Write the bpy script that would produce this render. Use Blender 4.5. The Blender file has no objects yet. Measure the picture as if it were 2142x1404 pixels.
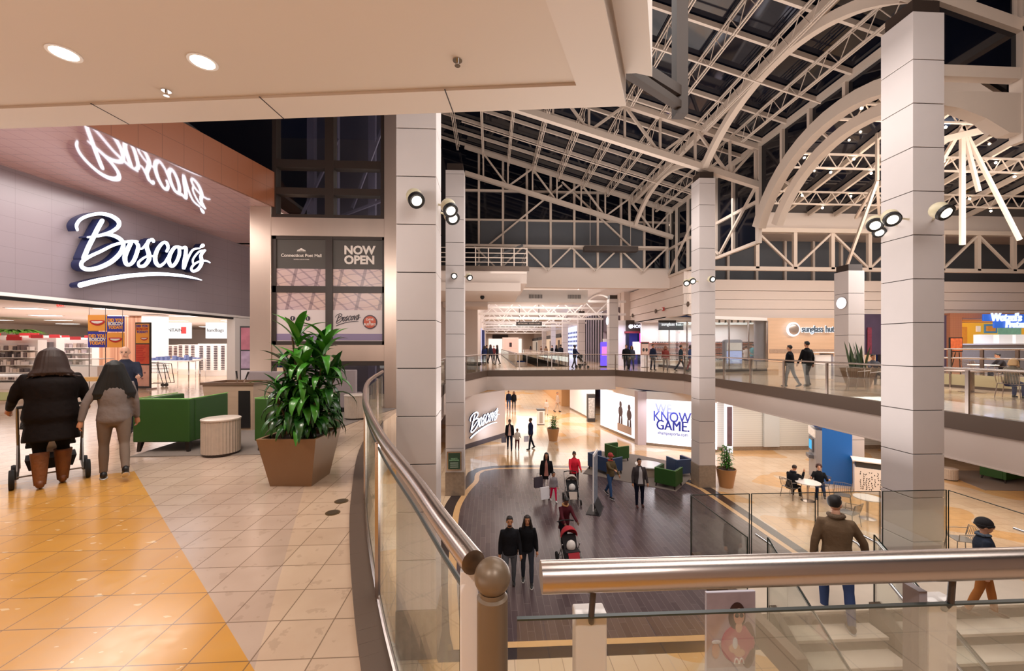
import bpy, bmesh, math, random
from math import sin, cos, pi, radians, sqrt, atan2
from mathutils import Vector, Matrix, Euler
random.seed(7)
SC = bpy.context.scene
COL = SC.collection
# ---------------------------------------------------------------- camera, world, exposure
TH = radians(3.03)
cam_d = bpy.data.cameras.new('camera')
cam_d.sensor_width = 36.0
cam_d.lens = 850.0 / 2142 * 36.0
cam_d.shift_y = 23.0 / 2142
cam_d.clip_start = 0.02
cam_d.clip_end = 400
cam = bpy.data.objects.new('camera', cam_d)
COL.objects.link(cam)
cam.location = (0, 0, 1.6)
cam.rotation_euler = (pi / 2, 0, -TH)
SC.camera = cam
world = bpy.data.worlds.new('night_sky')
SC.world = world
world.use_nodes = True
world.node_tree.nodes['Background'].inputs[0].default_value = (0.006, 0.012, 0.04, 1)
world.node_tree.nodes['Background'].inputs[1].default_value = 1.0
vs = SC.view_settings
vs.view_transform = 'Standard'
vs.look = 'None'
vs.gamma = 1
vs.use_curve_mapping = False
vs.exposure = 0.0
SC.cycles.max_bounces = 6
SC.cycles.transparent_max_bounces = 24
SC.cycles.sample_clamp_indirect = 4.0
SC.cycles.caustics_reflective = False
SC.cycles.caustics_refractive = False

def lamp(kind, loc, energy, color=(1, .86, .74), size=1.0, size_y=None, rot=(0, 0, 0), spot=None, blend=.6, name=None):
    d = bpy.data.lights.new(name or 'lamp_light', kind)
    d.energy = energy
    d.color = color
    if kind == 'AREA':
        d.shape = 'RECTANGLE'
        d.size = size
        d.size_y = size_y or size
    else:
        d.shadow_soft_size = size
    if kind == 'SPOT':
        d.spot_size = radians(spot or 60)
        d.spot_blend = blend
    o = bpy.data.objects.new(name or 'lamp_light', d)
    o.location = loc
    o.rotation_euler = rot
    COL.objects.link(o)
    return o
WARM = (1, .90, .80)
NEUT = (1, .94, .90)
COOL = (.93, .95, 1)
UP = (pi, 0, 0)
# added atrium fill, unseen: soft wash on the roof steel, and light falling on the floors
lamp('AREA', (4.0, 12.5, 8.3), 880, NEUT, 7, 13, name='atrium_fill')
lamp('AREA', (4.0, 13.0, -1.0), 900, NEUT, 7, 14, UP, name='roof_fill')  # upward fill hung in the void without a fixture, brightens the steel
lamp('AREA', (4.0, 16.0, 5.6), 420, NEUT, 8, 16, UP, name='roof_fill')
lamp('AREA', (5.0, 2.0, 8.3), 520, NEUT, 8, 4, (radians(38), 0, 0), name='atrium_fill')  # tilted fill, added to brighten the column fronts
lamp('AREA', (22.5, 16.0, 6.0), 1100, NEUT, 11, 8, name='court_fill')  # unseen fill added for the court, below its trusses
lamp('AREA', (23.5, 15.0, 5.9), 1300, WARM, 11, 8, UP, name='court_roof_fill')  # added upward fill, brightens the court roof
lamp('AREA', (22.0, 14.5, 8.6), 1300, NEUT, 16, 5, (radians(55), 0, 0), name='court_wall_fill')  # unseen tilted fill, added to brighten the shop fascia
lamp('AREA', (9.5, 19.5, 7.6), 120, NEUT, 4, 3, (radians(50), 0, radians(-40)), name='court_wall_fill')  # added fill for the fascia by the middle column
lamp('AREA', (-8.2, 8.0, .5), 130, NEUT, 3, 8, UP, name='soffit_bounce_fill')  # stands in for floor bounce, added to lift the glossy soffit
lamp('AREA', (-4.4, 5.2, 3.9), 110, NEUT, 3, 1, (radians(62), 0, 0), name='gallery_fill')  # unseen fill turned towards the lift tower to brighten its steel
lamp('AREA', (4.5, 33.5, 6.0), 600, NEUT, 8, 9, name='concourse_downlight')
lamp('AREA', (4.5, 50.0, 6.0), 800, NEUT, 8, 16, name='concourse_downlight')
lamp('AREA', (4.5, 72.0, 6.0), 1000, NEUT, 8, 20, name='concourse_downlight')
lamp('AREA', (4.5, 45.0, .3), 380, NEUT, 3, 24, UP, name='concourse_fill')  # added upward fill over the opening, no fixture there
lamp('AREA', (5.0, 32.0, -1.5), 620, WARM, 9, 8, name='lower_downlight')
lamp('AREA', (4.0, 48.0, -1.5), 800, WARM, 9, 14, name='lower_downlight')
lamp('AREA', (15.5, 16.0, -1.4), 560, WARM, 7, 12, name='lower_downlight')
lamp('AREA', (-5.5, 15.0, -1.4), 260, WARM, 5, 9, name='lower_downlight')
lamp('AREA', (-1.0, 4.0, -1.5), 90, WARM, 4, 5, name='lower_downlight')
lamp('AREA', (15.0, 4.0, -1.4), 260, WARM, 6, 8, name='lower_downlight')
lamp('AREA', (-15.5, 10.0, 3.1), 160, (1, .96, .94), 5, 8, name='shop_light')
lamp('AREA', (-19.0, 24.0, 3.1), 1200, (1, .96, .94), 12, 14, name='shop_light')
lamp('AREA', (-19.0, 24.0, .3), 350, (1, .96, .94), 12, 14, UP, name='shop_light')
lamp('SPOT', (1.2, -1.6, 4.2), 330, NEUT, .1, spot=130, blend=.8, name='downlight_lamp')
lamp('SPOT', (-1.6, -1.6, 4.2), 330, NEUT, .1, spot=130, blend=.8, name='downlight_lamp')
lamp('AREA', (-5.0, 1.0, 4.2), 70, NEUT, 4, 4, name='gallery_fill')  # unseen area fill under the cream soffit
lamp('AREA', (-8.0, 8.5, 5.1), 160, NEUT, 2, 4, name='gallery_fill')  # added fill below the glossy soffit, no fixture
lamp('AREA', (-4.0, -1.0, .5), 130, NEUT, 5, 4, UP, name='gallery_fill')  # upward fill near the floor, no lamp stands there

# ---------------------------------------------------------------- helpers
def W(r, D):
    return (r * cos(TH) + D * sin(TH), -r * sin(TH) + D * cos(TH))
def PX(px, D):
    return W((px - 1071) * D / 850.0, D)
def XY(px, Y):
    k = (px - 1071) / 850.0
    D = Y / (cos(TH) - k * sin(TH))
    return D * (k * cos(TH) + sin(TH))
def PZ(px, py, z):
    return PX(px, 850.0 * (1.6 - z) / (py - 725.0))
def HZ(py, D):
    return 1.6 + (725.0 - py) * D / 850.0

def lin(c):
    return c / 12.92 if c <= .04045 else ((c + .055) / 1.055) ** 2.4
def hx(h):
    h = h.lstrip('#')
    return tuple(lin(int(h[i:i + 2], 16) / 255) for i in (0, 2, 4)) + (1,)

MATS = {}
def mat(name, color, rough=.5, metal=0., emis=0., bump=0., bscale=40., var=0., vscale=6., coat=0., spec=None, stretch=None):
    if name in MATS:
        return MATS[name]
    m = bpy.data.materials.new(name)
    m.use_nodes = True
    nt = m.node_tree
    b = nt.nodes['Principled BSDF']
    col = hx(color) if isinstance(color, str) else color
    b.inputs['Base Color'].default_value = col
    b.inputs['Roughness'].default_value = rough
    b.inputs['Metallic'].default_value = metal
    if spec is not None:
        b.inputs['Specular IOR Level'].default_value = spec
    if coat:
        b.inputs['Coat Weight'].default_value = coat
        b.inputs['Coat Roughness'].default_value = .08
    if emis:
        b.inputs['Emission Color'].default_value = col
        b.inputs['Emission Strength'].default_value = emis
    tc = None
    def coords():
        t = nt.nodes.new('ShaderNodeTexCoord')
        if stretch:
            mp = nt.nodes.new('ShaderNodeMapping')
            mp.inputs['Scale'].default_value = stretch
            nt.links.new(t.outputs['Object'], mp.inputs[0])
            return mp.outputs[0]
        return t.outputs['Object']
    if var:
        n = nt.nodes.new('ShaderNodeTexNoise')
        n.inputs['Scale'].default_value = vscale
        n.inputs['Detail'].default_value = 4
        nt.links.new(coords(), n.inputs['Vector'])
        mx = nt.nodes.new('ShaderNodeMix')
        mx.data_type = 'RGBA'
        mx.inputs[6].default_value = tuple(c * (1 - var) for c in col[:3]) + (1,)
        mx.inputs[7].default_value = tuple(min(1, c * (1 + var)) for c in col[:3]) + (1,)
        nt.links.new(n.outputs['Fac'], mx.inputs[0])
        nt.links.new(mx.outputs[2], b.inputs['Base Color'])
    if bump:
        n = nt.nodes.new('ShaderNodeTexNoise')
        n.inputs['Scale'].default_value = bscale
        nt.links.new(coords(), n.inputs['Vector'])
        bp = nt.nodes.new('ShaderNodeBump')
        bp.inputs['Strength'].default_value = bump
        bp.inputs['Distance'].default_value = .02
        nt.links.new(n.outputs['Fac'], bp.inputs['Height'])
        nt.links.new(bp.outputs[0], b.inputs['Normal'])
    MATS[name] = m
    return m

def glass_mat(name, tint=(.982, .99, .985, 1), gloss=.10):
    m = bpy.data.materials.new(name)
    m.use_nodes = True
    nt = m.node_tree
    nt.nodes.clear()
    out = nt.nodes.new('ShaderNodeOutputMaterial')
    tr = nt.nodes.new('ShaderNodeBsdfTransparent')
    tr.inputs[0].default_value = tint
    gl = nt.nodes.new('ShaderNodeBsdfGlossy')
    gl.inputs['Roughness'].default_value = .02
    gl.inputs[0].default_value = (.95, 1, .97, 1)
    fr = nt.nodes.new('ShaderNodeFresnel')
    fr.inputs[0].default_value = 1.45
    mx = nt.nodes.new('ShaderNodeMixShader')
    mu = nt.nodes.new('ShaderNodeMath')
    mu.operation = 'MULTIPLY_ADD'
    mu.inputs[1].default_value = .45
    mu.inputs[2].default_value = gloss * .15
    nt.links.new(fr.outputs[0], mu.inputs[0])
    nt.links.new(mu.outputs[0], mx.inputs[0])
    nt.links.new(tr.outputs[0], mx.inputs[1])
    nt.links.new(gl.outputs[0], mx.inputs[2])
    nt.links.new(mx.outputs[0], out.inputs[0])
    MATS[name] = m
    return m

def emat(name, color, strength):
    if name in MATS:
        return MATS[name]
    m = bpy.data.materials.new(name)
    m.use_nodes = True
    nt = m.node_tree
    nt.nodes.clear()
    out = nt.nodes.new('ShaderNodeOutputMaterial')
    e = nt.nodes.new('ShaderNodeEmission')
    e.inputs[0].default_value = hx(color)
    e.inputs[1].default_value = strength
    nt.links.new(e.outputs[0], out.inputs[0])
    MATS[name] = m
    return m

class NB:
    """small helper to write shader node maths"""
    def __init__(s, name):
        s.m = bpy.data.materials.new(name)
        s.m.use_nodes = True
        s.nt = s.m.node_tree
        s.b = s.nt.nodes['Principled BSDF']
        MATS[name] = s.m
        g = s.nt.nodes.new('ShaderNodeNewGeometry')
        sp = s.nt.nodes.new('ShaderNodeSeparateXYZ')
        s.nt.links.new(g.outputs['Position'], sp.inputs[0])
        s.pos = g.outputs['Position']
        s.x, s.y, s.z = sp.outputs
    def put(s, v, sock):
        if isinstance(v, (int, float)):
            sock.default_value = v
        elif isinstance(v, (tuple, list)):
            sock.default_value = v
        else:
            s.nt.links.new(v, sock)
    def m_(s, op, a, b=0., c=0., clamp=False):
        n = s.nt.nodes.new('ShaderNodeMath')
        n.operation = op
        n.use_clamp = clamp
        s.put(a, n.inputs[0]); s.put(b, n.inputs[1]); s.put(c, n.inputs[2])
        return n.outputs[0]
    def mix(s, f, a, b):
        n = s.nt.nodes.new('ShaderNodeMix')
        n.data_type = 'RGBA'
        s.put(f, n.inputs[0])
        s.put(hx(a) if isinstance(a, str) else a, n.inputs[6])
        s.put(hx(b) if isinstance(b, str) else b, n.inputs[7])
        return n.outputs[2]
    def noise(s, scale, detail=3, vec=None, ns=(1, 1, 1)):
        mp = s.nt.nodes.new('ShaderNodeMapping')
        mp.inputs['Scale'].default_value = ns
        s.nt.links.new(vec or s.pos, mp.inputs[0])
        n = s.nt.nodes.new('ShaderNodeTexNoise')
        n.inputs['Scale'].default_value = scale
        n.inputs['Detail'].default_value = detail
        s.nt.links.new(mp.outputs[0], n.inputs['Vector'])
        return n.outputs['Fac']
    def cell(s, a, b, seed=0.):
        """random value per integer cell"""
        fa = s.m_('FLOOR', a); fb = s.m_('FLOOR', b)
        k = s.m_('ADD', s.m_('MULTIPLY', fa, 12.9898), s.m_('MULTIPLY_ADD', fb, 78.233, seed))
        return s.m_('FRACT', s.m_('MULTIPLY', s.m_('SINE', k), 43758.5453))
    def line(s, a, w):
        """1 near integer values of a"""
        f = s.m_('FRACT', a)
        d = s.m_('MINIMUM', f, s.m_('SUBTRACT', 1., f))
        return s.m_('LESS_THAN', d, w)
    def side(s, p, q):
        """1 where (x,y) lies left of the line p->q"""
        dx, dy = q[0] - p[0], q[1] - p[1]
        v = s.m_('ADD', s.m_('MULTIPLY', s.y, dx), s.m_('MULTIPLY', s.x, -dy))
        return s.m_('GREATER_THAN', v, dx * p[1] - dy * p[0])
    def AND(s, a, b): return s.m_('MULTIPLY', a, b)
    def OR(s, a, b): return s.m_('MAXIMUM', a, b)
    def NOT(s, a): return s.m_('SUBTRACT', 1., a)

class MB:
    def __init__(s):
        s.v = []; s.f = []; s.mi = []; s.cur = 0
    def add(s, vs, fs):
        o = len(s.v)
        s.v += [tuple(p) for p in vs]
        s.f += [tuple(i + o for i in f) for f in fs]
        s.mi += [s.cur] * len(fs)
        return s
    def box(s, x0, x1, y0, y1, z0, z1):
        return s.add([(x0, y0, z0), (x1, y0, z0), (x1, y1, z0), (x0, y1, z0), (x0, y0, z1), (x1, y0, z1), (x1, y1, z1), (x0, y1, z1)],
                     [(0, 3, 2, 1), (4, 5, 6, 7), (0, 1, 5, 4), (1, 2, 6, 5), (2, 3, 7, 6), (3, 0, 4, 7)])
    def beam(s, p, q, w, h, up=(0, 0, 1)):
        p = Vector(p); q = Vector(q)
        d = (q - p).normalized()
        u = Vector(up)
        if abs(d.dot(u)) > .98:
            u = Vector((0, 1, 0))
        r = d.cross(u).normalized() * (w / 2)
        t = r.cross(d).normalized() * (h / 2)
        a = [p - r - t, p + r - t, p + r + t, p - r + t, q - r - t, q + r - t, q + r + t, q - r + t]
        return s.add(a, [(0, 1, 2, 3), (4, 7, 6, 5), (0, 4, 5, 1), (1, 5, 6, 2), (2, 6, 7, 3), (3, 7, 4, 0)])
    def ring_loft(s, rings, cap=True):
        n = len(rings[0]); o = len(s.v)
        for r in rings:
            s.v += [tuple(p) for p in r]
        fs = []
        for k in range(len(rings) - 1):
            for i in range(n):
                j = (i + 1) % n
                fs.append((k * n + i, k * n + j, (k + 1) * n + j, (k + 1) * n + i))
        if cap:
            fs.append(tuple(reversed(range(n))))
            fs.append(tuple(range((len(rings) - 1) * n, len(rings) * n)))
        s.f += [tuple(i + o for i in f) for f in fs]
        s.mi += [s.cur] * len(fs)
        return s
    def tube(s, pts, r, n=8, flat=1.0):
        pts = [Vector(p) for p in pts]
        rs = r if isinstance(r, (list, tuple)) else [r] * len(pts)
        rings = []
        prev = None
        for i, p in enumerate(pts):
            a = pts[max(0, i - 1)]; b = pts[min(len(pts) - 1, i + 1)]
            d = (b - a).normalized()
            if prev is None:
                u = Vector((0, 0, 1)) if abs(d.z) < .9 else Vector((1, 0, 0))
                u = (u - d * u.dot(d)).normalized()
            else:
                u = (prev - d * prev.dot(d)).normalized()
            prev = u
            w = d.cross(u)
            rings.append([p + (u * cos(2 * pi * k / n) + w * sin(2 * pi * k / n) * flat) * rs[i] for k in range(n)])
        return s.ring_loft(rings)
    def cyl(s, c, r, h, n=24, r2=None):
        r2 = r if r2 is None else r2
        return s.ring_loft([[(c[0] + r * cos(2 * pi * k / n), c[1] + r * sin(2 * pi * k / n), c[2]) for k in range(n)],
                            [(c[0] + r2 * cos(2 * pi * k / n), c[1] + r2 * sin(2 * pi * k / n), c[2] + h) for k in range(n)]])
    def lathe(s, c, prof, n=24, sx=1, sy=1):
        return s.ring_loft([[(c[0] + sx * r * cos(2 * pi * k / n), c[1] + sy * r * sin(2 * pi * k / n), c[2] + z) for k in range(n)] for r, z in prof])
    def sph(s, c, r, n=12, m=8):
        if not isinstance(r, (tuple, list)):
            r = (r, r, r)
        rings = []
        for j in range(m + 1):
            a = -pi / 2 + pi * (j / m)
            cr = max(.02, cos(a))
            rings.append([(c[0] + r[0] * cr * cos(2 * pi * k / n), c[1] + r[1] * cr * sin(2 * pi * k / n), c[2] + r[2] * sin(a)) for k in range(n)])
        return s.ring_loft(rings)
    def prism(s, poly, z0, z1):
        n = len(poly)
        a = [(p[0], p[1], z0) for p in poly] + [(p[0], p[1], z1) for p in poly]
        return s.add(a, [tuple(reversed(range(n))), tuple(range(n, 2 * n))] + [(i, (i + 1) % n, n + (i + 1) % n, n + i) for i in range(n)])
    def slab(s, pts, nrm):
        """closed polygon in space given a thickness vector"""
        n = len(pts); nv = Vector(nrm)
        a = [Vector(p) for p in pts] + [Vector(p) + nv for p in pts]
        return s.add(a, [tuple(range(n)), tuple(reversed(range(n, 2 * n)))] + [(i, n + i, n + (i + 1) % n, (i + 1) % n) for i in range(n)])
    def xf(s, loc=(0, 0, 0), rz=0, rx=0, ry=0, sc=1, i0=0):
        M = Matrix.Translation(loc) @ Euler((rx, ry, rz)).to_matrix().to_4x4() @ Matrix.Scale(sc, 4)
        s.v[i0:] = [tuple(M @ Vector(p)) for p in s.v[i0:]]
        return s
    def build(s, name, m, parent=None, smooth=False, world=False, bevel=0, mods=None):
        me = bpy.data.meshes.new(name)
        me.from_pydata(s.v, [], s.f)
        ms = m if isinstance(m, (list, tuple)) else [m]
        for x in ms:
            me.materials.append(x)
        if len(ms) > 1:
            for p, k in zip(me.polygons, s.mi):
                p.material_index = k
        bm = bmesh.new(); bm.from_mesh(me)
        bmesh.ops.recalc_face_normals(bm, faces=bm.faces)
        bm.to_mesh(me); bm.free()
        if smooth:
            me.shade_smooth()
            if smooth != 2:
                me.set_sharp_from_angle(angle=radians(40))
        o = bpy.data.objects.new(name, me)
        COL.objects.link(o)
        if parent is not None:
            o.parent = parent
            if world:
                o.matrix_parent_inverse = (Matrix.Translation(parent.location) @ parent.rotation_euler.to_matrix().to_4x4()).inverted()
        if bevel:
            b = o.modifiers.new('bevel', 'BEVEL')
            b.width = bevel; b.segments = 2; b.limit_method = 'ANGLE'
            b.harden_normals = False
        return o

def tag(o, label=None, cat=None, group=None, kind=None):
    if label: o['label'] = label
    if cat: o['category'] = cat
    if group: o['group'] = group
    if kind: o['kind'] = kind
    return o
def thing(name, label, cat, loc=(0, 0, 0), rz=0, group=None):
    o = bpy.data.objects.new(name, None)
    o.empty_display_size = .2
    COL.objects.link(o)
    o.location = loc; o.rotation_euler = (0, 0, rz)
    return tag(o, label, cat, group)
def struct(o):
    o['kind'] = 'structure'
    return o
KIDS = {}
def dup(root, loc, rz=0, label=None, group=None, sc=None):
    def cp(o, par):
        c = o.copy(); COL.objects.link(c)
        if par is not None:
            c.parent = par
        for ch in [k for k in list(o.children)]:
            cp(ch, c)
        return c
    r = cp(root, None)
    r.location = loc; r.rotation_euler = (0, 0, rz)
    if sc: r.scale = (sc, sc, sc)
    if label: r['label'] = label
    if group: r['group'] = group
    return r

def text(s, size, m, loc, ux, parent=None, depth=.01, name='lettering', bold=0, align='CENTER', up=(0, 0, 1), sx=1.0, shear=0):
    """real letters: ux = reading direction, up = up direction of the text"""
    cu = bpy.data.curves.new('t', 'FONT')
    cu.body = s; cu.size = size; cu.extrude = depth / 2; cu.offset = bold
    cu.align_x = align; cu.align_y = 'CENTER'; cu.resolution_u = 3; cu.shear = shear
    cu.space_line = .85
    t = bpy.data.objects.new('t', cu)
    COL.objects.link(t)
    bpy.context.view_layer.update()
    me = bpy.data.meshes.new_from_object(t.evaluated_get(bpy.context.evaluated_depsgraph_get()))
    bpy.data.objects.remove(t)
    x = Vector(ux).normalized(); u = Vector(up).normalized(); z = x.cross(u)
    M = Matrix(((x.x * sx, u.x, z.x, loc[0]), (x.y * sx, u.y, z.y, loc[1]), (x.z * sx, u.z, z.z, loc[2]), (0, 0, 0, 1)))
    me.transform(M)
    me.materials.clear(); me.materials.append(m)
    o = bpy.data.objects.new(name, me)
    COL.objects.link(o)
    if parent is not None:
        o.parent = parent
        o.matrix_parent_inverse = (Matrix.Translation(parent.location) @ parent.rotation_euler.to_matrix().to_4x4()).inverted()
    return o

def smooth_path(P, k=6):
    P = [Vector(p) for p in P]
    out = []
    for i in range(len(P) - 1):
        p0 = P[max(0, i - 1)]; p1 = P[i]; p2 = P[i + 1]; p3 = P[min(len(P) - 1, i + 2)]
        for j in range(k):
            t = j / k
            out.append(.5 * ((2 * p1) + (p2 - p0) * t + (2 * p0 - 5 * p1 + 4 * p2 - p3) * t * t + (3 * p1 - p0 - 3 * p2 + p3) * t ** 3))
    out.append(P[-1])
    return out

# ---------------------------------------------------------------- materials
M_WALL = mat('cream_plaster', '#d9c8bd', .6, bump=.03, bscale=60)
M_PANEL = mat('column_panel', '#cdc3c0', .45, var=.03, vscale=3)
M_GROOVE = mat('panel_joint', '#3a302c', .6)
M_SPAN = mat('spandrel_panel', '#d3c3b9', .55, var=.03, vscale=1.5)
M_STONE = mat('brown_stone', '#8f7d6c', .35, var=.35, vscale=9, bump=.05)
M_STEEL = mat('painted_steel', '#cdbcae', .5, var=.04, vscale=3)
M_BRONZE = mat('bronze_metal', '#5e4c40', .5, metal=.1)
M_DBROWN = mat('dark_bronze', '#3b2f29', .45, metal=.2)
M_STAIN = mat('brushed_steel', '#b9aca4', .24, metal=1., bump=.02, bscale=120, stretch=(1, 1, 20))
M_CLAD = mat('steel_cladding', '#cdb7a8', .36, metal=.75, var=.10, vscale=2, stretch=(1, 1, .3))
M_GLASS = glass_mat('clear_glass')
M_GEDGE = mat('glass_edge', '#1f2b27', .3)
M_DARKGLASS = mat('night_glass', '#0a0d18', .06, spec=.6)
M_SHADE = mat('roller_shade', '#53555a', .7, var=.06, vscale=2)
M_WHITE = mat('white_paint', '#ece6e2', .45)
M_COPPER = mat('copper_tile', '#8c5438', .4, metal=.1, var=.06, vscale=1)
M_BLACK = mat('black_plastic', '#141213', .45)
M_DGREY = mat('dark_grey', '#3c3a3b', .5)
M_CHROME = mat('chrome', '#c8c8ca', .12, metal=1.)
# ================================================================ floors
LOW = -4.4
def stone_floor():
    n = NB('stone_tile_floor')
    T = .3048
    u = n.m_('DIVIDE', n.x, T); v = n.m_('DIVIDE', n.y, T)
    pL1a, pL1b = W(-4.84, 5.21), W(-1.275, 2.009)
    pL2a = W(-2.357, 4.61)
    left1 = n.NOT(n.side(pL1b, pL1a))      # right of the first joint
    yel = n.side(pL1b, pL1a)
    back = n.side(W(-4.84, 5.21), W(-6.8, 4.3))
    yel = n.AND(yel, back)
    grey = n.AND(left1, n.side(pL1b, pL2a))
    rnd = n.cell(u, v)
    nz = n.noise(14, 5, ns=(1, 1, 1)); nb = n.noise(3.5, 3)
    base = n.mix(nb, '#c6ab93', '#d5bca4')
    base = n.mix(grey, base, n.mix(nb, '#b39c8c', '#c9b3a2'))
    base = n.mix(yel, base, n.mix(nb, '#c58b3a', '#d59f4e'))
    fl = n.noise(7, 2, ns=(1, 2.2, 1))
    fleck = n.AND(yel, n.m_('GREATER_THAN', fl, .69))
    base = n.mix(n.m_('MULTIPLY', fleck, .55), base, '#efd9ae')
    base = n.mix(n.m_('MULTIPLY', n.m_('ADD', rnd, nz), .16), base, '#8d6a4d')
    blot = n.m_('GREATER_THAN', n.noise(9, 6), .62)
    base = n.mix(n.m_('MULTIPLY', n.AND(blot, n.NOT(yel)), .16), base, '#6d5848')
    g = n.OR(n.line(u, .012), n.line(v, .012))
    base = n.mix(n.m_('MULTIPLY', g, .75), base, '#6a5444')
    n.put(base, n.b.inputs['Base Color'])
    n.put(n.m_('MULTIPLY_ADD', nz, .18, .10), n.b.inputs['Roughness'])
    n.b.inputs['Specular IOR Level'].default_value = .5
    return n.m
def far_floor():
    n = NB('polished_tile_floor')
    u = n.m_('DIVIDE', n.x, .45); v = n.m_('DIVIDE', n.y, .45)
    nb = n.noise(.5, 2)
    base = n.mix(nb, '#cfae8e', '#dcc3a8')
    base = n.mix(n.m_('MULTIPLY', n.m_('GREATER_THAN', n.noise(.35, 1), .56), .35), base, '#d79a4c')
    base = n.mix(n.m_('MULTIPLY', n.cell(u, v), .14), base, '#9c7c60')
    g = n.OR(n.line(u, .015), n.line(v, .015))
    base = n.mix(n.m_('MULTIPLY', g, .5), base, '#7a6350')
    n.put(base, n.b.inputs['Base Color'])
    n.b.inputs['Roughness'].default_value = .13
    return n.m
OVAL = [W(-1.02, 8.2), W(-1.46, 10.7), W(-1.88, 14.4), W(-1.83, 16.2), W(-1.5, 17.9), W(-.84, 19.8), W(5, 19.6), W(6.2, 19.0), W(7.6, 17.8)]
XR = 8.75
def lower_floor_mat(name, c1, c2, mode):
    n = NB(name)
    if mode == 'wood':
        u = n.m_('DIVIDE', n.x, .155)
        sh = n.m_('MULTIPLY', n.m_('FLOOR', u), .37)
        v = n.m_('ADD', n.m_('DIVIDE', n.y, .93), sh)
        r = n.cell(u, v)
        base = n.mix(r, c1, c2)
        g = n.OR(n.line(u, .035), n.line(v, .006))
        base = n.mix(n.m_('MULTIPLY', g, .55), base, '#7d7170')
        base = n.mix(n.m_('MULTIPLY', n.noise(8, 4, ns=(4, .6, 1)), .25), base, '#2c2224')
        n.put(n.m_('MULTIPLY_ADD', n.noise(20, 2), .14, .16), n.b.inputs['Roughness'])
    else:
        u = n.m_('DIVIDE', n.x, .4572); v = n.m_('DIVIDE', n.y, .4572)
        pat = n.m_('GREATER_THAN', n.noise(.33, 1), .555)
        base = n.mix(n.noise(1.2, 3), c1, c2)
        base = n.mix(n.m_('MULTIPLY', pat, .6), base, '#d39a45')
        base = n.mix(n.m_('MULTIPLY', n.cell(u, v), .2), base, '#a08468')
        g = n.OR(n.line(u, .014), n.line(v, .014))
        base = n.mix(n.m_('MULTIPLY', g, .6), base, '#7c6855')
        n.put(n.m_('MULTIPLY_ADD', n.noise(10, 2), .1, .09), n.b.inputs['Roughness'])
    n.put(base, n.b.inputs['Base Color'])
    return n.m
M_FLOOR = stone_floor()
M_FAR = far_floor()
M_LTILE = lower_floor_mat('lower_stone_tile', '#cdb192', '#d9c4aa', 'tile')
M_LWOOD = lower_floor_mat('dark_plank_tile', '#4b3d3f', '#5d4e4f', 'wood')
M_STRIPE = mat('tan_stripe_tile', '#d2a877', .2, var=.08)
M_CHAR = mat('charcoal_tile', '#352d2e', .22, var=.1, vscale=5)
M_CARPET = mat('grey_carpet', '#7d7169', .95, var=.18, vscale=90, bump=.2, bscale=300)

# edge of the gallery we stand on (plan of the curved handrail)
RAILPX = [(990, 1177), (923.5, 1090), (873, 1017), (827, 957), (795, 911), (770, 861), (764, 829), (772, 797), (800, 777.5)]
CURVE = [Vector((*PZ(a, b, 1.07), 0)) for a, b in RAILPX]
CURVE = smooth_path(CURVE, 5)
CP = [(p.x, p.y) for p in CURVE]
FRONTY = .92
poly = [(12.2, -5), (12.2, FRONTY), (CP[0][0] + .05, FRONTY)] + CP[1:] + [(CP[-1][0], 12), (-2.0, 12), (-2.0, 21.6), (-.3, 27.2), (-.3, 27.2), (-2.0, 31), (-2.0, 90), (-40, 90), (-40, -5)]
o = MB().prism([(-40, -5), (12.2, -5), (12.2, FRONTY), (CP[0][0] + .05, FRONTY)] + CP[1:] + [(CP[-1][0], 12), (-40, 12)], -1.12, 0).build('floor', M_FLOOR)
struct(o)
o = MB().prism([(-40, 12), (-2.0, 12), (-2.0, 21.6), (-.25, 27.1), (-.25, 32), (-40, 32)], -1.12, -.002).build('floor', M_FAR)
struct(o)
# east gallery, bridge, concourse with its own opening
o = MB()
o.prism([(11.2, -5), (45, -5), (45, 32), (-.25, 32), (-.25, 27.1), (8.45, 27.1), (11.2, 22.9)], -1.12, -.001)
struct(o.build('floor', M_FAR))
o = MB()
o.box(-6, 2.05, 32, 105, -1.12, -.001)
o.box(6.2, 20, 32, 105, -1.12, -.001)
o.box(2.05, 6.2, 78, 105, -1.12, -.001)
struct(o.build('floor', M_FAR))
struct(MB().box(-40, 45, -5, 105, LOW - .3, LOW).build('floor', M_LTILE))
# oval of dark plank tile with its stripe
def offset_poly(P, d):
    out = []
    n = len(P)
    cx = sum(p[0] for p in P) / n; cy = sum(p[1] for p in P) / n
    for i in range(n):
        a = Vector(P[i - 1]); b = Vector(P[i]); c = Vector(P[(i + 1) % n])
        e1 = (b - a).normalized(); e2 = (c - b).normalized()
        nn = Vector((e1.y + e2.y, -(e1.x + e2.x)))
        if nn.length < 1e-6: nn = Vector((e1.y, -e1.x))
        nn.normalize()
        if nn.dot(b - Vector((cx, cy))) < 0: nn = -nn
        out.append((b.x + nn.x * d, b.y + nn.y * d))
    return out
ov = [(p[0], p[1]) for p in smooth_path([(*p, 0) for p in OVAL], 5)]
OV = [(XR, 8.2)] + ov + [(XR, 16.6)]
for pol, z, mm, nm in ((offset_poly(OV, .62), .004, M_CHAR, 'floor'), (offset_poly(OV, .22), .007, M_STRIPE, 'floor'), (OV, .010, M_LWOOD, 'floor')):
    struct(MB().prism([p for p in reversed(pol)], LOW, LOW + z).build(nm, mm))
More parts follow.
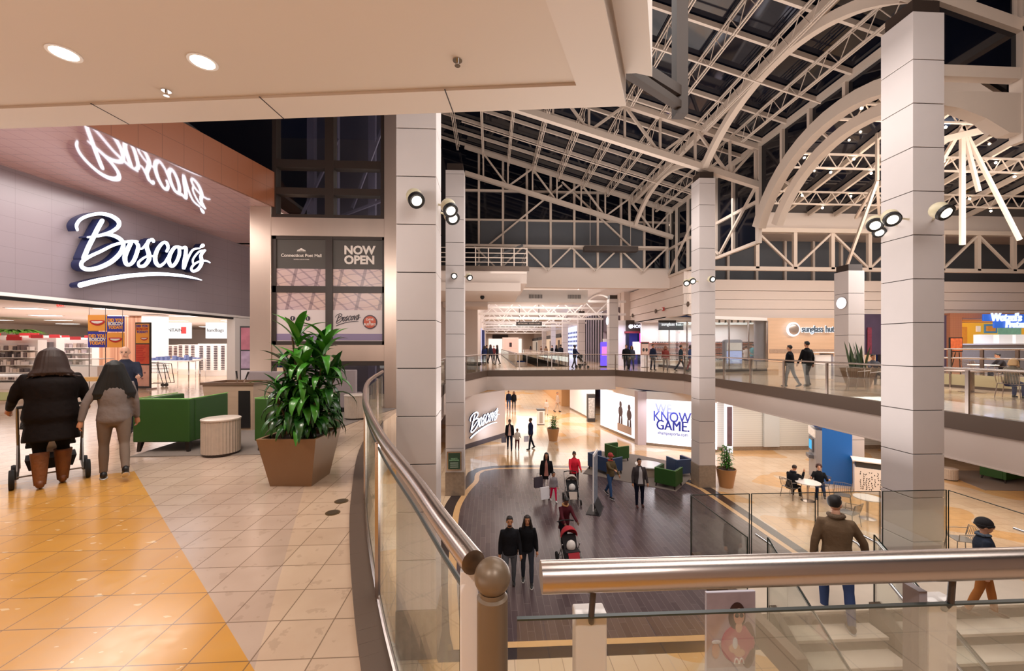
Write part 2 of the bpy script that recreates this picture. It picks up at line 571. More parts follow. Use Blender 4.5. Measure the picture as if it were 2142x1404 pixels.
# carpets
cp = [PZ(270, 957, 0), PZ(560, 952, 0), PZ(768, 874, 0), W(-2.95, 10.5), W(-5.8, 10.45)]
tag(MB().prism(cp, 0, .012).build('carpet', M_CARPET), 'grey carpet under the green armchairs beside the curved railing', 'carpet')
cp = [PZ(1220, 991, LOW), PZ(1414, 1029, LOW), PZ(1446, 1000, LOW), PZ(1446, 975, LOW), PZ(1330, 952, LOW), PZ(1260, 945, LOW)]
tag(MB().prism(cp, LOW + .01, LOW + .024).build('carpet', M_CARPET), 'taupe carpet under the blue and green lounge chairs on the lower floor', 'carpet')
cp = [PZ(1960, 985, LOW), PZ(2060, 1026, LOW), PZ(2300, 1030, LOW), PZ(2300, 985, LOW)]
tag(MB().prism(cp, LOW, LOW + .014).build('carpet', M_CARPET), 'grey carpet under the hidden green sofa at lower right', 'carpet')

# ================================================================ opening edges: spandrel, bronze strip
def edge(name, pts, z0=-1.12, strip=(-.38, .02)):
    m = MB(); b = MB()
    for a, c in zip(pts, pts[1:]):
        a = Vector((*a, 0)); c = Vector((*c, 0))
        d = (c - a).normalized(); nn = Vector((d.y, -d.x, 0))
        m.slab([a + Vector((0, 0, z0)), c + Vector((0, 0, z0)), c + Vector((0, 0, strip[0])), a + Vector((0, 0, strip[0]))], nn * .05)
        m.slab([a + nn * .05 + Vector((0, 0, z0)), c + nn * .05 + Vector((0, 0, z0)), c + nn * .05 + Vector((0, 0, z0 + .03)), a + nn * .05 + Vector((0, 0, z0 + .03))], nn * .03)
        b.slab([a + Vector((0, 0, strip[0])), c + Vector((0, 0, strip[0])), c + Vector((0, 0, strip[1])), a + Vector((0, 0, strip[1]))], nn * .09)
    struct(m.build(name, M_SPAN)); struct(b.build(name, M_BRONZE))
EAST = [(11.2, -5), (11.2, 22.9), (8.45, 27.1)]
edge('trim_1', EAST[::-1])
edge('trim_2', [(8.45, 27.1), (-.25, 27.1), (-2.0, 21.6), (-2.0, 12)][::-1], z0=-1.3)
edge('trim_3', [(2.05, 78), (2.05, 32), (6.2, 32), (6.2, 78)])
# bronze kerb along the curved rail
m = MB()
for a, b in zip(CURVE, CURVE[1:]):
    d = (b - a).normalized(); nn = Vector((d.y, -d.x, 0))
    m.slab([a - nn * .14 + Vector((0, 0, -.4)), b - nn * .14 + Vector((0, 0, -.4)), b + nn * .02 + Vector((0, 0, -.4)), a + nn * .02 + Vector((0, 0, -.4))], (0, 0, .43))
struct(m.build('trim_4', M_BRONZE))
struct(MB().box(CP[0][0], 12.2, FRONTY - .06, FRONTY + .06, -1.12, .03).build('trim_5', M_BRONZE))

# ================================================================ columns
def column(x, y, w, ztop, label, cap=True, z0=LOW, base=.94, panel=.92, off=.26):
    t = thing('column', label, 'column', (x + w / 2, y + w / 2, z0), 0, None)
    a = MB()
    k = math.floor((z0 + base - off) / panel)
    zs = [z0 + base]
    z = off + panel * (k + 1)
    while z < ztop - .1:
        if z > zs[-1] + .05: zs.append(z)
        z += panel
    zs.append(ztop)
    for u, v in zip(zs, zs[1:]):
        a.box(x, x + w, y, y + w, u + .008, v - .008)
    a.build('panelling', M_PANEL, t, world=True, bevel=.006)
    MB().box(x + .02, x + w - .02, y + .02, y + w - .02, z0 + base, ztop - .01).build('core', M_GROOVE, t, world=True)
    MB().box(x - .015, x + w + .015, y - .015, y + w + .015, z0, z0 + base).build('stone_base', M_STONE, t, world=True, bevel=.01)
    if cap:
        MB().box(x + .05, x + w - .05, y + .05, y + w - .05, ztop - .01, ztop + .28).build('cap', M_DBROWN, t, world=True)
    return t
column(8.83, 8.05, .70, 8.63, 'tall square white panelled column nearest the camera, carrying three ball spotlights')
column(8.85, 16.8, .70, 8.77, 'tall square white panelled column at the middle of the atrium, beside the lower lounge chairs')
column(-1.80, 7.87, .76, 8.7, 'white panelled column just behind the curved handrail, with one ball spotlight')
column(-1.80, 16.42, .74, 8.7, 'slim bluish white column with a framed green sign at its foot')
column(15.66, 17.0, .74, 4.94, 'shorter white panelled column with a round backlit disc, beside the shops')
column(8.85, 29.87, .68, 5.16, 'short white column on the far gallery carrying a small round lamp')
for i, (yy, l) in enumerate(((40.5, 'second'), (49.5, 'third'), (59., 'fourth'), (69., 'fifth'))):
    column(8.85, yy, .68, 4.9, 'white column in the far concourse, %s in the receding row' % l)

# ================================================================ roof
EX, EZ, SL = 11.7, 10.42, .288
def RZ(x): return EZ + SL * (EX - x)
Y0, Y1 = -3.0, 26.6
o = MB().slab([(EX, Y0, RZ(EX) + .12), (EX, Y1, RZ(EX) + .12), (-4, Y1, RZ(-4) + .12), (-4, Y0, RZ(-4) + .12)], (0, 0, .05)).build('ceiling', M_DARKGLASS)
struct(o)
# purlins along the slope
pur = MB()
y = .9
YS = []
while y < 26.4:
    YS.append(y); y += 1.45
gl = thing('roof_purlin', None, 'roof beam')
bpy.data.objects.remove(gl)
proto = None
for y in YS:
    if proto is None:
        m = MB()
        m.beam((EX, 0, RZ(EX)), (-3.6, 0, RZ(-3.6)), .09, .16)
        proto = tag(m.build('roof_purlin', M_STEEL), 'cream sloping roof beam under the dark skylight panes', 'roof beam', 'sloping skylight beams')
        proto.location = (0, y, 0)
    else:
        c = proto.copy(); COL.objects.link(c); c.location = (0, y, 0)
# open web joists running the length of the atrium
JX = [10.4, 8.85, 7.3, 5.75, 4.2, 2.65, 1.1, -.45, -2.0]
jp = None
for x in JX:
    if jp is None:
        L = 8.55; dz = .62
        t = thing('roof_joist', 'cream open web joist running lengthwise under the skylight', 'roof joist', (x, 0, RZ(x)), 0, 'open web roof joists')
        m = MB()
        for s_ in (-.045, .045):
            m.beam((s_, 0, -.1), (s_, L, -.1), .03, .05)
        m.build('top_chord', M_STEEL, t)
        m = MB()
        for s_ in (-.045, .045):
            m.beam((s_, .8, -.1 - dz), (s_, L - .8, -.1 - dz), .03, .045)
        m.build('bottom_chord', M_STEEL, t)
        m = MB()
        n = 10
        for k in range(n):
            ya = .2 + (L - .4) * k / n; yb = .2 + (L - .4) * (k + .5) / n; yc = .2 + (L - .4) * (k + 1) / n
            m.tube([(0, ya, -.1), (0, min(max(yb, .8), L - .8), -.1 - dz)], .014, 5)
            m.tube([(0, min(max(yb, .8), L - .8), -.1 - dz), (0, yc, -.1)], .014, 5)
        m.build('web', M_STEEL, t)
        jp = t
        bays = [17.3, 8.55, -.2]
    for yb in [17.3, 8.55, -.2]:
        if x == JX[0] and yb == 17.3:
            jp.location = (x, yb, RZ(x)); continue
        dup(jp, (x, yb, RZ(x)))
# main roof trusses
def main_truss(y, label, x0=-1.6, dz=1.8):
    t = thing('roof_truss', label, 'roof truss', (5, y, RZ(5)))
    MB().beam((EX, y, RZ(EX) - .14), (x0, y, RZ(x0) - .14), .2, .24).build('top_chord', M_STEEL, t, world=True)
    MB().beam((EX, y, RZ(EX) - dz), (x0, y, RZ(x0) - dz), .24, .26).build('bottom_chord', M_STEEL, t, world=True)
    xs = [EX - .15] + [10.4 - 1.55 * k for k in range(8)]
    for k, x in enumerate(xs):
        MB().beam((x, y, RZ(x) - .2), (x, y, RZ(x) - dz), .09, .09).build('post', M_STEEL, t, world=True)
    for k in range(len(xs) - 1):
        a, b = xs[k], xs[k + 1]
        if k % 2: p, q = (a, y, RZ(a) - dz), (b, y, RZ(b) - .2)
        else: p, q = (a, y, RZ(a) - .2), (b, y, RZ(b) - dz)
        MB().beam(p, q, .1, .1).build('diagonal', M_STEEL, t, world=True)
    return t
main_truss(17.15, 'cream steel roof truss resting on the middle tall column')
main_truss(8.4, 'cream steel roof truss above the nearest tall column')
main_truss(25.55, 'cream steel roof truss in front of the far glazed end wall')
# lengthwise beam and curved arch over the column line
m = MB().beam((9.2, .5, RZ(9.2) - .15), (9.2, 26, RZ(9.2) - .15), .26, .26)
tag(m.build('ridge_beam', M_STEEL), 'straight cream beam running lengthwise above the curved arch', 'beam')
def arch_pts(y0, y1, z0, zc, x, n=18):
    ym = (y0 + y1) / 2; h = zc - z0; c = (y1 - y0) / 2
    R = (c * c + h * h) / (2 * h); zc0 = zc - R
    a0 = math.asin(c / R)
    return [(x, ym + R * sin(a0 - 2 * a0 * k / n), zc0 + R * cos(a0 - 2 * a0 * k / n)) for k in range(n + 1)]
def arch(y0, y1, z0, zc, x, w, h, label, name='roof_arch', cut=-99):
    P = [p for p in arch_pts(y0, y1, z0, zc, x) if p[1] > cut]
    m = MB()
    rings = []
    for i, p in enumerate(P):
        a = Vector(P[max(0, i - 1)]); b = Vector(P[min(len(P) - 1, i + 1)])
        d = (b - a).normalized(); u = Vector((1, 0, 0)); v = d.cross(u).normalized()
        p = Vector(p)
        rings.append([p - u * w / 2 - v * h / 2, p + u * w / 2 - v * h / 2, p + u * w / 2 + v * h / 2, p - u * w / 2 + v * h / 2])
    m.ring_loft(rings)
    return m
tag(arch(8.5, 17.05, 9.35, 10.85, 9.2, .24, .26, '').build('roof_arch', M_STEEL), 'curved cream steel arch springing from the middle column to the nearest column', 'arch')
tag(arch(17.3, 25.4, 9.35, 10.7, 9.2, .2, .22, '').build('roof_arch', M_STEEL), 'curved cream steel arch behind the middle column', 'arch')
tag(arch(-.1, 8.2, 9.35, 10.85, 9.2, .24, .26, '').build('roof_arch', M_STEEL), 'curved cream steel arch on the camera side of the nearest column', 'arch')
# sprinkler pipes
for yy, l in ((21.3, 'far'), (13.0, 'near')):
    tag(MB().tube([(11, yy, RZ(11) - .9), (-1.5, yy, RZ(-1.5) - .9)], .03, 6).build('pipe', M_STEEL), 'thin cream pipe slung under the roof joists, %s one' % l, 'pipe')

# ================================================================ end wall and clerestory
YF = 26.1
t = struct(MB().box(-3.4, 11.8, YF + .1, YF + .16, 6.3, 15.5).build('window_1', M_DARKGLASS))
for i in range(9):
    x = EX - .12 - 1.54 * i
    struct(MB().box(x - .07, x + .07, YF - .06, YF + .1, 6.3, RZ(x) - .05).build('trim_6', M_STEEL))
m = MB()
for z in (6.65, 7.96, 9.72, 11.6):
    m.box(-2.2, min(11.7, EX - (z - EZ) / SL) if z > EZ else 11.7, YF - .05, YF + .1, z - .06, z + .06)
struct(m.build('trim_7', M_STEEL))
for i in range(8):
    x = EX - .12 - 1.54 * i
    if i == 0: continue
    tag(MB().box(x - 1.45, x - .09, YF + .03, YF + .05, 6.72, 7.9).build('roller_shade', M_SHADE), 'grey roller shade in the lower row of the far window wall', 'shade', 'lower roller shades')
    tag(MB().box(x - 1.45, x - .09, YF + .03, YF + .05, 8.03, 9.66).build('roller_shade', M_SHADE), 'grey roller shade in the upper row of the far window wall', 'shade', 'upper roller shades')
struct(MB().box(-3.4, 11.8, YF - .1, YF + .4, 5.4, 6.62).build('wall_north', M_WALL))
# W truss on the end wall
t = thing('wall_truss', 'zigzag cream steel truss standing low against the far window wall', 'roof truss', (5, 25.6, 6.4))
MB().beam((-1.6, 25.6, 7.96), (11.4, 25.6, 7.96), .12, .14).build('top_chord', M_STEEL, t, world=True)
for k in range(8):
    a = 11.3 - 1.54 * k; b = a - 1.54
    p, q = ((a, 25.6, 7.9), (b, 25.6, 6.4)) if k % 2 == 0 else ((a, 25.6, 6.4), (b, 25.6, 7.9))
    MB().beam(p, q, .09, .09).build('diagonal', M_STEEL, t, world=True)
t = thing('brace_truss', 'tall cream X braces in front of the grey shades of the far window wall', 'brace', (5, 25.9, 8))
for (xa, za, xb, zb) in ((-.2, 8.0, 4.6, 12.0), (9.2, 8.0, 4.6, 12.2)):
    MB().beam((xa, 25.98, za), (xb, 25.98, zb), .1, .1).build('brace', M_STEEL, t, world=True)
# hanging black light beam
t = thing('hanging_light_box', 'long dark hanging light box before the far window wall', 'light fixture', (8.0, 25.2, 7.7))
xa, _ = PX(1223, 25.2); xb, _ = PX(1337, 25.2)
MB().box(xa, xb, 24.9, 25.4, 7.55, 7.85).build('housing', M_DBROWN, t, world=True)
for x in (xa + .4, xb - .4):
    MB().tube([(x, 25.15, 7.85), (x, 25.15, RZ(x) - .2)], .015, 5).build('rod', M_STEEL, t, world=True)
# clerestory on the east, with the arched opening between the two columns
SILL = 6.1
def cl_glass(ya, yb, z0, z1f):
    return MB().slab([(EX + .05, ya, z0), (EX + .05, yb, z0), (EX + .05, yb, z1f), (EX + .05, ya, z1f)], (.05, 0, 0))
struct(cl_glass(17.2, YF, SILL, EZ).build('window_2', M_DARKGLASS))
struct(cl_glass(-3, 8.45, SILL + 2.6, EZ).build('window_3', M_DARKGLASS))
AR = arch_pts(8.65, 17.15, 6.8, 9.55, EX)
m = MB()
for a, b in zip(AR, AR[1:]):
    m.slab([(EX + .05, a[1], a[2]), (EX + .05, b[1], b[2]), (EX + .05, b[1], EZ), (EX + .05, a[1], EZ)], (.05, 0, 0))
struct(m.build('window_4', M_DARKGLASS))
for y, z0 in ((25.0, SILL), (23.5, SILL), (22.0, SILL), (20.5, SILL), (19.0, SILL), (17.15, SILL), (15.7, 8.5), (14.3, 9.3), (12.8, 9.55), (11.4, 9.3), (9.9, 8.4), (8.4, SILL), (6.8, 8.7), (4.6, 8.7)):
    w = .12 if y in (17.15, 8.4) else .06
    struct(MB().box(EX - .08, EX + .06, y - w, y + w, z0, EZ).build('trim_8', M_STEEL))
m = MB()
m.box(EX - .06, EX + .06, 17.2, YF, 7.9, 8.04)
m.box(EX - .1, EX + .1, Y0, YF, EZ - .12, EZ + .1)
m.box(EX - .1, EX + .1, 17.2, YF, SILL, SILL + .14)
m.box(EX - .1, EX + .1, Y0, 8.4, 8.6, 8.8)
struct(m.build('trim_9', M_STEEL))
tag(arch(8.65, 17.15, 6.8, 9.55, EX, .34, .46, '').build('portal_arch', M_STEEL), 'broad curved cream rim of the arched opening into the food court', 'arch')
ia = arch(9.1, 16.7, 6.8, 9.05, EX + .5, .3, .36, '')
for pp in (arch_pts(9.1, 16.7, 6.8, 9.1, EX + .5)[k] for k in (3, 7, 11, 15)):
    ia.beam(pp, (EX + .05, pp[1] + (pp[1] - 12.9) * .06, pp[2] + .42), .07, .07)
tag(ia.build('portal_arch', M_STEEL), 'inner curved cream rim set behind the arched opening', 'arch')
for i, (ya, yb, up) in enumerate(((17.2, 20.0, 1), (20.1, 22.9, 0), (23.0, 25.9, 1))):
    m = MB().beam((EX - .1, ya, 8.6 if up else SILL + .2), (EX - .1, yb, SILL + .2 if up else 8.6), .1, .1)
    tag(m.build('brace', M_STEEL), ('nearest', 'middle', 'farthest')[i] + ' diagonal brace across the side clerestory window', 'brace')
# east fascia wall above the shops
def fascia(name, x0, y0, x1, y1, z0=3.5, z1=SILL, th=.3):
    a = Vector((x0, y0, 0)); b = Vector((x1, y1, 0)); d = (b - a).normalized(); nn = Vector((-d.y, d.x, 0))
    m = MB()
    zs = [z0, z0 + .62, z0 + 1.25, z0 + 1.85, z1]
    for i, (u, v) in enumerate(zip(zs, zs[1:])):
        off = (.0, .05, .0, .05)[i]
        m.slab([a - nn * off + Vector((0, 0, u + .03)), b - nn * off + Vector((0, 0, u + .03)), b - nn * off + Vector((0, 0, v)), a - nn * off + Vector((0, 0, v))], nn * th)
    return struct(m.build(name, M_WALL))
fascia('wall_east', 11.75, 34, 11.75, 23.6)
fascia('wall_east', 11.75, 23.6, 14.2, 26.5)
fascia('wall_east', 14.2, 26.6, 45, 26.6)
# gallery ceiling behind the fascia
struct(MB().box(11.75, 45, 26.7, 45, 3.5, 3.6).build('ceiling', M_WHITE))
struct(MB().box(11.9, 14.3, 27.0, 45, 3.48, 3.5).build('ceiling', M_WHITE))

# ================================================================ food court roof beyond the arch
RYc, RZc, RZe = 13.2, 14.0, 10.5
def FZ(y): return RZc - (RZc - RZe) * abs(y - RYc) / (27.4 - RYc)
for ya, yb in ((27.6, RYc), (RYc, -3)):
    struct(MB().slab([(EX + .15, ya, FZ(ya) + .3), (45, ya, FZ(ya) + .3), (45, yb, FZ(yb) + .3), (EX + .15, yb, FZ(yb) + .3)], (0, 0, .06)).build('ceiling', M_DARKGLASS))
rp = None
for k in range(12):
    x = 12.4 + 1.9 * k
    if rp is None:
        rp = tag(MB().beam((0, 26.9, FZ(26.9) + .1), (0, RYc, FZ(RYc) + .1), .16, .3).build('court_rafter', M_STEEL), 'lit cream rafter of the food court roof beyond the arch', 'roof beam', 'food court rafters')
        rp.location = (x, 0, 0)
    else:
        c = rp.copy(); COL.objects.link(c); c.location = (x, 0, 0)
# joists across
t0 = thing('court_joist', 'lit cream zigzag joist crossing the food court roof', 'roof joist', (0, 0, 0), 0, 'food court joists')
m = MB(); m.beam((0, 0, 0), (26, 0, 0), .09, .09); m.build('top_chord', M_STEEL, t0)
m = MB(); m.beam((0, 0, -.75), (26, 0, -.75), .09, .09); m.build('bottom_chord', M_STEEL, t0)
m = MB()
for k in range(26):
    m.tube([(k, 0, 0), (k + .5, 0, -.75)], .03, 5); m.tube([(k + .5, 0, -.75), (k + 1, 0, 0)], .03, 5)
m.build('web', M_STEEL, t0)
t0.location = (12.2, 24.2, FZ(24.2) - .1)
for yy in (21.0, 17.8, 15.2):
    dup(t0, (12.2, yy, FZ(yy) - .1))
# frontal truss over the shops
t = thing('court_truss', 'large lit cream box truss across the food court above the shop fronts', 'roof truss', (24, 26.4, 6.8))
MB().beam((14.5, 26.0, 9.3), (44.8, 26.0, 9.3), .3, .28).build('top_chord', M_STEEL, t, world=True)
MB().beam((14.5, 26.0, 6.75), (44.8, 26.0, 6.75), .2, .26).build('bottom_chord', M_STEEL, t, world=True)
k = 0
x = 17.6
while x < 42:
    MB().box(x - .12, x + .12, 25.9, 26.1, 6.75, 9.3).build('post', M_STEEL, t, world=True)
    p, q = ((x, 26.0, 9.2), (x + 2.6, 26.0, 6.8)) if k % 2 == 0 else ((x, 26.0, 6.8), (x + 2.6, 26.0, 9.2))
    MB().beam(p, q, .13, .13).build('diagonal', M_STEEL, t, world=True)
    x += 2.6; k += 1
struct(MB().box(14.2, 45, 27.1, 27.3, 9.5, 11.0).build('wall_north', M_WALL))
struct(MB().box(14.2, 45, 29.4, 29.5, 6.1, 9.6).build('window_5', M_SHADE))
struct(MB().box(14.2, 45, 27.5, 29.5, 9.5, 9.6).build('ceiling', M_WALL))
for k in range(8):
    x = 15.4 + 2.2 * k
    struct(MB().box(x - .09, x + .09, 29.2, 29.4, 6.1, 9.5).build('trim_10', M_STEEL))
# king post frame
t = thing('king_post_frame', 'brightly lit cream A frame with a central post seen right of the nearest column', 'roof truss', (23.0, 20, 6.7))
ax, ay = PX(2013, 20)
MB().box(ax - .11, ax + .11, ay - .06, ay + .06, HZ(512, 20), HZ(262, 20)).build('post', M_STEEL, t, world=True)
for px, py in ((2142, 500), (2050, 400), (1905, 440)):
    q = PX(px, 20)
    MB().beam((ax, ay, HZ(265, 20)), (q[0], ay, HZ(py, 20)), .13, .16).build('strut', M_STEEL, t, world=True)
MB().beam((PX(1900, 20)[0], ay, HZ(312, 20)), (PX(2240, 20)[0], ay, HZ(225, 20)), .2, .3).build('tie', M_STEEL, t, world=True)
for (p1, p2, lab) in ((((1838, 300), 20), ((1620, 560), 24), 'left'),):
    pass
t = thing('strut_frame', 'lit cream tripod struts left of the nearest column above the shops', 'roof truss', (*PX(1800, 22), 6.8))
ap = (*PX(1835, 21), HZ(378, 21))
MB().box(ap[0] - .06, ap[0] + .06, ap[1] - .06, ap[1] + .06, ap[2], FZ(ap[1]) + .3).build('hanger', M_STEEL, t, world=True)
for px, py, D in ((1790, 456, 25), (1770, 560, 24), (1840, 470, 25.5)):
    MB().beam(ap, (*PX(px, D), HZ(py, D)), .12, .16).build('strut', M_STEEL, t, world=True)
# beams right of the near column, at the arch side
struct(MB().box(9.55, 11.6, 8.38, 8.42, 7.7, 9.3).build('window_6', M_DARKGLASS))
struct(MB().box(9.53, 11.6, 8.3, 8.5, 7.47, 7.72).build('trim_9', M_STEEL))
tag(MB().slab([(9.53, 8.3, 6.87), (10.2, 8.3, 6.78), (10.8, 8.3, 6.58), (11.35, 8.3, 6.28), (11.62, 8.3, 6.28), (11.62, 8.3, 7.16), (9.53, 8.3, 7.16)], (0, .25, 0)).build('portal_beam', M_STEEL), 'deep shaded cream beam crossing right of the nearest column', 'beam')
struct(MB().box(-3.5, -3.3, 14.4, 27, 4.6, 15).build('wall_left', M_WALL))
# ball bulbs scattered on the food court roof
M_BULB = emat('bulb_glow', '#ffe3c4', 60)
bp = None
rr = random.Random(3)
for yy in (24.2, 21.0, 17.8, 15.2):
    for k in range(15):
        x = 12.8 + 1.35 * k + rr.uniform(-.3, .3)
        z = FZ(yy) - (.2 if k % 2 else .95) - .12
        if bp is None:
            bp = tag(MB().sph((0, 0, 0), .06, 8, 6).build('roof_bulb', M_BULB, smooth=2), 'small bright bulb among the lit food court roof steel', 'bulb', 'food court roof bulbs')
            bp.location = (x, yy, z)
        else:
            c = bp.copy(); COL.objects.link(c); c.location = (x, yy, z)

# ================================================================ soffit slab above the camera
CZ = 4.30
A = Vector((1.52, 4.49, 0)); B = Vector((-6.08, 5.37, 0)); Bf = B + (B - A) * 1.6
dR = Vector((-.64, -1.37, 0)).normalized()
Cc = A + dR * 12
def Lp(p, z): return (p.x, p.y, z)
d1 = (B - A).normalized()
inA = A + d1 * .46 + dR * .42; inB = Bf + dR * .40 * 1.0
inC = Cc + d1 * .3
M_SOFF = mat('cream_soffit', '#cdbbaa', .6)
M_SOFF2 = mat('cream_soffit_border', '#d3c3b5', .55)
struct(MB().prism([(A.x, A.y), (Bf.x, Bf.y), (Cc.x - 24, Cc.y), (Cc.x, Cc.y)], CZ + .03, CZ + .3).build('ceiling', M_SOFF))
m = MB()
m.prism([(A.x, A.y), (Bf.x, Bf.y), (inB.x, inB.y), (inA.x, inA.y)], CZ, CZ + .35)
m.prism([(A.x, A.y), (inA.x, inA.y), (inC.x, inC.y), (Cc.x, Cc.y)], CZ, CZ + .35)
struct(m.build('ceiling', M_SOFF2))
m = MB()
for px in (45, 350, 665, 993):
    k = (px - 1310) / (0 - 1310)
    q = A + (B - A) * (k * 1.06)
    m.beam((q.x, q.y, CZ), (q.x - .05, q.y - .42, CZ), .012, .006)
struct(m.build('ceiling', M_GROOVE))
q = [A + Vector((.30, .0, 0)), A + Vector((.1, -.05, 0)) , Bf + Vector((0, -.15, 0)), Cc + Vector((-24, 0, 0)), Cc + Vector((.5, 0, 0))]
struct(MB().prism([(p.x, p.y) for p in q], CZ + .34, CZ + 1.4).build('ceiling', M_SOFF2))
# bronze brackets of the high canopy
t = thing('steel_bracket', 'dark bronze steel bracket and post at the edge of the overhead soffit', 'bracket', (*PX(1422, 6), 5.0))
x, y = PX(1422, 6)
M_BRK = mat('bracket_brown', '#3f3128', .6)
MB().beam((x, y, 5.0), (x, y, 9.5), .17, .17).build('post', M_BRK, t, world=True)
x2, y2 = PX(1308, 4.7)
MB().beam((x2, y2, 4.93), (x, y, 5.35), .1, .14).build('arm', M_BRK, t, world=True)
MB().beam((x2, y2, 4.8), (x, y, 5.15), .1, .1).build('arm', M_BRK, t, world=True)
# downlights and sprinklers
def downlight(px, py, label):
    x, y = PZ(px, py, CZ + .03)
    t = thing('ceiling_downlight', label, 'ceiling light', (x, y, CZ + .03), 0, 'soffit downlights')
    MB().lathe((0, 0, 0), [(.125, .0), (.125, -.008), (.10, -.008), (.10, .0)], 28).build('trim_ring', M_WHITE, t)
    MB().cyl((0, 0, -.004), .098, .002, 28).build('lens', emat('downlight_glow', '#ffe9c9', 28), t)
    lamp('SPOT', (x, y, CZ - .02), 200, WARM, .09, spot=120, blend=.8, name='downlight_lamp')
downlight(134, 111, 'round recessed downlight glowing in the cream soffit, left of the two')
downlight(424, 129, 'round recessed downlight glowing in the cream soffit, right of the two')
def sprinkler(px, py, label):
    x, y = PZ(px, py, CZ + .03)
    t = thing('sprinkler', label, 'sprinkler', (x, y, CZ + .03))
    MB().cyl((0, 0, -.006), .045, .006, 18).build('plate', M_CHROME, t)
    MB().cyl((0, 0, -.05), .012, .05, 10).build('stem', M_CHROME, t)
    MB().cyl((0, 0, -.055), .028, .005, 12).build('deflector', M_CHROME, t)
sprinkler(348, 190, 'small sprinkler head in the cream soffit below the two downlights')
sprinkler(957, 126, 'small sprinkler head in the cream soffit towards its right corner')

# ================================================================ shop front of the department store
WL0, WL1 = W(-10.12, 8.03), W(-9.5, 14.9)
wd = (Vector(WL1) - Vector(WL0)).normalized()
def WP(t): return (WL0[0] + wd.x * t, WL0[1] + wd.y * t)
wn = Vector((wd.y, -wd.x, 0))       # towards the mall
ZS, ZB = 5.2, 2.68
def shopwall():
    n = NB('grey_fascia_panel')
    t = n.m_('ADD', n.m_('MULTIPLY', n.x, wd.x), n.m_('MULTIPLY', n.y, wd.y))
    u = n.m_('DIVIDE', t, .61); v = n.m_('DIVIDE', n.m_('SUBTRACT', n.z, ZB), .305)
    base = n.mix(n.noise(.8, 2), '#8a7e84', '#978b90')
    base = n.mix(n.m_('MULTIPLY', n.OR(n.line(u, .006), n.line(v, .012)), .35), base, '#554b50')
    n.put(base, n.b.inputs['Base Color'])
    n.b.inputs['Roughness'].default_value = .28
    return n.m
M_FASC = shopwall()
def wallseg(t0, t1, z0, z1, off=0, th=.3):
    a = WP(t0); b = WP(t1)
    return MB().slab([(a[0] + wn.x * off, a[1] + wn.y * off, z0), (b[0] + wn.x * off, b[1] + wn.y * off, z0), (b[0] + wn.x * off, b[1] + wn.y * off, z1), (a[0] + wn.x * off, a[1] + wn.y * off, z1)], -wn * th)
TE = (Vector(WL1) - Vector(WL0)).length
struct(wallseg(-11, TE + 1.2, ZB, ZS + .1).build('wall_left', M_FASC))
struct(wallseg(-11, TE + 1.2, ZB - .07, ZB + .0, off=.02).build('trim_11', M_WHITE))
TD = TE - .85
struct(wallseg(-11, TD, ZB - .14, ZB - .075, off=-.06, th=.1).build('trim_12', M_BLACK))
struct(wallseg(TD, TE + 1.2, 0, ZB - .08).build('wall_left', M_WHITE))
F0, F1 = W(-6.95, 6.65), W(-6.17, 10.55)
fd = (Vector(F1) - Vector(F0)).normalized()
def FP(t): return (F0[0] + fd.x * t, F0[1] + fd.y * t)
def soffit_mat():
    n = NB('glossy_soffit_tile')
    u = n.m_('DIVIDE', n.x, .30); v = n.m_('DIVIDE', n.y, .30)
    base = n.mix(n.m_('MULTIPLY', n.OR(n.line(u, .02), n.line(v, .02)), .5), '#b98d84', '#6d4f48')
    n.put(base, n.b.inputs['Base Color'])
    n.b.inputs['Roughness'].default_value = .07
    n.b.inputs['Specular IOR Level'].default_value = 1.0
    n.b.inputs['Coat Weight'].default_value = .8
    n.b.inputs['Coat Roughness'].default_value = .03
    return n.m
a, b = FP(-9), FP((Vector(F1) - Vector(F0)).length)
struct(MB().prism([a, b, (b[0], b[1] + 6), WP(TE + 4), WP(-11)], ZS, ZS + .1).build('ceiling', soffit_mat()))
def copper():
    n = NB('copper_fascia_tile')
    t = n.m_('ADD', n.m_('MULTIPLY', n.x, fd.x), n.m_('MULTIPLY', n.y, fd.y))
    u = n.m_('DIVIDE', t, .42); v = n.m_('DIVIDE', n.m_('SUBTRACT', n.z, ZS), .45)
    base = n.mix(n.m_('MULTIPLY', n.OR(n.line(u, .012), n.line(v, .012)), .6), '#96593b', '#5d3623')
    n.put(base, n.b.inputs['Base Color'])
    n.b.inputs['Roughness'].default_value = .35
    return n.m
M_CUF = copper()
struct(MB().slab([(*a, ZS), (*b, ZS), (*b, 6.1), (*a, 6.1)], (.05, 0, 0)).build('wall_left', M_CUF))
struct(MB().box(-30, -6.2, -5, 14, 6.1, 6.2).build('ceiling', M_DGREY))
# the upper dark background left of the lift tower
struct(MB().box(-14, -6.0, 14.6, 14.8, 5.2, 14).build('wall_left', mat('dark_panel', '#2b2728', .5)))
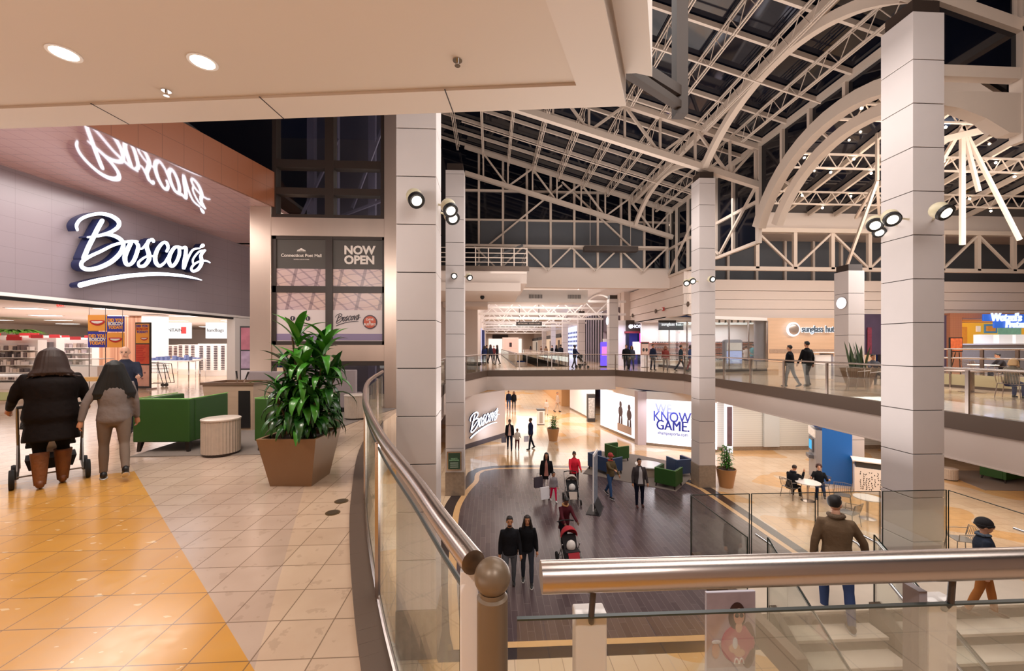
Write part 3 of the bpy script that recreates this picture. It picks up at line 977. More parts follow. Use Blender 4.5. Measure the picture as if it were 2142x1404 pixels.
# store interior shell
M_STOREW = mat('store_white', '#f1ebe8', .6)
M_STOREC = mat('store_ceiling', '#dcd0cc', .7)
p0 = WP(-11); p1 = WP(TE + 1.2)
struct(MB().prism([(p0[0] - .32, p0[1]), (p1[0] - .32, p1[1]), (p1[0] - .32, 40), (-40, 40), (-40, p0[1])], 3.2, 3.3).build('ceiling', M_STOREC))
struct(MB().box(-40, -10.2, 39.8, 40, 0, 3.3).build('wall_left', M_STOREW))
struct(MB().box(-34.2, -34, -5, 40, 0, 3.3).build('wall_left', M_STOREW))
M_TROF = emat('ceiling_panel_glow', '#fff3ea', 4)
tp = None
for i in range(6):
    for j in range(8):
        x = -12.5 - 3.4 * i; y = 6.0 + 4.0 * j
        if tp is None:
            tp = thing('ceiling_panel_light', 'square glowing ceiling panel inside the department store', 'ceiling light', (x, y, 3.195), 0, 'store ceiling panels')
            MB().box(-.62, .62, -.32, .32, -.012, 0).build('frame', M_WHITE, tp)
            MB().box(-.56, .56, -.27, .27, -.018, -.01).build('diffuser', M_TROF, tp)
        else:
            dup(tp, (x, y, 3.195))
# walls closing the gallery behind the camera and beside
struct(MB().box(-40, 45, -5.3, -5, LOW, 15).build('wall_back', M_WALL))
struct(MB().box(45, 45.2, -5, 45, LOW, 15).build('wall_right', M_WALL))

# ================================================================ lift tower
EY = 10.8
M_SIGNG = mat('sign_dark_taupe', '#4a423b', .5)
ev = thing('lift_tower', 'steel clad lift tower with brown window frames and poster panels beside the white column', 'lift', (-4.3, EY, 0))
def bx(name, m, x0, x1, z0, z1, y0=EY, y1=None, bev=0):
    return MB().box(x0, x1, y0, y1 if y1 is not None else EY + .25, z0, z1).build(name, m, ev, world=True, bevel=bev)
XA, XB, XM, XN = -6.16, -5.63, -2.77, -2.42
bx('pier', M_CLAD, XA, XB, 0, ZS, y0=EY - .05, bev=.01)
bx('pier', M_CLAD, XM, XN, 0, 9.5, y0=EY - .05, bev=.01)
bx('transom', M_CLAD, XB, XM, 4.46, 4.93, y0=EY - .04)
bx('transom', M_CLAD, XB, XM, 1.22, 1.64, y0=EY - .02)
bx('frame', M_DBROWN, XB, XM, 4.38, 4.46, y0=EY)
bx('frame', M_DBROWN, XB, XM, 1.64, 1.74, y0=EY)
bx('frame', M_DBROWN, XB, XM, 3.0, 3.17, y0=EY)
bx('frame', M_DBROWN, XB, XB + .1, 1.64, 4.46, y0=EY)
bx('frame', M_DBROWN, XM - .06, XM, 1.64, 4.46, y0=EY)
bx('mullion', M_DBROWN, -4.28, -4.10, 1.64, 4.46, y0=EY - .01)
bx('mullion', M_DBROWN, -4.30, -4.08, 4.93, 9.5, y0=EY)
for z0, z1 in ((4.93, 5.03), (5.55, 5.72), (6.25, 6.45), (9.3, 9.5)):
    bx('frame', M_DBROWN, XB, XM, z0, z1, y0=EY + .01)
bx('frame', M_DBROWN, XB, XB + .1, 4.93, 9.5)
bx('frame', M_DBROWN, XM - .1, XM, 4.93, 9.5)
bx('frame', M_DBROWN, XB, XM, 1.1, 1.22)
bx('glass_panel', M_GLASS, XB, XM, 4.93, 9.5, y0=EY + .1, y1=EY + .12)
bx('glass_panel', M_GLASS, XB, XM, 0.05, 1.2, y0=EY + .1, y1=EY + .12)
bx('back_wall', mat('shaft_wall', '#4a4450', .6), XB - .4, XM + .2, 0, 9.5, y0=EY + 3.2, y1=EY + 3.3)
for x in (-5.2, -4.6, -3.6, -3.1):
    bx('guide_rail', mat('shaft_steel', '#5a5468', .5), x - .1, x + .1, 0, 9.5, y0=EY + 1.6 + .3 * (x + 4), y1=EY + 1.8 + .3 * (x + 4))
for (a1, b1, a2, b2) in ((-5.5, 5.2, -4.4, 7.6), (-4.0, 5.6, -2.9, 8.6), (-5.5, 4.9, -3.0, 5.9)):
    MB().beam((a1, EY + 1.2, b1), (a2, EY + 1.2, b2), .07, .07).build('brace', mat('shaft_steel', '#5a5468', .5), ev, world=True)
# poster panes
def steelpic():
    n = NB('printed_roof_photo')
    t = n.m_('ADD', n.m_('MULTIPLY', n.x, .9), n.m_('MULTIPLY', n.z, 1.0))
    s = n.m_('ADD', n.m_('MULTIPLY', n.x, -1.1), n.m_('MULTIPLY', n.z, .8))
    g = n.noise(.9, 1)
    base = n.mix(g, '#d9b59a', '#b9a3b8')
    w_ = n.m_('MULTIPLY', n.noise(1.3, 1), 1.2)
    base = n.mix(n.m_('MULTIPLY', n.line(n.m_('ADD', n.m_('MULTIPLY', t, 3.2), w_), .09), .45), base, '#6d5865')
    base = n.mix(n.m_('MULTIPLY', n.line(n.m_('SUBTRACT', n.m_('ADD', n.m_('MULTIPLY', s, 1.1), n.m_('MULTIPLY', n.z, 5.)), w_), .06), .4), base, '#6a5462')
    base = n.mix(n.m_('MULTIPLY', n.line(n.m_('ADD', n.m_('MULTIPLY', n.x, 1.7), n.m_('MULTIPLY', n.z, -.4)), .07), .5), base, '#57434f')
    n.put(base, n.b.inputs['Base Color'])
    n.b.inputs['Roughness'].default_value = .3
    return n.m
M_PIC = steelpic()
M_PAPER = mat('poster_paper', '#d8c8c4', .4)
panes = [(-5.53, -4.28), (-4.10, -2.83)]
for i, (a, b) in enumerate(panes):
    bx('poster', M_SIGNG, a, b, 3.62, 4.38, y0=EY + .03, y1=EY + .06)
    bx('poster', M_PIC, a, b, 3.17, 3.62, y0=EY + .03, y1=EY + .06)
    bx('poster', M_PIC, a, b, 2.55, 3.0, y0=EY + .03, y1=EY + .06)
    bx('poster', M_PAPER, a, b, 1.74, 2.55, y0=EY + .03, y1=EY + .06)
    bx('poster', mat('poster_violet', '#8c7b98', .4), a, b, 1.76, 1.93, y0=EY + .025, y1=EY + .03)
YT = EY + .02
M_INKW = mat('pale_lettering', '#e6d8cc', .5)
M_INKD = mat('dark_lettering', '#2e2733', .5)
text('NOW\nOPEN', .30, M_INKW, (-3.42, YT, 3.98), (1, 0, 0), ev, .008, bold=.012)
text('Connecticut Post Mall', .115, M_INKW, (-4.9, YT, 3.96), (1, 0, 0), ev, .008, bold=.002)
text('SHOPPING LIKE NO OTHER', .032, M_INKW, (-4.9, YT, 3.86), (1, 0, 0), ev, .004)
m = MB()
for dx, dz, r in ((0, .04, .035), (-.05, .02, .026), (.05, .02, .026), (-.09, .01, .018), (.09, .01, .018)):
    m.lathe((0, 0, 0), [(r, 0), (r, .006)], 10)
    m.v[-20:] = [(-4.9 + dx + p[0], YT - p[2], 4.08 + dz + p[1]) for p in m.v[-20:]]
m.box(-5.02, -4.78, YT - .004, YT, 4.055, 4.06)
m.build('emblem', M_INKW, ev, world=True)
m = MB()
for k in range(3):
    m.lathe((0, 0, 0), [(.062, 0), (.062, .006)], 18)
    m.v[-36:] = [(-5.12 + .19 * k + p[0], YT - p[2], 2.33 + p[1]) for p in m.v[-36:]]
m.build('social_badge', M_INKD, ev, world=True)
text('f', .1, M_INKW, (-5.12, YT - .008, 2.33), (1, 0, 0), ev, .004, bold=.003)
text('t', .1, M_INKW, (-4.93, YT - .008, 2.33), (1, 0, 0), ev, .004, bold=.003)
text('i', .1, M_INKW, (-4.74, YT - .008, 2.33), (1, 0, 0), ev, .004, bold=.003)
text('connecticutpostmall.com', .065, M_INKD, (-4.9, YT, 2.15), (1, 0, 0), ev, .004)
m = MB(); m.lathe((0, 0, 0), [(.185, 0), (.185, .006)], 28)
m.v = [(-3.15 + p[0], YT - p[2], 2.24 + p[1]) for p in m.v]
m.build('badge', mat('badge_dark', '#4a2c33', .4), ev, world=True)
m = MB(); m.lathe((0, 0, 0), [(.155, 0), (.155, .006)], 28)
m.v = [(-3.15 + p[0], YT - .007 - p[2], 2.24 + p[1]) for p in m.v]
m.build('badge', mat('badge_red', '#c4512f', .4), ev, world=True)
text("DAVE\n&\nBUSTER'S", .075, M_INKW, (-3.15, YT - .016, 2.24), (1, 0, 0), ev, .004, bold=.002)
# ================================================================ glass railings
def railing(label, pts, spacing=1.95, top=1.05, zb=.03, rad=.028, n_rail=10, z=0., first=True, last=True, posts=None):
    pts = [Vector((p[0], p[1], z)) for p in pts]
    t = thing('glass_railing', label, 'railing', tuple(pts[0]))
    MB().tube([p + Vector((0, 0, top)) for p in pts], rad, n_rail).build('handrail', M_STAIN, t, smooth=True, world=True)
    for i, (a, b) in enumerate(zip(pts, pts[1:])):
        L = (b - a).length; n = max(1, round(L / spacing)); d = (b - a) / L
        nn = Vector((d.y, -d.x, 0))
        for k in range(n):
            p = a + d * (L * k / n + .05); q = a + d * (L * (k + 1) / n - .05)
            MB().slab([p + Vector((0, 0, zb)), q + Vector((0, 0, zb)), q + Vector((0, 0, top - .09)), p + Vector((0, 0, top - .09))], nn * .012).build('glass_panel', M_GLASS, t, world=True)
            MB().beam(p + Vector((0, 0, top - .085)), q + Vector((0, 0, top - .085)), .014, .008).build('glass_edge', M_GEDGE, t, world=True)
            c = a + d * (L * k / n)
            if (k or i or first):
                MB().beam(c + nn * .03 + Vector((0, 0, -.35)), c + nn * .03 + Vector((0, 0, top - .03)), .05, .07).build('post', M_STAIN, t, world=True)
    if last:
        c = pts[-1]
        MB().beam(c + Vector((0, 0, -.35)), c + Vector((0, 0, top - .03)), .05, .07).build('post', M_STAIN, t, world=True)
    return t
railing('glass railing with steel posts along the shop side edge, passing behind the tall columns', EAST[:2][::-1], 2.05, 1.07)
railing('short angled glass railing between the bridge and the shop side edge', [EAST[2], EAST[1]], 2.1, 1.07)
railing('long straight glass railing across the front of the bridge', [(-.25, 27.1), (8.45, 27.1)], 1.95, 1.07)
railing('angled glass railing at the left end of the bridge, beside the slim column', [(-2.0, 21.6), (-.25, 27.1)], 1.9, 1.07)
railing('glass railing behind the two left hand columns', [(-2.0, 12.5), (-2.0, 21.6)], 1.9, 1.07)
railing('left side railing of the far concourse opening', [(2.05, 32.1), (2.05, 78)], 1.5, 1.07)
railing('near end railing of the far concourse opening', [(2.05, 32.1), (6.2, 32.1)], .9, 1.07)
railing('right side railing of the far concourse opening', [(6.2, 32.1), (6.2, 78)], 1.5, 1.07)

# curved railing beside the camera
t = thing('curved_railing', 'curved glass railing with a thick brushed steel handrail sweeping towards the camera', 'railing', (CURVE[6].x, CURVE[6].y, 0))
MB().tube([p + Vector((0, 0, 1.07)) for p in CURVE], .030, 20).build('handrail', M_STAIN, t, smooth=True, world=True)
Ls = [0]
for a, b in zip(CURVE, CURVE[1:]): Ls.append(Ls[-1] + (b - a).length)
def along(s):
    for i in range(len(Ls) - 1):
        if s <= Ls[i + 1] or i == len(Ls) - 2:
            k = (s - Ls[i]) / (Ls[i + 1] - Ls[i]); return CURVE[i].lerp(CURVE[i + 1], k)
posts = [.03, 1.72, 3.5, 5.3, 7.1]
posts = [p for p in posts if p < Ls[-1]]
for i, s in enumerate(posts):
    p = along(s); d = (along(min(Ls[-1], s + .05)) - along(max(0, s - .05))).normalized()
    if i == 0:
        m = MB().beam(p + Vector((-.0, 0.02, 0)), p + Vector((0, 0.02, 1.03)), .045, .03)
        m.build('post', M_WHITE, t, world=True, bevel=.003)
        continue
    nn = Vector((d.y, -d.x, 0))
    for o in (-.022, .022):
        q = p + d * o
        MB().beam(q + Vector((0, 0, -.1)), q + Vector((0, 0, 1.0)), .016, .05).build('post', M_STAIN, t, world=True)
for i in range(len(posts)):
    s0 = posts[i] + .05; s1 = (posts[i + 1] if i + 1 < len(posts) else Ls[-1]) - .04
    if s1 - s0 < .3: continue
    P = [along(s0 + (s1 - s0) * k / 10) for k in range(11)]
    m = MB(); e = MB()
    inner = [p + Vector((0, 0, .04)) for p in P] ; outer = [p + Vector((0, 0, .97)) for p in P]
    for a, b, c, d in zip(inner, inner[1:], outer, outer[1:]):
        dd = (b - a).normalized(); nn = Vector((dd.y, -dd.x, 0)) * .012
        m.slab([a, b, d, c], nn)
    m.build('glass_panel', M_GLASS, t, world=True)
    e.tube([p + Vector((0, 0, .975)) for p in P], .007, 6)
    e.tube([P[0] + Vector((0, 0, .04)), P[0] + Vector((0, 0, .97))], .007, 6)
    e.build('glass_edge', M_GEDGE, t, world=True)
MB().tube([p + Vector((0, 0, .045)) for p in CURVE], .012, 6).build('base_channel', M_STAIN, t, world=True)

# straight railing in front of the camera
bp_ = PX(1030, .95)
t = thing('front_railing', 'thick straight brushed steel handrail with glass and white posts right in front of the camera', 'railing', (2, FRONTY, 0))
RZc_ = 1.075
MB().tube([(.115, FRONTY, RZc_), (12.0, FRONTY, RZc_)], .0345, 28).build('handrail', M_STAIN, t, smooth=True, world=True)
for i, (px, w) in enumerate(((1237, .075), (1973, .075), (2700, .075), (3450, .075))):
    x = XY(px, FRONTY + .02) if i < 2 else .25 + .82 * i
    MB().box(x - w / 2, x + w / 2, FRONTY + .02, FRONTY + .06, 0, .975).build('post', M_WHITE, t, world=True, bevel=.004)
    if i: MB().box(x - w / 2 - .025, x - w / 2 - .004, FRONTY + .02, FRONTY + .06, 0, 1.0).build('post_bracket', mat('bracket_grey', '#8d8488', .5), t, world=True)
    MB().tube([(x, FRONTY + .02, .955), (x - .005, FRONTY, .985), (x, FRONTY, 1.045)], .007, 8).build('saddle', M_DBROWN, t, world=True)
x0 = .06
for i in range(4):
    x1 = x0 + 1.6
    MB().box(x0, x1 - .02, FRONTY - .005, FRONTY + .005, .04, .980).build('glass_panel', M_GLASS, t, world=True)
    MB().box(x0, x1 - .02, FRONTY - .0053, FRONTY + .0053, .980, .984).build('glass_edge', M_GEDGE, t, world=True)
    x0 = x1
M_TAUPE = mat('taupe_enamel', '#6e5c49', .38, metal=.25)
t = thing('ball_post', 'bronze newel post topped with a ball where the two handrails meet', 'post', (bp_[0], bp_[1], 0))
MB().lathe((0, 0, 0), [(.036, 0), (.036, 1.015), (.030, 1.02), (.030, 1.03)], 28).build('shaft', M_TAUPE, t, smooth=True)
MB().sph((0, 0, 1.062), .0425, 28, 18).build('ball', M_TAUPE, t, smooth=2)

# ================================================================ stairs below the railing
SX0, SX1, SX2, SX3 = 4.0, 5.35, 5.55, 8.3
LZ, LY0, LY1 = -2.15, 5.5, 7.1
M_TREAD = mat('pale_stair_tile', '#d5c3b0', .3, var=.08, vscale=4)
M_RISER = mat('brown_riser', '#6b5747', .45, var=.08)
t = thing('staircase', 'tiled stairs with brown risers climbing to a glass guarded landing below the front railing', 'stairs', (5.5, 3.5, LOW))
MB().box(3.7, SX3 + .2, LY0, LY1, LZ - .3, LZ).build('landing', M_TREAD, t, world=True)
MB().box(3.68, SX3 + .22, LY0 + .3, LY1 + .02, LZ - .35, LZ - .3).build('landing_soffit', M_RISER, t, world=True)
NS = 13
rz_ = (LZ - LOW) / (NS + 1)
for k in range(NS):
    z = LZ - rz_ * (k + 1); y1 = LY0 - .285 * k; y0 = y1 - .285
    for xa, xb in ((SX0, SX1), (SX2, SX3)):
        MB().box(xa, xb, y0 - .03, y1, z - .04, z).build('tread', M_TREAD, t, world=True)
        MB().box(xa, xb, y1 - .02, y1, z, z + rz_ - .04).build('riser', M_RISER, t, world=True)
ybot = LY0 - .285 * NS
for xa in (SX0 - .1, SX1 + .02, SX3):
    m = MB().slab([(xa, LY0, LZ - .45), (xa, LY0, LZ + .12), (xa, ybot, LOW + .25), (xa, ybot, LOW)], (.1 if xa != SX1 + .02 else .16, 0, 0))
    m.build('stringer', M_RISER, t, world=True)
MB().box(3.6, 3.74, LY0 - .9, LY1, LZ - .3, LZ + .06).build('stringer', M_RISER, t, world=True)
def sglass(P, nv, nm='glass_panel'):
    MB().slab(P, nv).build(nm, M_GLASS, t, world=True)
    for a, b in zip(P, P[1:] + P[:1]):
        MB().beam(a, b, .012, .012).build('glass_edge', M_GEDGE, t, world=True)
GT = LZ + 1.07
for xa, xb in ((3.62, 4.7), (4.74, 5.95), (6.0, 7.2), (7.25, 8.5)):
    sglass([(xa, LY1 + .05, LZ - .4), (xb, LY1 + .05, LZ - .4), (xb, LY1 + .05, GT), (xa, LY1 + .05, GT)], (0, .012, 0))
for x in (3.6, SX3 + .22):
    sglass([(x, LY1 + .03, LZ - .3), (x, LY0 + .02, LZ - .3), (x, LY0 + .02, GT), (x, LY1 + .03, GT)], (.012, 0, 0))
for x in (SX0 - .12, SX1 + .1, SX3 + .12):
    sglass([(x, LY0, LZ - .1), (x, ybot + .2, LOW + .2), (x, ybot + .2, LOW + 1.1), (x, LY0, GT)], (.012, 0, 0))
for x in (SX0 + .02, SX1 - .05, SX2 + .05, SX3 - .1):
    MB().tube([(x, LY0 + .45, LZ + .9), (x, LY0 + .1, LZ + .9), (x, ybot + .2, LOW + .9)], .02, 10).build('handrail', M_CHROME, t, world=True, smooth=True)
m = MB()
for k in range(7):
    y = LY0 - .4 - .5 * k; z = LZ - .12 - (LY0 - y) * .58
    for dz in (0, .14):
        m.sph((SX0 - .13, y, z + dz), .03, 8, 6)
m.build('glass_bolts', M_CHROME, t, world=True)

# ================================================================ concourse beyond the bridge
struct(MB().box(-6, 14, 33, 105, 6.2, 6.3).build('ceiling', M_WHITE))
struct(MB().box(-8, 12.0, 27.5, 33, 6.2, 6.3).build('ceiling', M_WHITE))
struct(MB().box(-1.25, -.95, 32.5, 105, 0, 6.2).build('wall_left', M_WALL))
struct(MB().box(11.2, 11.9, 33.6, 34.4, 2.9, 6.3).build('wall_right', M_WALL))
struct(MB().box(-6.5, -.95, 30.0, 32.5, 0, 6.2).build('wall_left', M_WALL))
struct(MB().box(-6, 14, 104.5, 105, 0, 6.2).build('wall_north', M_WALL))
struct(MB().box(11.15, 11.4, 34.4, 105, 0, 6.2).build('wall_right', M_WALL))
# header box with vents
xh0, yh0 = PX(1000, 28.5); xh1, yh1 = PX(1232, 28.5)
t = thing('duct_header', 'white boxed header with two grilles over the start of the concourse', 'duct', ((xh0 + xh1) / 2, 28.6, 4.7))
MB().box(xh0, xh1, 28.5, 30.0, 4.7, 5.6).build('casing', M_WHITE, t, world=True)
for xq in (xh0 + .5, xh1 - .5):
    MB().box(xq - .04, xq + .04, 29.2, 29.3, 5.6, 6.2).build('hanger', M_WHITE, t, world=True)
for px in (1121, 1203):
    gx = PX(px, 28.5)[0]
    MB().box(gx - .5, gx + .5, 28.44, 28.5, 4.95, 5.28).build('grille_frame', M_WHITE, t, world=True)
    m = MB()
    for k in range(12):
        m.box(gx - .47 + .08 * k, gx - .43 + .08 * k, 28.42, 28.45, 4.98, 5.25)
    m.build('grille', M_DGREY, t, world=True)
tp2 = None
for i, y in enumerate((33, 38.5, 45, 52, 61, 67, 80)):
    if tp2 is None:
        tp2 = thing('concourse_truss', 'white zigzag truss crossing the far concourse', 'roof truss', (0, y, 0), 0, 'far concourse trusses')
        MB().beam((-.95, 0, 5.3), (11.15, 0, 5.3), .14, .18).build('top_chord', M_WHITE, tp2)
        MB().beam((-.95, 0, 4.25), (11.15, 0, 4.25), .14, .18).build('bottom_chord', M_WHITE, tp2)
        m = MB()
        for k in range(6):
            a = -.8 + 1.9 * k
            m.beam((a, 0, 4.3), (a + .95, 0, 5.25), .08, .08); m.beam((a + .95, 0, 5.25), (a + 1.9, 0, 4.3), .08, .08)
        m.build('web', M_WHITE, tp2)
    else:
        dup(tp2, (0, y, 0))
tp3 = None
for i, y in enumerate((30.2, 40.7, 49.7, 59.2)):
    y2 = (40.5, 49.5, 59.0, 69.0)[i]
    P = arch_pts(y + .5, y2, 5.2, 6.05, 9.2)
    m = MB(); m.tube(P, .08, 6)
    tag(m.build('roof_arch', M_WHITE), 'small white arch joining column tops in the far concourse, %s in the row' % ('nearest', 'second', 'third', 'farthest')[i], 'arch')
# pipes and clutter under the bridge roof
tag(MB().tube([(-.5, 27.9, 6.12), (11, 27.9, 6.12)], .07, 8).build('pipe', M_WHITE), 'white pipe just under the window wall above the bridge', 'pipe')
fl = None
for px in (1189, 1263):
    x, y = PX(px, 26.8)
    tq = thing('flood_lamp', 'bright small flood lamp under the window wall, %s of the pair' % ('left' if px < 1200 else 'right'), 'lamp', (x, 26.4, HZ(572, 26.8)))
    MB().sph((0, 0, 0), .11, 10, 8).build('bulb', emat('flood_glow', '#fff2e4', 40), tq, smooth=2)
    MB().box(-.05, .05, -.02, .1, .1, .5).build('bracket', M_WHITE, tq)
# left mezzanine slab beyond the slim column
mz0 = PX(918, 22)[0]; mz1 = PX(1103, 22)[0]
t = thing('mezzanine', 'cream upper balcony slab with bronze rim and rail, left of the window wall', 'balcony', (0, 22.5, 4.8))
xa, _ = PX(905, 22); xb, _ = PX(1103, 22)
MB().box(xa - 3, xb, 22.2, 27.3, 5.05, 5.72).build('slab', M_WALL, t, world=True)
MB().box(xa - 3, xb - .35, 22.0, 27.3, 4.6, 5.05).build('slab_soffit', M_WALL, t, world=True)
MB().box(xa - 3, xb + .12, 22.1, 27.4, 5.72, 5.98).build('rim', M_BRONZE, t, world=True)
for z in (6.2, 6.45, 6.7, 6.98):
    MB().tube([(xa - 3, 22.2, z), (xb, 22.2, z), (xb, 26, z)], .025, 6).build('guard_rail', M_STEEL, t, world=True)
for k in range(7):
    x = xb - .7 * k
    MB().box(x - .03, x + .03, 22.17, 22.23, 5.98, 7.0).build('guard_post', M_STEEL, t, world=True)
MB().beam((xb - 2.8, 22.4, 6.1), (xb - .2, 22.4, 7.2), .08, .12).build('stair_stringer', M_DGREY, t, world=True)
tqq = thing('security_camera', 'small dark security camera hanging under the left balcony', 'camera', (*PX(1009, 24), HZ(622, 24)))
MB().tube([(0, 0, .35), (0, 0, .05)], .02, 6).build('stem', M_DGREY, tqq)
MB().sph((0, 0, 0), .13, 10, 8).build('dome', M_BLACK, tqq, smooth=2)
struct(MB().box(-3.2, -.2, 27.4, 30.0, 4.3, 4.6).build('ceiling', M_WALL))
# overhead directory sign
t = thing('overhead_sign', 'dark grey hanging directory sign over the far concourse', 'sign', (*PX(1108, 40), 3.9))
xa, y = PX(1080, 40); xb, _ = PX(1134, 40)
MB().box(xa, xb, y, y + .2, HZ(681, 40), HZ(673, 40)).build('board', M_DGREY, t, world=True)
for xq in (xa + .3, xb - .3):
    MB().box(xq - .03, xq + .03, y + .07, y + .13, HZ(673, 40), 6.2).build('hanger', M_DGREY, t, world=True)
text('RESTROOMS   FOOD COURT', .17, M_INKW, ((xa + xb) / 2, y - .02, HZ(677, 40)), (1, 0, 0), t, .01)

# ================================================================ shops on the far right gallery
M_SHOPW = mat('shop_white', '#f0eceb', .5)
M_SHOPGL = emat('shop_light_panel', '#f4f2ff', 5)
def shopseg(name, p, q, z0, z1, m, th=.15, parent=None, off=0):
    a = Vector((*p, 0)); b = Vector((*q, 0)); d = (b - a).normalized(); nn = Vector((d.y, -d.x, 0))
    a = a + nn * off; b = b + nn * off
    return MB().slab([a + Vector((0, 0, z0)), b + Vector((0, 0, z0)), b + Vector((0, 0, z1)), a + Vector((0, 0, z1))], -nn * th).build(name, m, parent, world=parent is not None)
# sunglass shop: corner window and blonde wood wall
q0, q1, q2, q3 = PX(1368, 33), PX(1482, 25.0), PX(1605, 26.9), PX(1832, 27.3)
M_WOODW = mat('blonde_wood_wall', '#d2ad8d', .45, var=.14, vscale=2, stretch=(.3, .3, 7))
M_BANDW = mat('wood_mosaic', '#a98b74', .5, var=.5, vscale=30)
t = thing('sunglass_shop', 'pale shop front with blonde wood wall, backlit lettering and glazed corner display', 'shop', (*q2, 0))
shopseg('sign_wall', q2, q3, 0, 3.5, M_WOODW, parent=t)
shopseg('mosaic_band', (q2[0] + .15, q2[1]), q3, 1.15, 1.42, M_BANDW, .02, parent=t, off=.02)
sc_ = 26.9 / 850
sx, sy = PX(1661.5, 26.7); sz = HZ(689, 26.7)
wdir = (Vector(q3) - Vector(q2)).normalized()
m = MB().sph((0, 0, 0), (.36, .05, .36), 24, 12).xf((sx, sy + .02, sz)); m.build('globe_mark', mat('globe_mark_grey', '#b9a79b', .25, metal=.6), t, world=True, smooth=2)
m = MB().lathe((0, 0, 0), [(.47, 0), (.47, .02), (.36, .02), (.36, 0)], 28).xf((sx, sy + .1, sz), rx=pi / 2); m.build('halo', emat('sign_halo', '#e8f0ff', 2.2), t, world=True)
text('sunglass hut', .58, mat('sign_slate', '#56636e', .4), (sx + .44, sy - .08, sz), (wdir.x, wdir.y, 0), t, .06, bold=.01, align='LEFT', sx=.80)
text('sunglass hut', .58, emat('sign_halo', '#e8f0ff', 2.2), (sx + .44, sy - .03, sz), (wdir.x, wdir.y, 0), t, .01, bold=.03, align='LEFT', sx=.80)
for a, b in ((q0, q1), (q1, q2)):
    shopseg('window_glass', a, b, .18, 3.3, M_GLASS, .02, parent=t)
    shopseg('window_sill', a, b, 0, .18, M_DGREY, .3, parent=t)
    shopseg('window_head', a, b, 3.3, 3.5, M_WHITE, .2, parent=t)
    n = 3
    for k in range(n + 1):
        p = Vector(a).lerp(Vector(b), k / n)
        MB().box(p.x - .03, p.x + .03, p.y - .03, p.y + .03, .18, 3.3).build('mullion', M_STAIN, t, world=True)
MB().lathe((0, 0, 0), [(.42, 0), (.42, 3.4)], 24).xf((*PX(1592, 27.6), 0)).build('round_pillar', mat('silver_pillar', '#9b97a0', .4), t, world=True, smooth=True)
sgx, sgy = PX(1404, 29.2)
MB().box(sgx - .9, sgx + .9, sgy, sgy + .1, HZ(691, 29.4), HZ(668, 29.4)).build('hanging_sign', M_DGREY, t, world=True)
text('sunglass hut', .3, emat('small_sign_glow', '#f2f2f2', 1.5), (sgx, sgy - .03, HZ(679, 29.4)), (1, 0, 0), t, .02)
# interior of the shop
struct(MB().box(11.9, 24.6, 31.5, 31.7, 0, 3.5).build('wall_north', M_SHOPW))
shl = thing('display_shelves', 'long white shelves with orange trays and rows of dark spectacles inside the corner shop', 'shelf', (14.5, 31.2, 0))
for z in (.5, .95, 1.4, 1.85):
    MB().box(12.5, 24, 31.0, 31.5, z, z + .03).build('shelf', mat('orange_shelf', '#c9735a', .5) if z > .6 else M_WHITE, shl, world=True)
    m = MB()
    for k in range(60):
        m.box(12.6 + .19 * k, 12.72 + .19 * k, 31.0, 31.1, z + .04, z + .12)
    o = m.build('spectacles', M_DGREY, shl, world=True)
kx = thing('display_kiosk', 'rounded silver blue display kiosk standing in the corner shop window', 'kiosk', (*PX(1532, 26.6), 0))
m = MB().box(-.62, .62, -.2, .2, 0, 2.05)
m.build('housing', mat('kiosk_silver', '#a3a4b4', .3), kx, bevel=.12)
MB().box(-.5, .5, -.22, -.2, .5, 1.3).build('screen', emat('kiosk_screen', '#aab0d6', 1.4), kx)
MB().box(-.5, .5, -.22, -.2, 1.35, 1.85).build('panel', M_SHOPW, kx)
lamp('AREA', (17, 29.3, 3.3), 260, COOL, 6, 3, name='shop_light')
lamp('AREA', (13.3, 29.5, 3.3), 130, COOL, 2.5, 3, name='shop_light')
trk = None
for k in range(7):
    x, y = PX(1505 + 13 * k, 28.5)
    if trk is None:
        trk = tag(MB().cyl((0, 0, -.18), .06, .18, 8).build('track_spotlight', M_DGREY), 'small dark track spotlight inside the corner shop ceiling', 'spotlight', 'shop track spotlights'); trk.location = (x, y, 3.45)
    else:
        c = trk.copy(); COL.objects.link(c); c.location = (x, y, 3.45)
# phone repair shop
t = thing('phone_shop', 'dark fronted phone repair shop glowing blue and pink inside', 'shop', (*PX(1340, 33), 0))
a, b = PX(1310, 33.2), PX(1366, 33.2)
shopseg('fascia_sign', a, b, HZ(693, 33), 3.75, M_DBROWN, .3, parent=t)
m_ = emat('phone_sign_glow', '#e9e6ff', 2.5)
text('PHONE FIX', .36, m_, ((a[0] + b[0]) / 2 + .1, a[1] - .05, HZ(683, 33)), (1, 0, 0), t, .03, bold=.008)
m = MB().lathe((0, 0, 0), [(.17, 0), (.17, .03), (.1, .03), (.1, 0)], 16).xf((a[0] + .35, a[1] - .03, HZ(683, 33)), rx=pi / 2)
m.build('round_mark', m_, t, world=True)
MB().box(a[0] - .1, b[0] + .1, a[1] - .1, a[1] + .2, HZ(697, 33), HZ(693, 33)).build('red_rim', mat('red_rim', '#8a2f38', .4), t, world=True)
MB().box(a[0], a[0] + .25, a[1], a[1] + .3, 0, 2.8).build('jamb', mat('blue_black_jamb', '#20223c', .3), t, world=True)
MB().box(a[0], b[0], a[1] + 3.4, a[1] + 3.5, 0, 2.8).build('back_wall', mat('deep_blue_wall', '#2b2f74', .4, emis=.5), t, world=True)
MB().box(b[0] - .9, b[0] - .1, a[1] + .4, a[1] + .5, 1.9, 2.7).build('pink_sign', emat('pink_sign_glow', '#ff4fc0', 1.6), t, world=True)
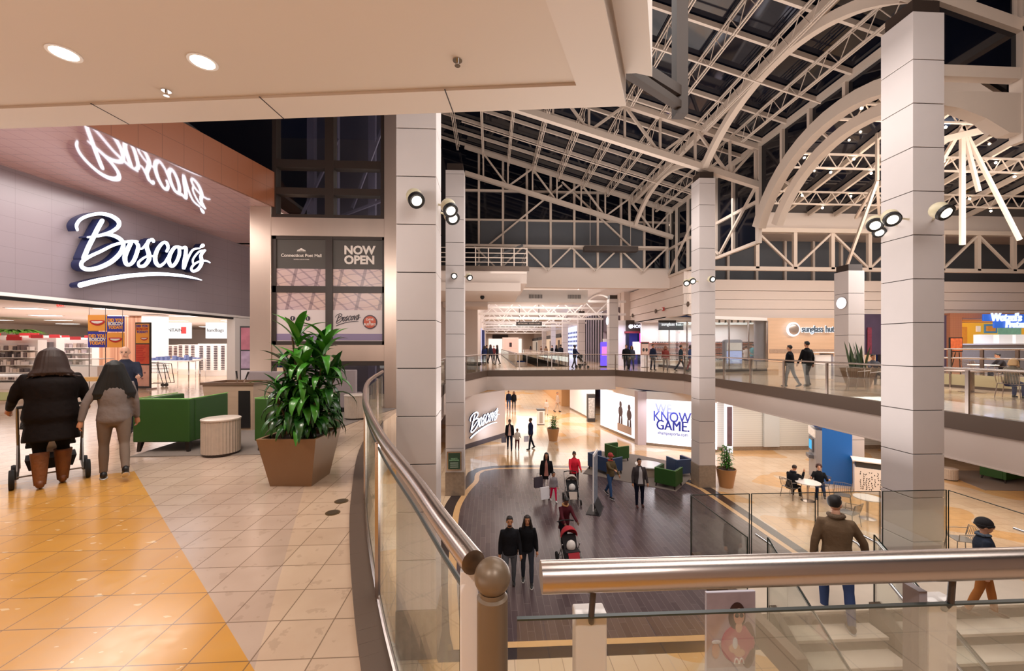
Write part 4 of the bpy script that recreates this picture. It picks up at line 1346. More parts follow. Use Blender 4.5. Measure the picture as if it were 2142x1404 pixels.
MB().box(b[0] - 1.2, b[0] - .2, a[1] + 1.2, a[1] + 1.3, .9, 2.0).build('poster', emat('white_poster_glow', '#ffe6f6', 1.4), t, world=True)
for z in (.3, .7, 1.1):
    MB().box(a[0] + .8, b[0] - 1.3, a[1] + 1.5, a[1] + 1.9, z, z + .3).build('case', emat('blue_case_glow', '#6f79ff', 1.0), t, world=True)
shopseg('pilaster', PX(1293, 33.4), PX(1310, 33.4), 0, 3.75, M_SHOPW, parent=t)
lamp('AREA', (a[0] + 1, a[1] + 1.5, 2.7), 60, (.55, .55, 1), 1.5, 1.5, name='shop_light')
lamp('AREA', (a[0] - .3, a[1] - 1.2, 3.4), 60, (.75, .72, 1), 1.0, .6, name='shop_light')
# poster stand in front of it
t = thing('poster_stand', 'framed poster on a pole stand outside the phone shop', 'sign', (*PX(1349, 31), 0))
MB().cyl((0, 0, 0), .28, .03, 16).build('base', M_DGREY, t)
MB().cyl((0, 0, .03), .03, 1.0, 8).build('pole', M_STAIN, t)
MB().box(-.33, .33, -.03, .03, .95, 1.95).build('frame', mat('poster_red', '#a4564f', .4), t)
MB().box(-.28, .28, -.035, -.03, 1.0, 1.8).build('poster', mat('poster_cream', '#d8b6a6', .4), t)
for k in range(2):
    MB().sph((-.12 + .24 * k, -.04, 1.35), (.09, .01, .14), 10, 6).build('portrait', M_DGREY, t)
MB().box(-.26, .26, -.04, -.034, 1.8, 1.9).build('headline', M_BLACK, t)
# concourse shop fronts at right, receding
def conc(px0, D0, px1, D1, z0, z1, m, name, parent, off=0, th=.15):
    return shopseg(name, PX(px0, D0), PX(px1, D1), z0, z1, m, th, parent, off)
XS = 10.8
def yq(px): return (XS + .0) * 850 / (px - 1026)
t = thing('ribbed_shop', 'pale shop front with tall ribbed glazing and a dark plum fascia in the concourse', 'shop', (XS, 40, 0))
MB().box(XS, XS + .3, 34.5, 38.5, 3.0, 5.0).build('fascia', mat('plum_fascia', '#5c4b57', .5), t, world=True)
MB().box(XS, XS + .3, 34.5, 35.6, 0, 3.0).build('white_panel', M_SHOPW, t, world=True)
MB().box(XS, XS + .3, 36.6, 37.3, 0, 3.0).build('doorway', M_BLACK, t, world=True)
MB().box(XS, XS + .3, 38.5, 45.5, 0, 5.0).build('glazing', mat('pale_violet_glazing', '#b6a9b8', .15), t, world=True)
m = MB()
for k in range(8): m.box(XS - .1, XS, 38.5 + k, 38.62 + k, 0, 4.9)
m.build('ribs', M_DGREY, t, world=True)
MB().box(XS - .02, XS, 35.0, 35.5, .6, 2.6).build('poster', mat('pink_poster', '#e2a2b6', .4), t, world=True)
text('SALE\nNOW', .5, mat('poster_magenta', '#d84383', .4), (XS - .03, 35.2, 2.0), (0, -1, 0), t, .01, bold=.01, sx=.6)
t = thing('bright_shop', 'brilliant white blue shop window farther down the concourse', 'shop', (XS, 52, 0))
MB().box(XS, XS + .3, 47.0, 60, 0, 4.2).build('window', emat('shop_window_glow', '#d6dcff', 1.6), t, world=True)
m = MB()
for i in range(12):
    for j in range(6): m.box(XS - .04, XS, 47.3 + i, 47.9 + i, .5 + .55 * j, .75 + .55 * j)
m.build('goods', mat('blue_goods', '#5a68a8', .5), t, world=True)
for i, (a, b, c) in enumerate(((62, 70, '#c9a98c'), (71, 80, '#dcc4a8'), (81, 92, '#c7a58b'), (93, 104, '#e2d2c0'))):
    tq = thing('far_shop', 'distant shop front in the concourse, %s of the far four' % ('nearest', 'second', 'third', 'farthest')[i], 'shop', (XS, a, 0))
    MB().box(XS, XS + .3, a, b, 0, 3.0).build('front', mat('far_shop_%d' % i, c, .5, emis=.35), tq, world=True)
    MB().box(XS - .1, XS, a, b, 3.0, 3.6).build('fascia', M_DGREY, tq, world=True)
    MB().box(XS - .06, XS, a + 1, a + 2.4, 0, 2.6).build('doorway', M_DBROWN, tq, world=True)
tq = thing('end_shop', 'bright shop front closing the very end of the concourse', 'shop', (3, 104, 0))
MB().box(-.5, 8, 104.1, 104.4, 0, 3.6).build('front', emat('end_shop_glow', '#ffe9dc', 1.3), tq, world=True)
MB().box(.5, 4.5, 104.1, 104.45, 3.6, 4.6).build('fascia', M_DGREY, tq, world=True)
tq = thing('left_shop', 'pale lilac shop front on the left of the concourse', 'shop', (-.95, 45, 0))
MB().box(-.94, -.85, 40, 62, 0, 3.4).build('front', emat('lilac_shop_glow', '#e6d9f6', .9), tq, world=True)
MB().box(-.85, -.6, 40, 42, 0, 3.2).build('banner', mat('navy_banner', '#2c3a78', .5), tq, world=True)
tq = thing('kiosk', 'white concourse kiosk with a pale pink poster between the railings and far shops', 'kiosk', (4.0, 82, 0))
MB().box(-1.6, 1.6, -1, 1, 0, 3.4).build('body', mat('kiosk_cream', '#e7cfc2', .5, emis=.3), tq)
MB().box(-1.2, 1.2, -1.05, -1, 1.2, 3.1).build('poster', mat('kiosk_pink', '#f2b4a6', .5, emis=.6), tq)
MB().box(-.25, .25, -1.08, -1.05, 1.5, 2.4).build('poster_mark', M_DGREY, tq)
# vivid banner stand by the short column
t = thing('banner_stand', 'glowing violet and blue rounded banner stand near the short far column', 'sign', (*PX(1266, 31.5), 0))
MB().box(-.38, .38, -.12, .12, .1, 1.95).build('panel', emat('violet_screen', '#7a5cff', 1.3), t, bevel=.08)
MB().box(-.30, .30, -.14, -.12, .9, 1.6).build('image', emat('pink_screen', '#f08ad8', 1.2), t)
MB().box(-.45, .45, -.2, .2, 0, .1).build('base', M_DGREY, t)
MB().cyl((0, -.0, 1.95), .2, .25, 12).build('crest', M_WHITE, t)

# food court counter at far right
t = thing('pretzel_shop', 'bright yellow pretzel counter with blue lettering at the right edge', 'shop', (32.5, 27.6, 0))
def fb(px0, px1, py0, py1, D, m, name, dy=.1):
    x0, y = PX(px0, D); x1, _ = PX(px1, D)
    return MB().box(x0, x1, y, y + dy, HZ(py1, D), HZ(py0, D)).build(name, m, t, world=True)
fb(1960, 1988, 660, 777, 27.5, mat('plum_pier', '#54485e', .5), 'pier', .4)
def salmon():
    n = NB('salmon_mosaic')
    base = n.mix(n.m_('MULTIPLY', n.OR(n.line(n.m_('DIVIDE', n.x, .12), .06), n.line(n.m_('DIVIDE', n.z, .12), .06)), .4), '#c2805f', '#8c5340')
    n.put(base, n.b.inputs['Base Color']); return n.m
M_SALM = salmon()
fb(1988, 2014, 660, 776, 27.3, M_SALM, 'pier', .5)
fb(1988, 2200, 655, 665, 27.4, M_SALM, 'head', .5)
M_YEL = mat('yellow_wall', '#f0b23c', .5, emis=.55)
fb(2010, 2220, 664, 724, 33, M_YEL, 'back_wall')
fb(2014, 2200, 664, 671, 28.5, mat('orange_head', '#d98a3c', .5, emis=.3), 'bulkhead', 2)
for (a1, b1, c1, d1, mm) in ((2061, 2088, 678, 697, '#4f87b0'), (2090, 2140, 680, 704, '#7fb39a'), (2014, 2024, 684, 722, '#e8923a')):
    fb(a1, b1, c1, d1, 32.6, mat('menu_' + mm[1:], mm, .4, emis=.5, var=.6, vscale=3), 'menu_board')
fb(2066, 2084, 682, 693, 32.5, mat('menu_orange', '#d99146', .4, emis=.5, var=.5, vscale=6), 'menu_picture')
fb(2044, 2052, 682, 694, 32.4, mat('menu_cream', '#f7eadd', .4, emis=.5), 'wall_lamp')
fb(2012, 2210, 721, 776, 28.6, mat('grey_counter', '#a9a5a6', .3, var=.1), 'counter', 1)
fb(2010, 2210, 719, 722, 28.4, M_WHITE, 'counter_top', 1.3)
for px in (2050, 2090, 2125):
    fb(px, px + 30, 700, 719, 29.0, mat('white_case', '#f4efe8', .3, emis=.6), 'display_case', .4)
M_WBL = mat('sign_blue', '#2a5bb8', .4, emis=.8)
x0, y0 = PX(2058, 26.8); x1, _ = PX(2172, 26.8)
MB().box(x0, x0 + 3.2, y0, y0 + .12, HZ(672, 26.8), HZ(657, 26.8)).build('sign_board', M_WBL, t, world=True, bevel=.04)
MB().box(x0 + .75, x1 + .6, y0, y0 + .12, HZ(686, 26.8), HZ(672, 26.8)).build('sign_board', M_WBL, t, world=True, bevel=.04)
M_WG = emat('wetzel_glow', '#dfe6ff', 1.3)
text("Wetzel's", .74, M_WG, (x0 + 1.5, y0 - .06, HZ(664.5, 26.8)), (1, 0, 0), t, .08, bold=.02, sx=.82, shear=.1)
text("Pretzels", .62, M_WG, (x0 + 2.3, y0 - .06, HZ(679, 26.8)), (1, 0, 0), t, .08, bold=.02, sx=.85, shear=.1)
lamp('AREA', (33, 30.5, 3.3), 160, (1, .85, .6), 5, 2, name='shop_light')
lamp('AREA', (33.4, 26, 3.2), 45, (.5, .6, 1), 3, .8, name='sign_spill')
# dark poster wall beside the shorter column
t = thing('poster_wall', 'dark plum poster panel with a shadowy figure, between the shorter and nearest columns', 'poster', (*PX(1826, 27), 0))
fb(1808, 1850, 657, 742, 27.2, mat('plum_poster', '#4c3e52', .4, var=.4, vscale=1.2), 'panel')
fb(1815, 1824, 685, 740, 27.1, mat('crimson_poster', '#7c3546', .4, var=.5), 'picture', .03)
text('open', .3, M_INKD, (0, -20, LOW - 2), (1, 0, 0)) if False else None
# backlit round disc on the shorter column
t = thing('round_lamp', 'round backlit white disc on the shorter column', 'lamp', (15.655, 17.32, HZ(634, 18.1)), -pi / 2)
MB().lathe((0, 0, 0), [(.25, 0), (.25, .04), (.22, .05)], 28).xf((0, 0, 0), rx=pi / 2).build('disc', emat('disc_glow', '#f2f6ff', 2.0), t)
MB().lathe((0, 0, 0), [(.27, 0), (.27, .03), (.25, .03), (.25, 0)], 28).xf((0, .0, 0), rx=pi / 2).build('rim', M_STAIN, t)
t = thing('round_lamp', 'small glowing round lamp on the short far column', 'lamp', (8.81, 30.3, HZ(671, 30.3)))
MB().sph((0, 0, 0), (.06, .22, .3), 14, 10).build('disc', emat('disc_glow', '#f2f6ff', 2.0), t, smooth=2)
# bell and speakers on the fascia
for px, py, D, c, l in ((1303, 660, 30, M_DGREY, 'leftmost grey'), (1349, 651, 27, M_DGREY, 'middle grey'), (1414, 636, 25, M_DGREY, 'rightmost grey')):
    y = 10.7 * 850 / (px - 1026) 
    tag(MB().sph((0, 0, 0), (.06, .16, .16), 12, 8).xf((11.66, min(y, 33), HZ(py, min(y, 33) + .5))).build('wall_speaker', M_BRONZE, smooth=2), l + ' round speaker on the cream fascia above the shops', 'speaker')
y = 10.7 * 850 / (1365 - 1026)
t = thing('alarm_bell', 'small red alarm strobe on the cream fascia', 'alarm', (11.66, y, HZ(646, y + .5)))
MB().box(-.08, .02, -.1, .1, -.14, .1).build('housing', mat('alarm_red', '#b23c34', .4), t)
MB().box(-.1, -.08, -.05, .05, -.08, .04).build('strobe', M_WHITE, t)
# low wall and rails of the food court seating
t = thing('low_divider', 'low cream divider wall with double steel rails in the food court', 'divider', (*PX(2050, 15), 0))
P = [(*PX(1940, 16.6), 0), (*PX(1990, 16.0), 0), (*PX(2090, 14.6), 0), (*PX(2330, 12.6), 0)]
m = MB(); d = MB()
for a, b in zip(P, P[1:]):
    a = Vector(a); b = Vector(b)
    m.slab([a + Vector((0, 0, .1)), b + Vector((0, 0, .1)), b + Vector((0, 0, .52)), a + Vector((0, 0, .52))], (0, .12, 0))
    d.slab([a + Vector((0, -.01, 0)), b + Vector((0, -.01, 0)), b + Vector((0, -.01, .1)), a + Vector((0, -.01, .1))], (0, .14, 0))
m.build('wall', mat('pale_olive_wall', '#cfc7a4', .5), t, world=True); d.build('kick', M_BRONZE, t, world=True)
MB().tube([(p[0], p[1] + .06, 1.15) for p in P], .03, 8).build('rail', M_STAIN, t, world=True)
MB().tube([(p[0], p[1] + .5, 1.5) for p in P], .03, 8).build('rail', M_STAIN, t, world=True)
for k in range(6):
    p = Vector(P[0]).lerp(Vector(P[-1]), k / 5) + Vector((0, .3, 0))
    MB().box(p.x - .03, p.x + .03, p.y - .1, p.y, .0, 1.5).build('rail_post', M_STAIN, t, world=True)
# ================================================================ script sign
B_STROKES = [
 # (points in the sign's own drawing units, width)
 ([(150,345),(140,270),(200,190),(330,135),(480,115),(620,145),(720,215),(725,290),(640,360),(520,405),(400,430),(295,445)], [30,46,44,44,46,52,58,54,48,44,40,24]),
 ([(495,215),(430,330),(360,470),(300,590),(240,735)], [62,66,66,66,66]),
 ([(440,430),(560,405),(680,430),(770,490),(790,570),(740,680),(620,790),(450,870),(300,895),(215,860),(215,790),(320,715),(480,640),(640,560),(780,520),(900,500),(990,505)], [30,44,50,52,56,62,64,60,56,54,52,46,42,40,38,36,30]),
 ([(900,520),(850,620),(815,720),(830,810),(880,830),(940,770),(990,640),(1000,560),(960,510)], [56,64,66,56,44,52,54,50,34]),
 ([(1000,600),(1060,600),(1130,520),(1190,475),(1215,500)], [26,28,34,40,44]),
 ([(1150,490),(1120,570),(1150,680),(1150,760),(1090,840),(1020,850),(1005,800),(1070,740),(1150,705),(1230,715)], [46,54,58,56,48,40,32,30,26,26]),
 ([(1400,640),(1420,590),(1400,530),(1350,520),(1280,600),(1240,710),(1250,800),(1300,845),(1370,800),(1410,730)], [36,38,44,40,52,56,54,44,32,24]),
 ([(1560,580),(1510,590),(1450,680),(1430,780),(1470,850),(1530,800),(1575,690),(1575,600),(1555,575),(1620,595)], [34,44,54,54,44,44,46,40,32,28]),
 ([(1610,600),(1665,590),(1665,680),(1645,790),(1640,885),(1700,730),(1770,620),(1860,600)], [30,44,50,50,36,32,28,22]),
 ([(1905,560),(1885,575)], [52,40]),
 ([(1770,810),(1770,750),(1850,650),(1935,630)], [22,24,26,30]),
 ([(1930,630),(1880,700),(1890,800),(1840,890),(1770,920),(1745,880),(1790,820),(1870,780),(1950,775),(2005,800)], [34,44,48,44,36,30,28,26,24,14]),
 ([(190,1115),(500,1040),(900,980),(1250,960),(1550,975),(1760,1010),(1890,1045)], [72,66,56,50,40,28,8]),
]
def script_sign(t, mp, nrm, depth, mface, mside, standoff, k=1.0):
    """mp maps drawing units to wall points; stroke bodies are raised prisms"""
    nrm = Vector(nrm)
    faces = {'letter': (MB(), MB()), 'apostrophe': (MB(), MB()), 'underline': (MB(), MB())}
    for si, (pts, ws) in enumerate(B_STROKES):
        face, side = faces['apostrophe' if si == 9 else 'underline' if si == len(B_STROKES) - 1 else 'letter']
        P = smooth_path([(x, y, 0) for x, y in pts], 6)
        n = len(P)
        wl = []
        for i in range(n):
            f = i / 6; a = int(min(f, len(ws) - 1)); b = min(a + 1, len(ws) - 1)
            wl.append((ws[a] + (ws[b] - ws[a]) * (f - a)) * k)
        Lf = []; Rt = []
        for i in range(n):
            d = (P[min(n - 1, i + 1)] - P[max(0, i - 1)]).normalized()
            q = Vector((-d.y, d.x, 0)) * wl[i] / 2
            Lf.append(P[i] + q); Rt.append(P[i] - q)
        # round ends
        for e, sgn in ((0, -1), (n - 1, 1)):
            c = P[e]; r = wl[e] / 2
            ring = [(c.x + r * cos(2 * pi * j / 10), c.y + r * sin(2 * pi * j / 10)) for j in range(10)]
            f_ = [mp(*p) + nrm * (standoff + depth) for p in ring]; b_ = [mp(*p) + nrm * standoff for p in ring]
            face.slab(f_, -nrm * .012)
            side.slab([p - nrm * .013 for p in f_], [-v for v in (nrm * (depth - .013))])
        for i in range(n - 1):
            q = [Lf[i], Lf[i + 1], Rt[i + 1], Rt[i]]
            f_ = [mp(p.x, p.y) + nrm * (standoff + depth) for p in q]
            face.slab(f_, -nrm * .012)
            side.slab([p - nrm * .013 for p in f_], -nrm * (depth - .013))
    for nm, (face, side) in faces.items():
        side.build(nm + '_sides', mside, t, world=True)
        face.build(nm + '_faces', mface, t, world=True)
M_SIGNF = emat('sign_face_glow', '#eef3ff', 3.2)
M_SIGNS = mat('navy_sign_side', '#1c2550', .35)
# big sign: trace maps from picture of the wall plane (drawing unit 2142 wide over 320 px)
SOFF = .30
def ray_to_wall(px, py, off):
    # intersection of the view line with the plane of the sign
    o = Vector((WL0[0], WL0[1])) + Vector((wn.x, wn.y)) * off
    dx, dy = W((px - 1071) / 850.0, 1.0)
    n2 = Vector((wn.x, wn.y))
    D = o.dot(n2) / (dx * n2.x + dy * n2.y)
    return Vector((dx * D, dy * D, HZ(py, D)))
ta = ray_to_wall(140, 620, SOFF); tb = ray_to_wall(460, 620, SOFF)
CS = {}
def mp_big(u, v):
    px = 140 + u / 6.694; py = 430 + v / 6.694
    return ray_to_wall(px, py, SOFF) - wn * SOFF
t = thing('script_sign', 'large backlit white script sign with navy sides on the grey store fascia', 'sign', tuple(ray_to_wall(300, 520, 0)))
script_sign(t, mp_big, wn, SOFF - .08, M_SIGNF, M_SIGNS, .08)
# a flat normalised version of the drawing for the smaller signs
pA = mp_big(150, 1100); pB = mp_big(1950, 1100)
WBIG = (pB - pA).length
def norm_uv(u, v):
    p = mp_big(u, v); q = p - pA
    return (q.x * wd.x + q.y * wd.y) / WBIG, (p.z - pA.z) / WBIG
NV = {}
def placed(origin, ux, width, up=Vector((0, 0, 1))):
    ux = Vector(ux).normalized()
    def f(u, v):
        a, b = norm_uv(u, v)
        return Vector(origin) + ux * a * width + up * b * width
    return f
# pale blue light of the sign on the wall
# small print of the script on the lift poster
script_sign(ev, placed((-4.03, YT, 2.14), (1, 0, 0), .62), (0, -1, 0), .004, M_INKD, M_INKD, .002, .8)

# ================================================================ lower level shops
K = LOW
# cream wall with the small script sign
a, b = PZ(955, 946, K), PZ(1056, 914, K)
t = thing('store_wall', 'cream curved store wall with dark skirting on the lower floor, below the bridge', 'wall panel', (*a, K))
shopseg('wall', a, b, K + .28, -1.3, mat('cream_gloss_wall', '#dcc8bb', .25), .3, parent=t)
shopseg('skirting', a, b, K, K + .28, mat('dark_skirting', '#4b4248', .4), .3, parent=t, off=.02)
b2 = PZ(1056, 914, K)
shopseg('return_wall', b2, (b2[0] + .6, b2[1] + 22), K, -1.3, M_WALL, .3, parent=t)
ux = (Vector(b) - Vector(a)).normalized(); un = Vector((ux.y, -ux.x, 0))
def ray_plane(px, py, p0, n2):
    dx, dy = W((px - 1071) / 850.0, 1.0)
    D = Vector(p0).dot(n2) / (dx * n2.x + dy * n2.y)
    return Vector((dx * D, dy * D, HZ(py, D)))
n2 = Vector((un.x, un.y))
sa = ray_plane(984, 916, Vector(a) + n2 * .2, n2); sb = ray_plane(1043, 893, Vector(a) + n2 * .2, n2)
t = thing('script_sign', 'smaller backlit script sign on the cream lower floor wall', 'sign', tuple(sa))
su = (sb - sa); su.z = 0
f = placed(sa - un * .2, (ux.x, ux.y, 0), su.length)
script_sign(t, f, un, .10, M_SIGNF, M_SIGNS, .1, 1.0)
lamp('AREA', tuple((sa + sb) / 2 + un * 1.0 + Vector((0, 0, .2))), 25, (.7, .8, 1), 1.5, .6, rot=(pi / 2, 0, 0), name='sign_spill')
# sports shop windows
c0, c1, c2 = PZ(1256, 893, K), PZ(1344, 930, K), PZ(1500, 946, K)
t = thing('sports_shop', 'brilliant white sports shop front with large blue slogan lettering on the lower floor', 'shop', (*c1, K))
shopseg('window', c0, c1, K + .15, -1.60, emat('shop_white_glow', '#fff4f8', 1.9), .2, parent=t)
shopseg('window', c1, c2, K + .15, -1.60, emat('shop_white_glow', '#fff4f8', 1.9), .2, parent=t)
shopseg('skirting', c0, c1, K, K + .15, M_STONE, .3, parent=t, off=.05)
shopseg('skirting', c1, c2, K, K + .15, M_STONE, .3, parent=t, off=.05)
shopseg('head', c0, c1, -1.60, -1.15, M_SHOPW, .3, parent=t, off=.02)
shopseg('head', c1, c2, -1.60, -1.15, M_SHOPW, .3, parent=t, off=.02)
MB().box(c1[0] - .35, c1[0] + .2, c1[1] - .15, c1[1] + .4, K, -1.15).build('pillar', mat('lilac_pillar', '#c9b9bd', .5), t, world=True)
u12 = (Vector(c2) - Vector(c1)).normalized(); n12 = Vector((u12.y, -u12.x))
def onw(px, py): return ray_plane(px, py, Vector(c1) + n12 * .06, n12)
M_SLOG = mat('slogan_blue', '#3d45a0', .5, emis=.35)
for s_, px, py, sz in (('WE', 1388, 856, .78), ('KNOW', 1405, 874, .84), ('GAME.', 1407, 892, .84)):
    for dx_ in ((-.022, 0, .022) if 'M' in s_ else (0,)):
        text(s_, sz, M_SLOG if s_ != 'WE' else mat('slogan_pale', '#7d84cc', .5, emis=.35), onw(px, py) + Vector((u12.x, u12.y, 0)) * dx_, (u12.x, u12.y, 0), t, .02, bold=0 if 'M' in s_ else .016, sx=.76)
text('champssports.com', .26, M_SLOG, onw(1407, 908), (u12.x, u12.y, 0), t, .02, bold=.006, sx=.85)
u01 = (Vector(c1) - Vector(c0)).normalized(); n01 = Vector((u01.y, -u01.x))
# printed athletes on the left window
for i, (px, py) in enumerate(((1298, 865), (1316, 873))):
    p = ray_plane(px, py, Vector(c0) + n01 * .04, n01)
    m = MB()
    m.sph((0, 0, .62), (.17, .02, .21), 12, 8); m.sph((0, 0, .15), (.30, .02, .36), 12, 8)
    m.sph((-.14, 0, -.6), (.12, .02, .55), 10, 8); m.sph((.16, 0, -.6), (.12, .02, .55), 10, 8)
    m.xf(tuple(p), rz=atan2(u01.y, u01.x))
    m.build('athlete_print', mat('print_grey', '#5d4a55', .5), t, world=True)
p = ray_plane(1306, 897, Vector(c0) + n01 * .04, n01)
MB().box(-.9, .9, -.02, .02, -.25, .25).xf(tuple(p), rz=atan2(u01.y, u01.x)).build('bench_print', mat('print_beige', '#c7b0a6', .5), t, world=True)
lamp('AREA', ((c1[0] + c2[0]) / 2, c1[1] - 1.2, -1.6), 120, (1, .95, 1), 4, 1, name='shop_light')
# farther lower shops
t = thing('lower_shop', 'bright white shop front with a black and white rack, farther along the lower floor', 'shop', (*PZ(1240, 880, K), K))
d0, d1 = PZ(1192, 855, K), PZ(1240, 880, K)
shopseg('front', d0, d1, K + .1, -1.3, mat('glossy_shop_white', '#eee6e2', .3, emis=.35), .2, parent=t)
shopseg('skirting', d0, d1, K, K + .12, M_STONE, .25, parent=t, off=.03)
MB().box(-.3, .3, -.2, .2, 0, 2.2).xf((*PZ(1236, 882, K), K)).build('rack', M_DGREY, t, world=True)
MB().box(-.25, .25, -.22, -.2, .3, 1.9).xf((*PZ(1236, 882, K), K)).build('rack_print', mat('rack_print', '#cfcaca', .5, var=.8, vscale=8), t, world=True)
struct(MB().box(*(lambda p: (p[0] - .5, p[0] + .8, p[1], p[1] + 40))(PZ(1185, 850, K)), K, -1.3).build('wall_right', mat('tan_wall', '#cf9f6c', .4)))
struct(MB().box(-8, 20, 74, 74.5, K, -1.3).build('wall_north', M_WALL))
# white shutter wall under the right gallery
w0, w1 = PZ(1500, 943, K), PZ(1900, 938, K)
t = thing('shutter_wall', 'white slatted shutter wall with brown skirting behind the cash machine', 'wall panel', (*w0, K))
def slat():
    n = NB('white_shutter')
    base = n.mix(n.m_('MULTIPLY', n.line(n.m_('DIVIDE', n.z, .12), .1), .35), '#dcdcd8', '#9c9c9a')
    n.put(base, n.b.inputs['Base Color']); return n.m
shopseg('shutter', w0, w1, K + .22, -1.12, slat(), .2, parent=t)
shopseg('skirting', w0, w1, K, K + .22, M_STONE, .25, parent=t, off=.03)
pv = PZ(1612, 942, K)
MB().box(pv[0] - .45, pv[0] + .45, pv[1] - .12, pv[1], K + .22, -1.12).build('pilaster', mat('pale_pilaster', '#cdd2d4', .5), t, world=True)
# narrow lit poster right of the middle column
pp = PZ(1507, 940, K)
t = thing('lit_poster', 'narrow backlit poster just right of the middle column on the lower floor', 'poster', (pp[0] + .05, pp[1] - .75, K))
MB().box(-.22, .18, -.1, .1, .0, 3.1).build('case', emat('lit_case', '#fff2f2', 1.2), t)
MB().box(-.16, .12, -.12, -.1, .4, 2.6).build('print', mat('print_dark', '#6b5560', .5, var=.5, vscale=3), t)

# ---------------------------------------------------------------- ATM
t = thing('cash_machine', 'tall blue and grey cash machine beside a column on the lower floor', 'cash machine', (*PZ(1745, 1010, K), K), radians(-28))
MB().box(-.5, .55, -.3, 1.0, 0, 2.45).build('cabinet', mat('atm_blue', '#1a63b4', .35), t)
MB().box(-.72, -.5, -.3, 1.0, 0, 2.3).build('fascia', mat('atm_grey', '#8f8d92', .35), t)
MB().box(-.78, -.72, .05, .75, 1.25, 1.85).build('hood', mat('atm_hood', '#5d5f68', .4), t)
MB().box(-.8, -.78, .2, .6, 1.35, 1.75).build('screen', emat('atm_screen', '#58b8e8', 1.2), t)
MB().box(-.9, -.72, .1, .7, .95, 1.1).build('keypad', mat('atm_keys', '#6a6a70', .4), t)
MB().box(-.76, -.72, -.25, .95, 1.95, 2.3).build('notice', mat('atm_notice', '#e8ded8', .4, var=.3, vscale=9), t)
MB().box(-.8, .5, -.35, .9, 2.45, 2.8).build('header', mat('atm_navy', '#20407e', .35), t, bevel=.04)
for k in range(2):
    text('ATM', .26, M_INKW, (t.location.x, t.location.y, 0), (1, 0, 0)) if False else None
mt = text('ATM  24', .2, M_INKW, (-.15, -.37, 2.62), (1, 0, 0), None, .02); mt.parent = t
# framed green sign on the slim column
t = thing('framed_sign', 'framed green notice on the foot of the slim column', 'sign', (-1.43, 16.14, -2.95))
MB().box(-.29, .29, 0, .05, -.36, .40).build('frame', M_STAIN, t, bevel=.01)
MB().box(-.235, .235, -.012, 0, -.30, .34).build('board', mat('notice_green', '#2c4636', .4), t)
text('WHAT\'S\nHAPPENING', .07, mat('notice_mint', '#9fd4a8', .5), (-1.43, 16.12, -2.86), (1, 0, 0), t, .004)
m = MB()
for k in range(3): m.box(-.16, .16, -.018, -.012, -.06 - .08 * k, -.035 - .08 * k)
m.build('text_lines', mat('notice_pale', '#b9c8bb', .5), t)
# poster stand on the plank floor
def poster_rz(): return radians(62)
px_, py_ = PZ(1245, 1068, K)
t = thing('poster_stand', 'narrow freestanding poster board edge on to us in the plank floor', 'sign', (px_, py_, K), radians(66))
MB().box(-.42, .42, -.02, .02, .12, 2.15).build('board', M_SHOPW, t)
MB().box(-.38, .38, .02, .03, .3, 2.05).build('print', mat('stand_print', '#7b8290', .5, var=.6, vscale=7), t)
MB().box(-.38, .38, -.03, -.02, .3, 2.05).build('print', mat('stand_print', '#7b8290', .5, var=.6, vscale=7), t)
MB().box(-.5, .5, -.25, .25, 0, .03).build('foot', M_BLACK, t)
MB().slab([(-.42, -.22, .03), (.42, -.22, .03), (.42, -.02, .4), (-.42, -.02, .4)], (0, .02, 0)).build('brace', M_BLACK, t)
# wifi poster on lower floor
x, y = PX(1529, 5.4)
t = thing('wifi_poster', 'tall poster of a woman in pink with a phone, standing below the front railing', 'poster', (x, y, -3.09))
t.scale = (.78, .78, .78)
MB().box(-.06, .06, 0, .05, -1.6, .05).build('pole', M_STAIN, t)
MB().box(-.35, .35, -.25, .3, -1.68, -1.6).build('foot', M_DGREY, t)
MB().box(-.43, .43, 0, .05, .05, 1.83).build('board', mat('wifi_board', '#c9c2cc', .4), t)
MB().box(-.42, .42, -.004, 0, .55, 1.82).build('photo_ground', mat('photo_ground', '#b9a5ab', .4, var=.35, vscale=3), t)
fig = [('jacket', '#b84a66', (.12, -.01, .95), (.30, .006, .33)), ('jacket_shadow', '#5a2a36', (.29, -.008, .92), (.14, .006, .40)), ('hair', '#4a2f2a', (.10, -.012, 1.42), (.15, .006, .24)), ('face', '#d9a48c', (.13, -.018, 1.42), (.095, .006, .14)), ('neck', '#cf9a80', (.13, -.015, 1.24), (.06, .006, .1)), ('hand', '#d9a48c', (.05, -.02, .88), (.10, .006, .08)), ('hand', '#d9a48c', (.14, -.02, .80), (.10, .006, .07)), ('phone', '#e6e4ea', (.06, -.025, .97), (.045, .004, .10)), ('cup', '#c98e72', (-.27, -.015, .85), (.07, .006, .14)), ('cup_lid', '#e9e2e2', (-.27, -.02, 1.0), (.08, .006, .035))]
for nm, c, p, r in fig:
    MB().sph(p, r, 20, 12).build(nm, mat('wifi_' + c[1:], c, .45), t, smooth=2)
m = MB()
for s_ in (-1, 1):
    m.lathe((0, 0, 0), [(.035, -.003), (.035, .003), (.028, .003), (.028, -.003)], 16)
    m.v[-64:] = [(.13 + s_ * .04 + p[0], -.026 + p[2], 1.44 + p[1]) for p in m.v[-64:]]
m.build('spectacles', M_BLACK, t)
m = MB()
m.sph((0, -.008, .37), (.014, .004, .014), 10, 6)
for r in (.04, .065, .09):
    P = [(r * sin(radians(a_)), -.008, .37 + r * cos(radians(a_))) for a_ in range(-45, 46, 15)]
    m.tube(P, .006, 6)
m.build('wifi_symbol', M_BLACK, t)
tt = text('FREE WI-FI HERE', .05, M_INKD, (0, -.006, .24), (1, 0, 0), None, .004); tt.parent = t
m = MB()
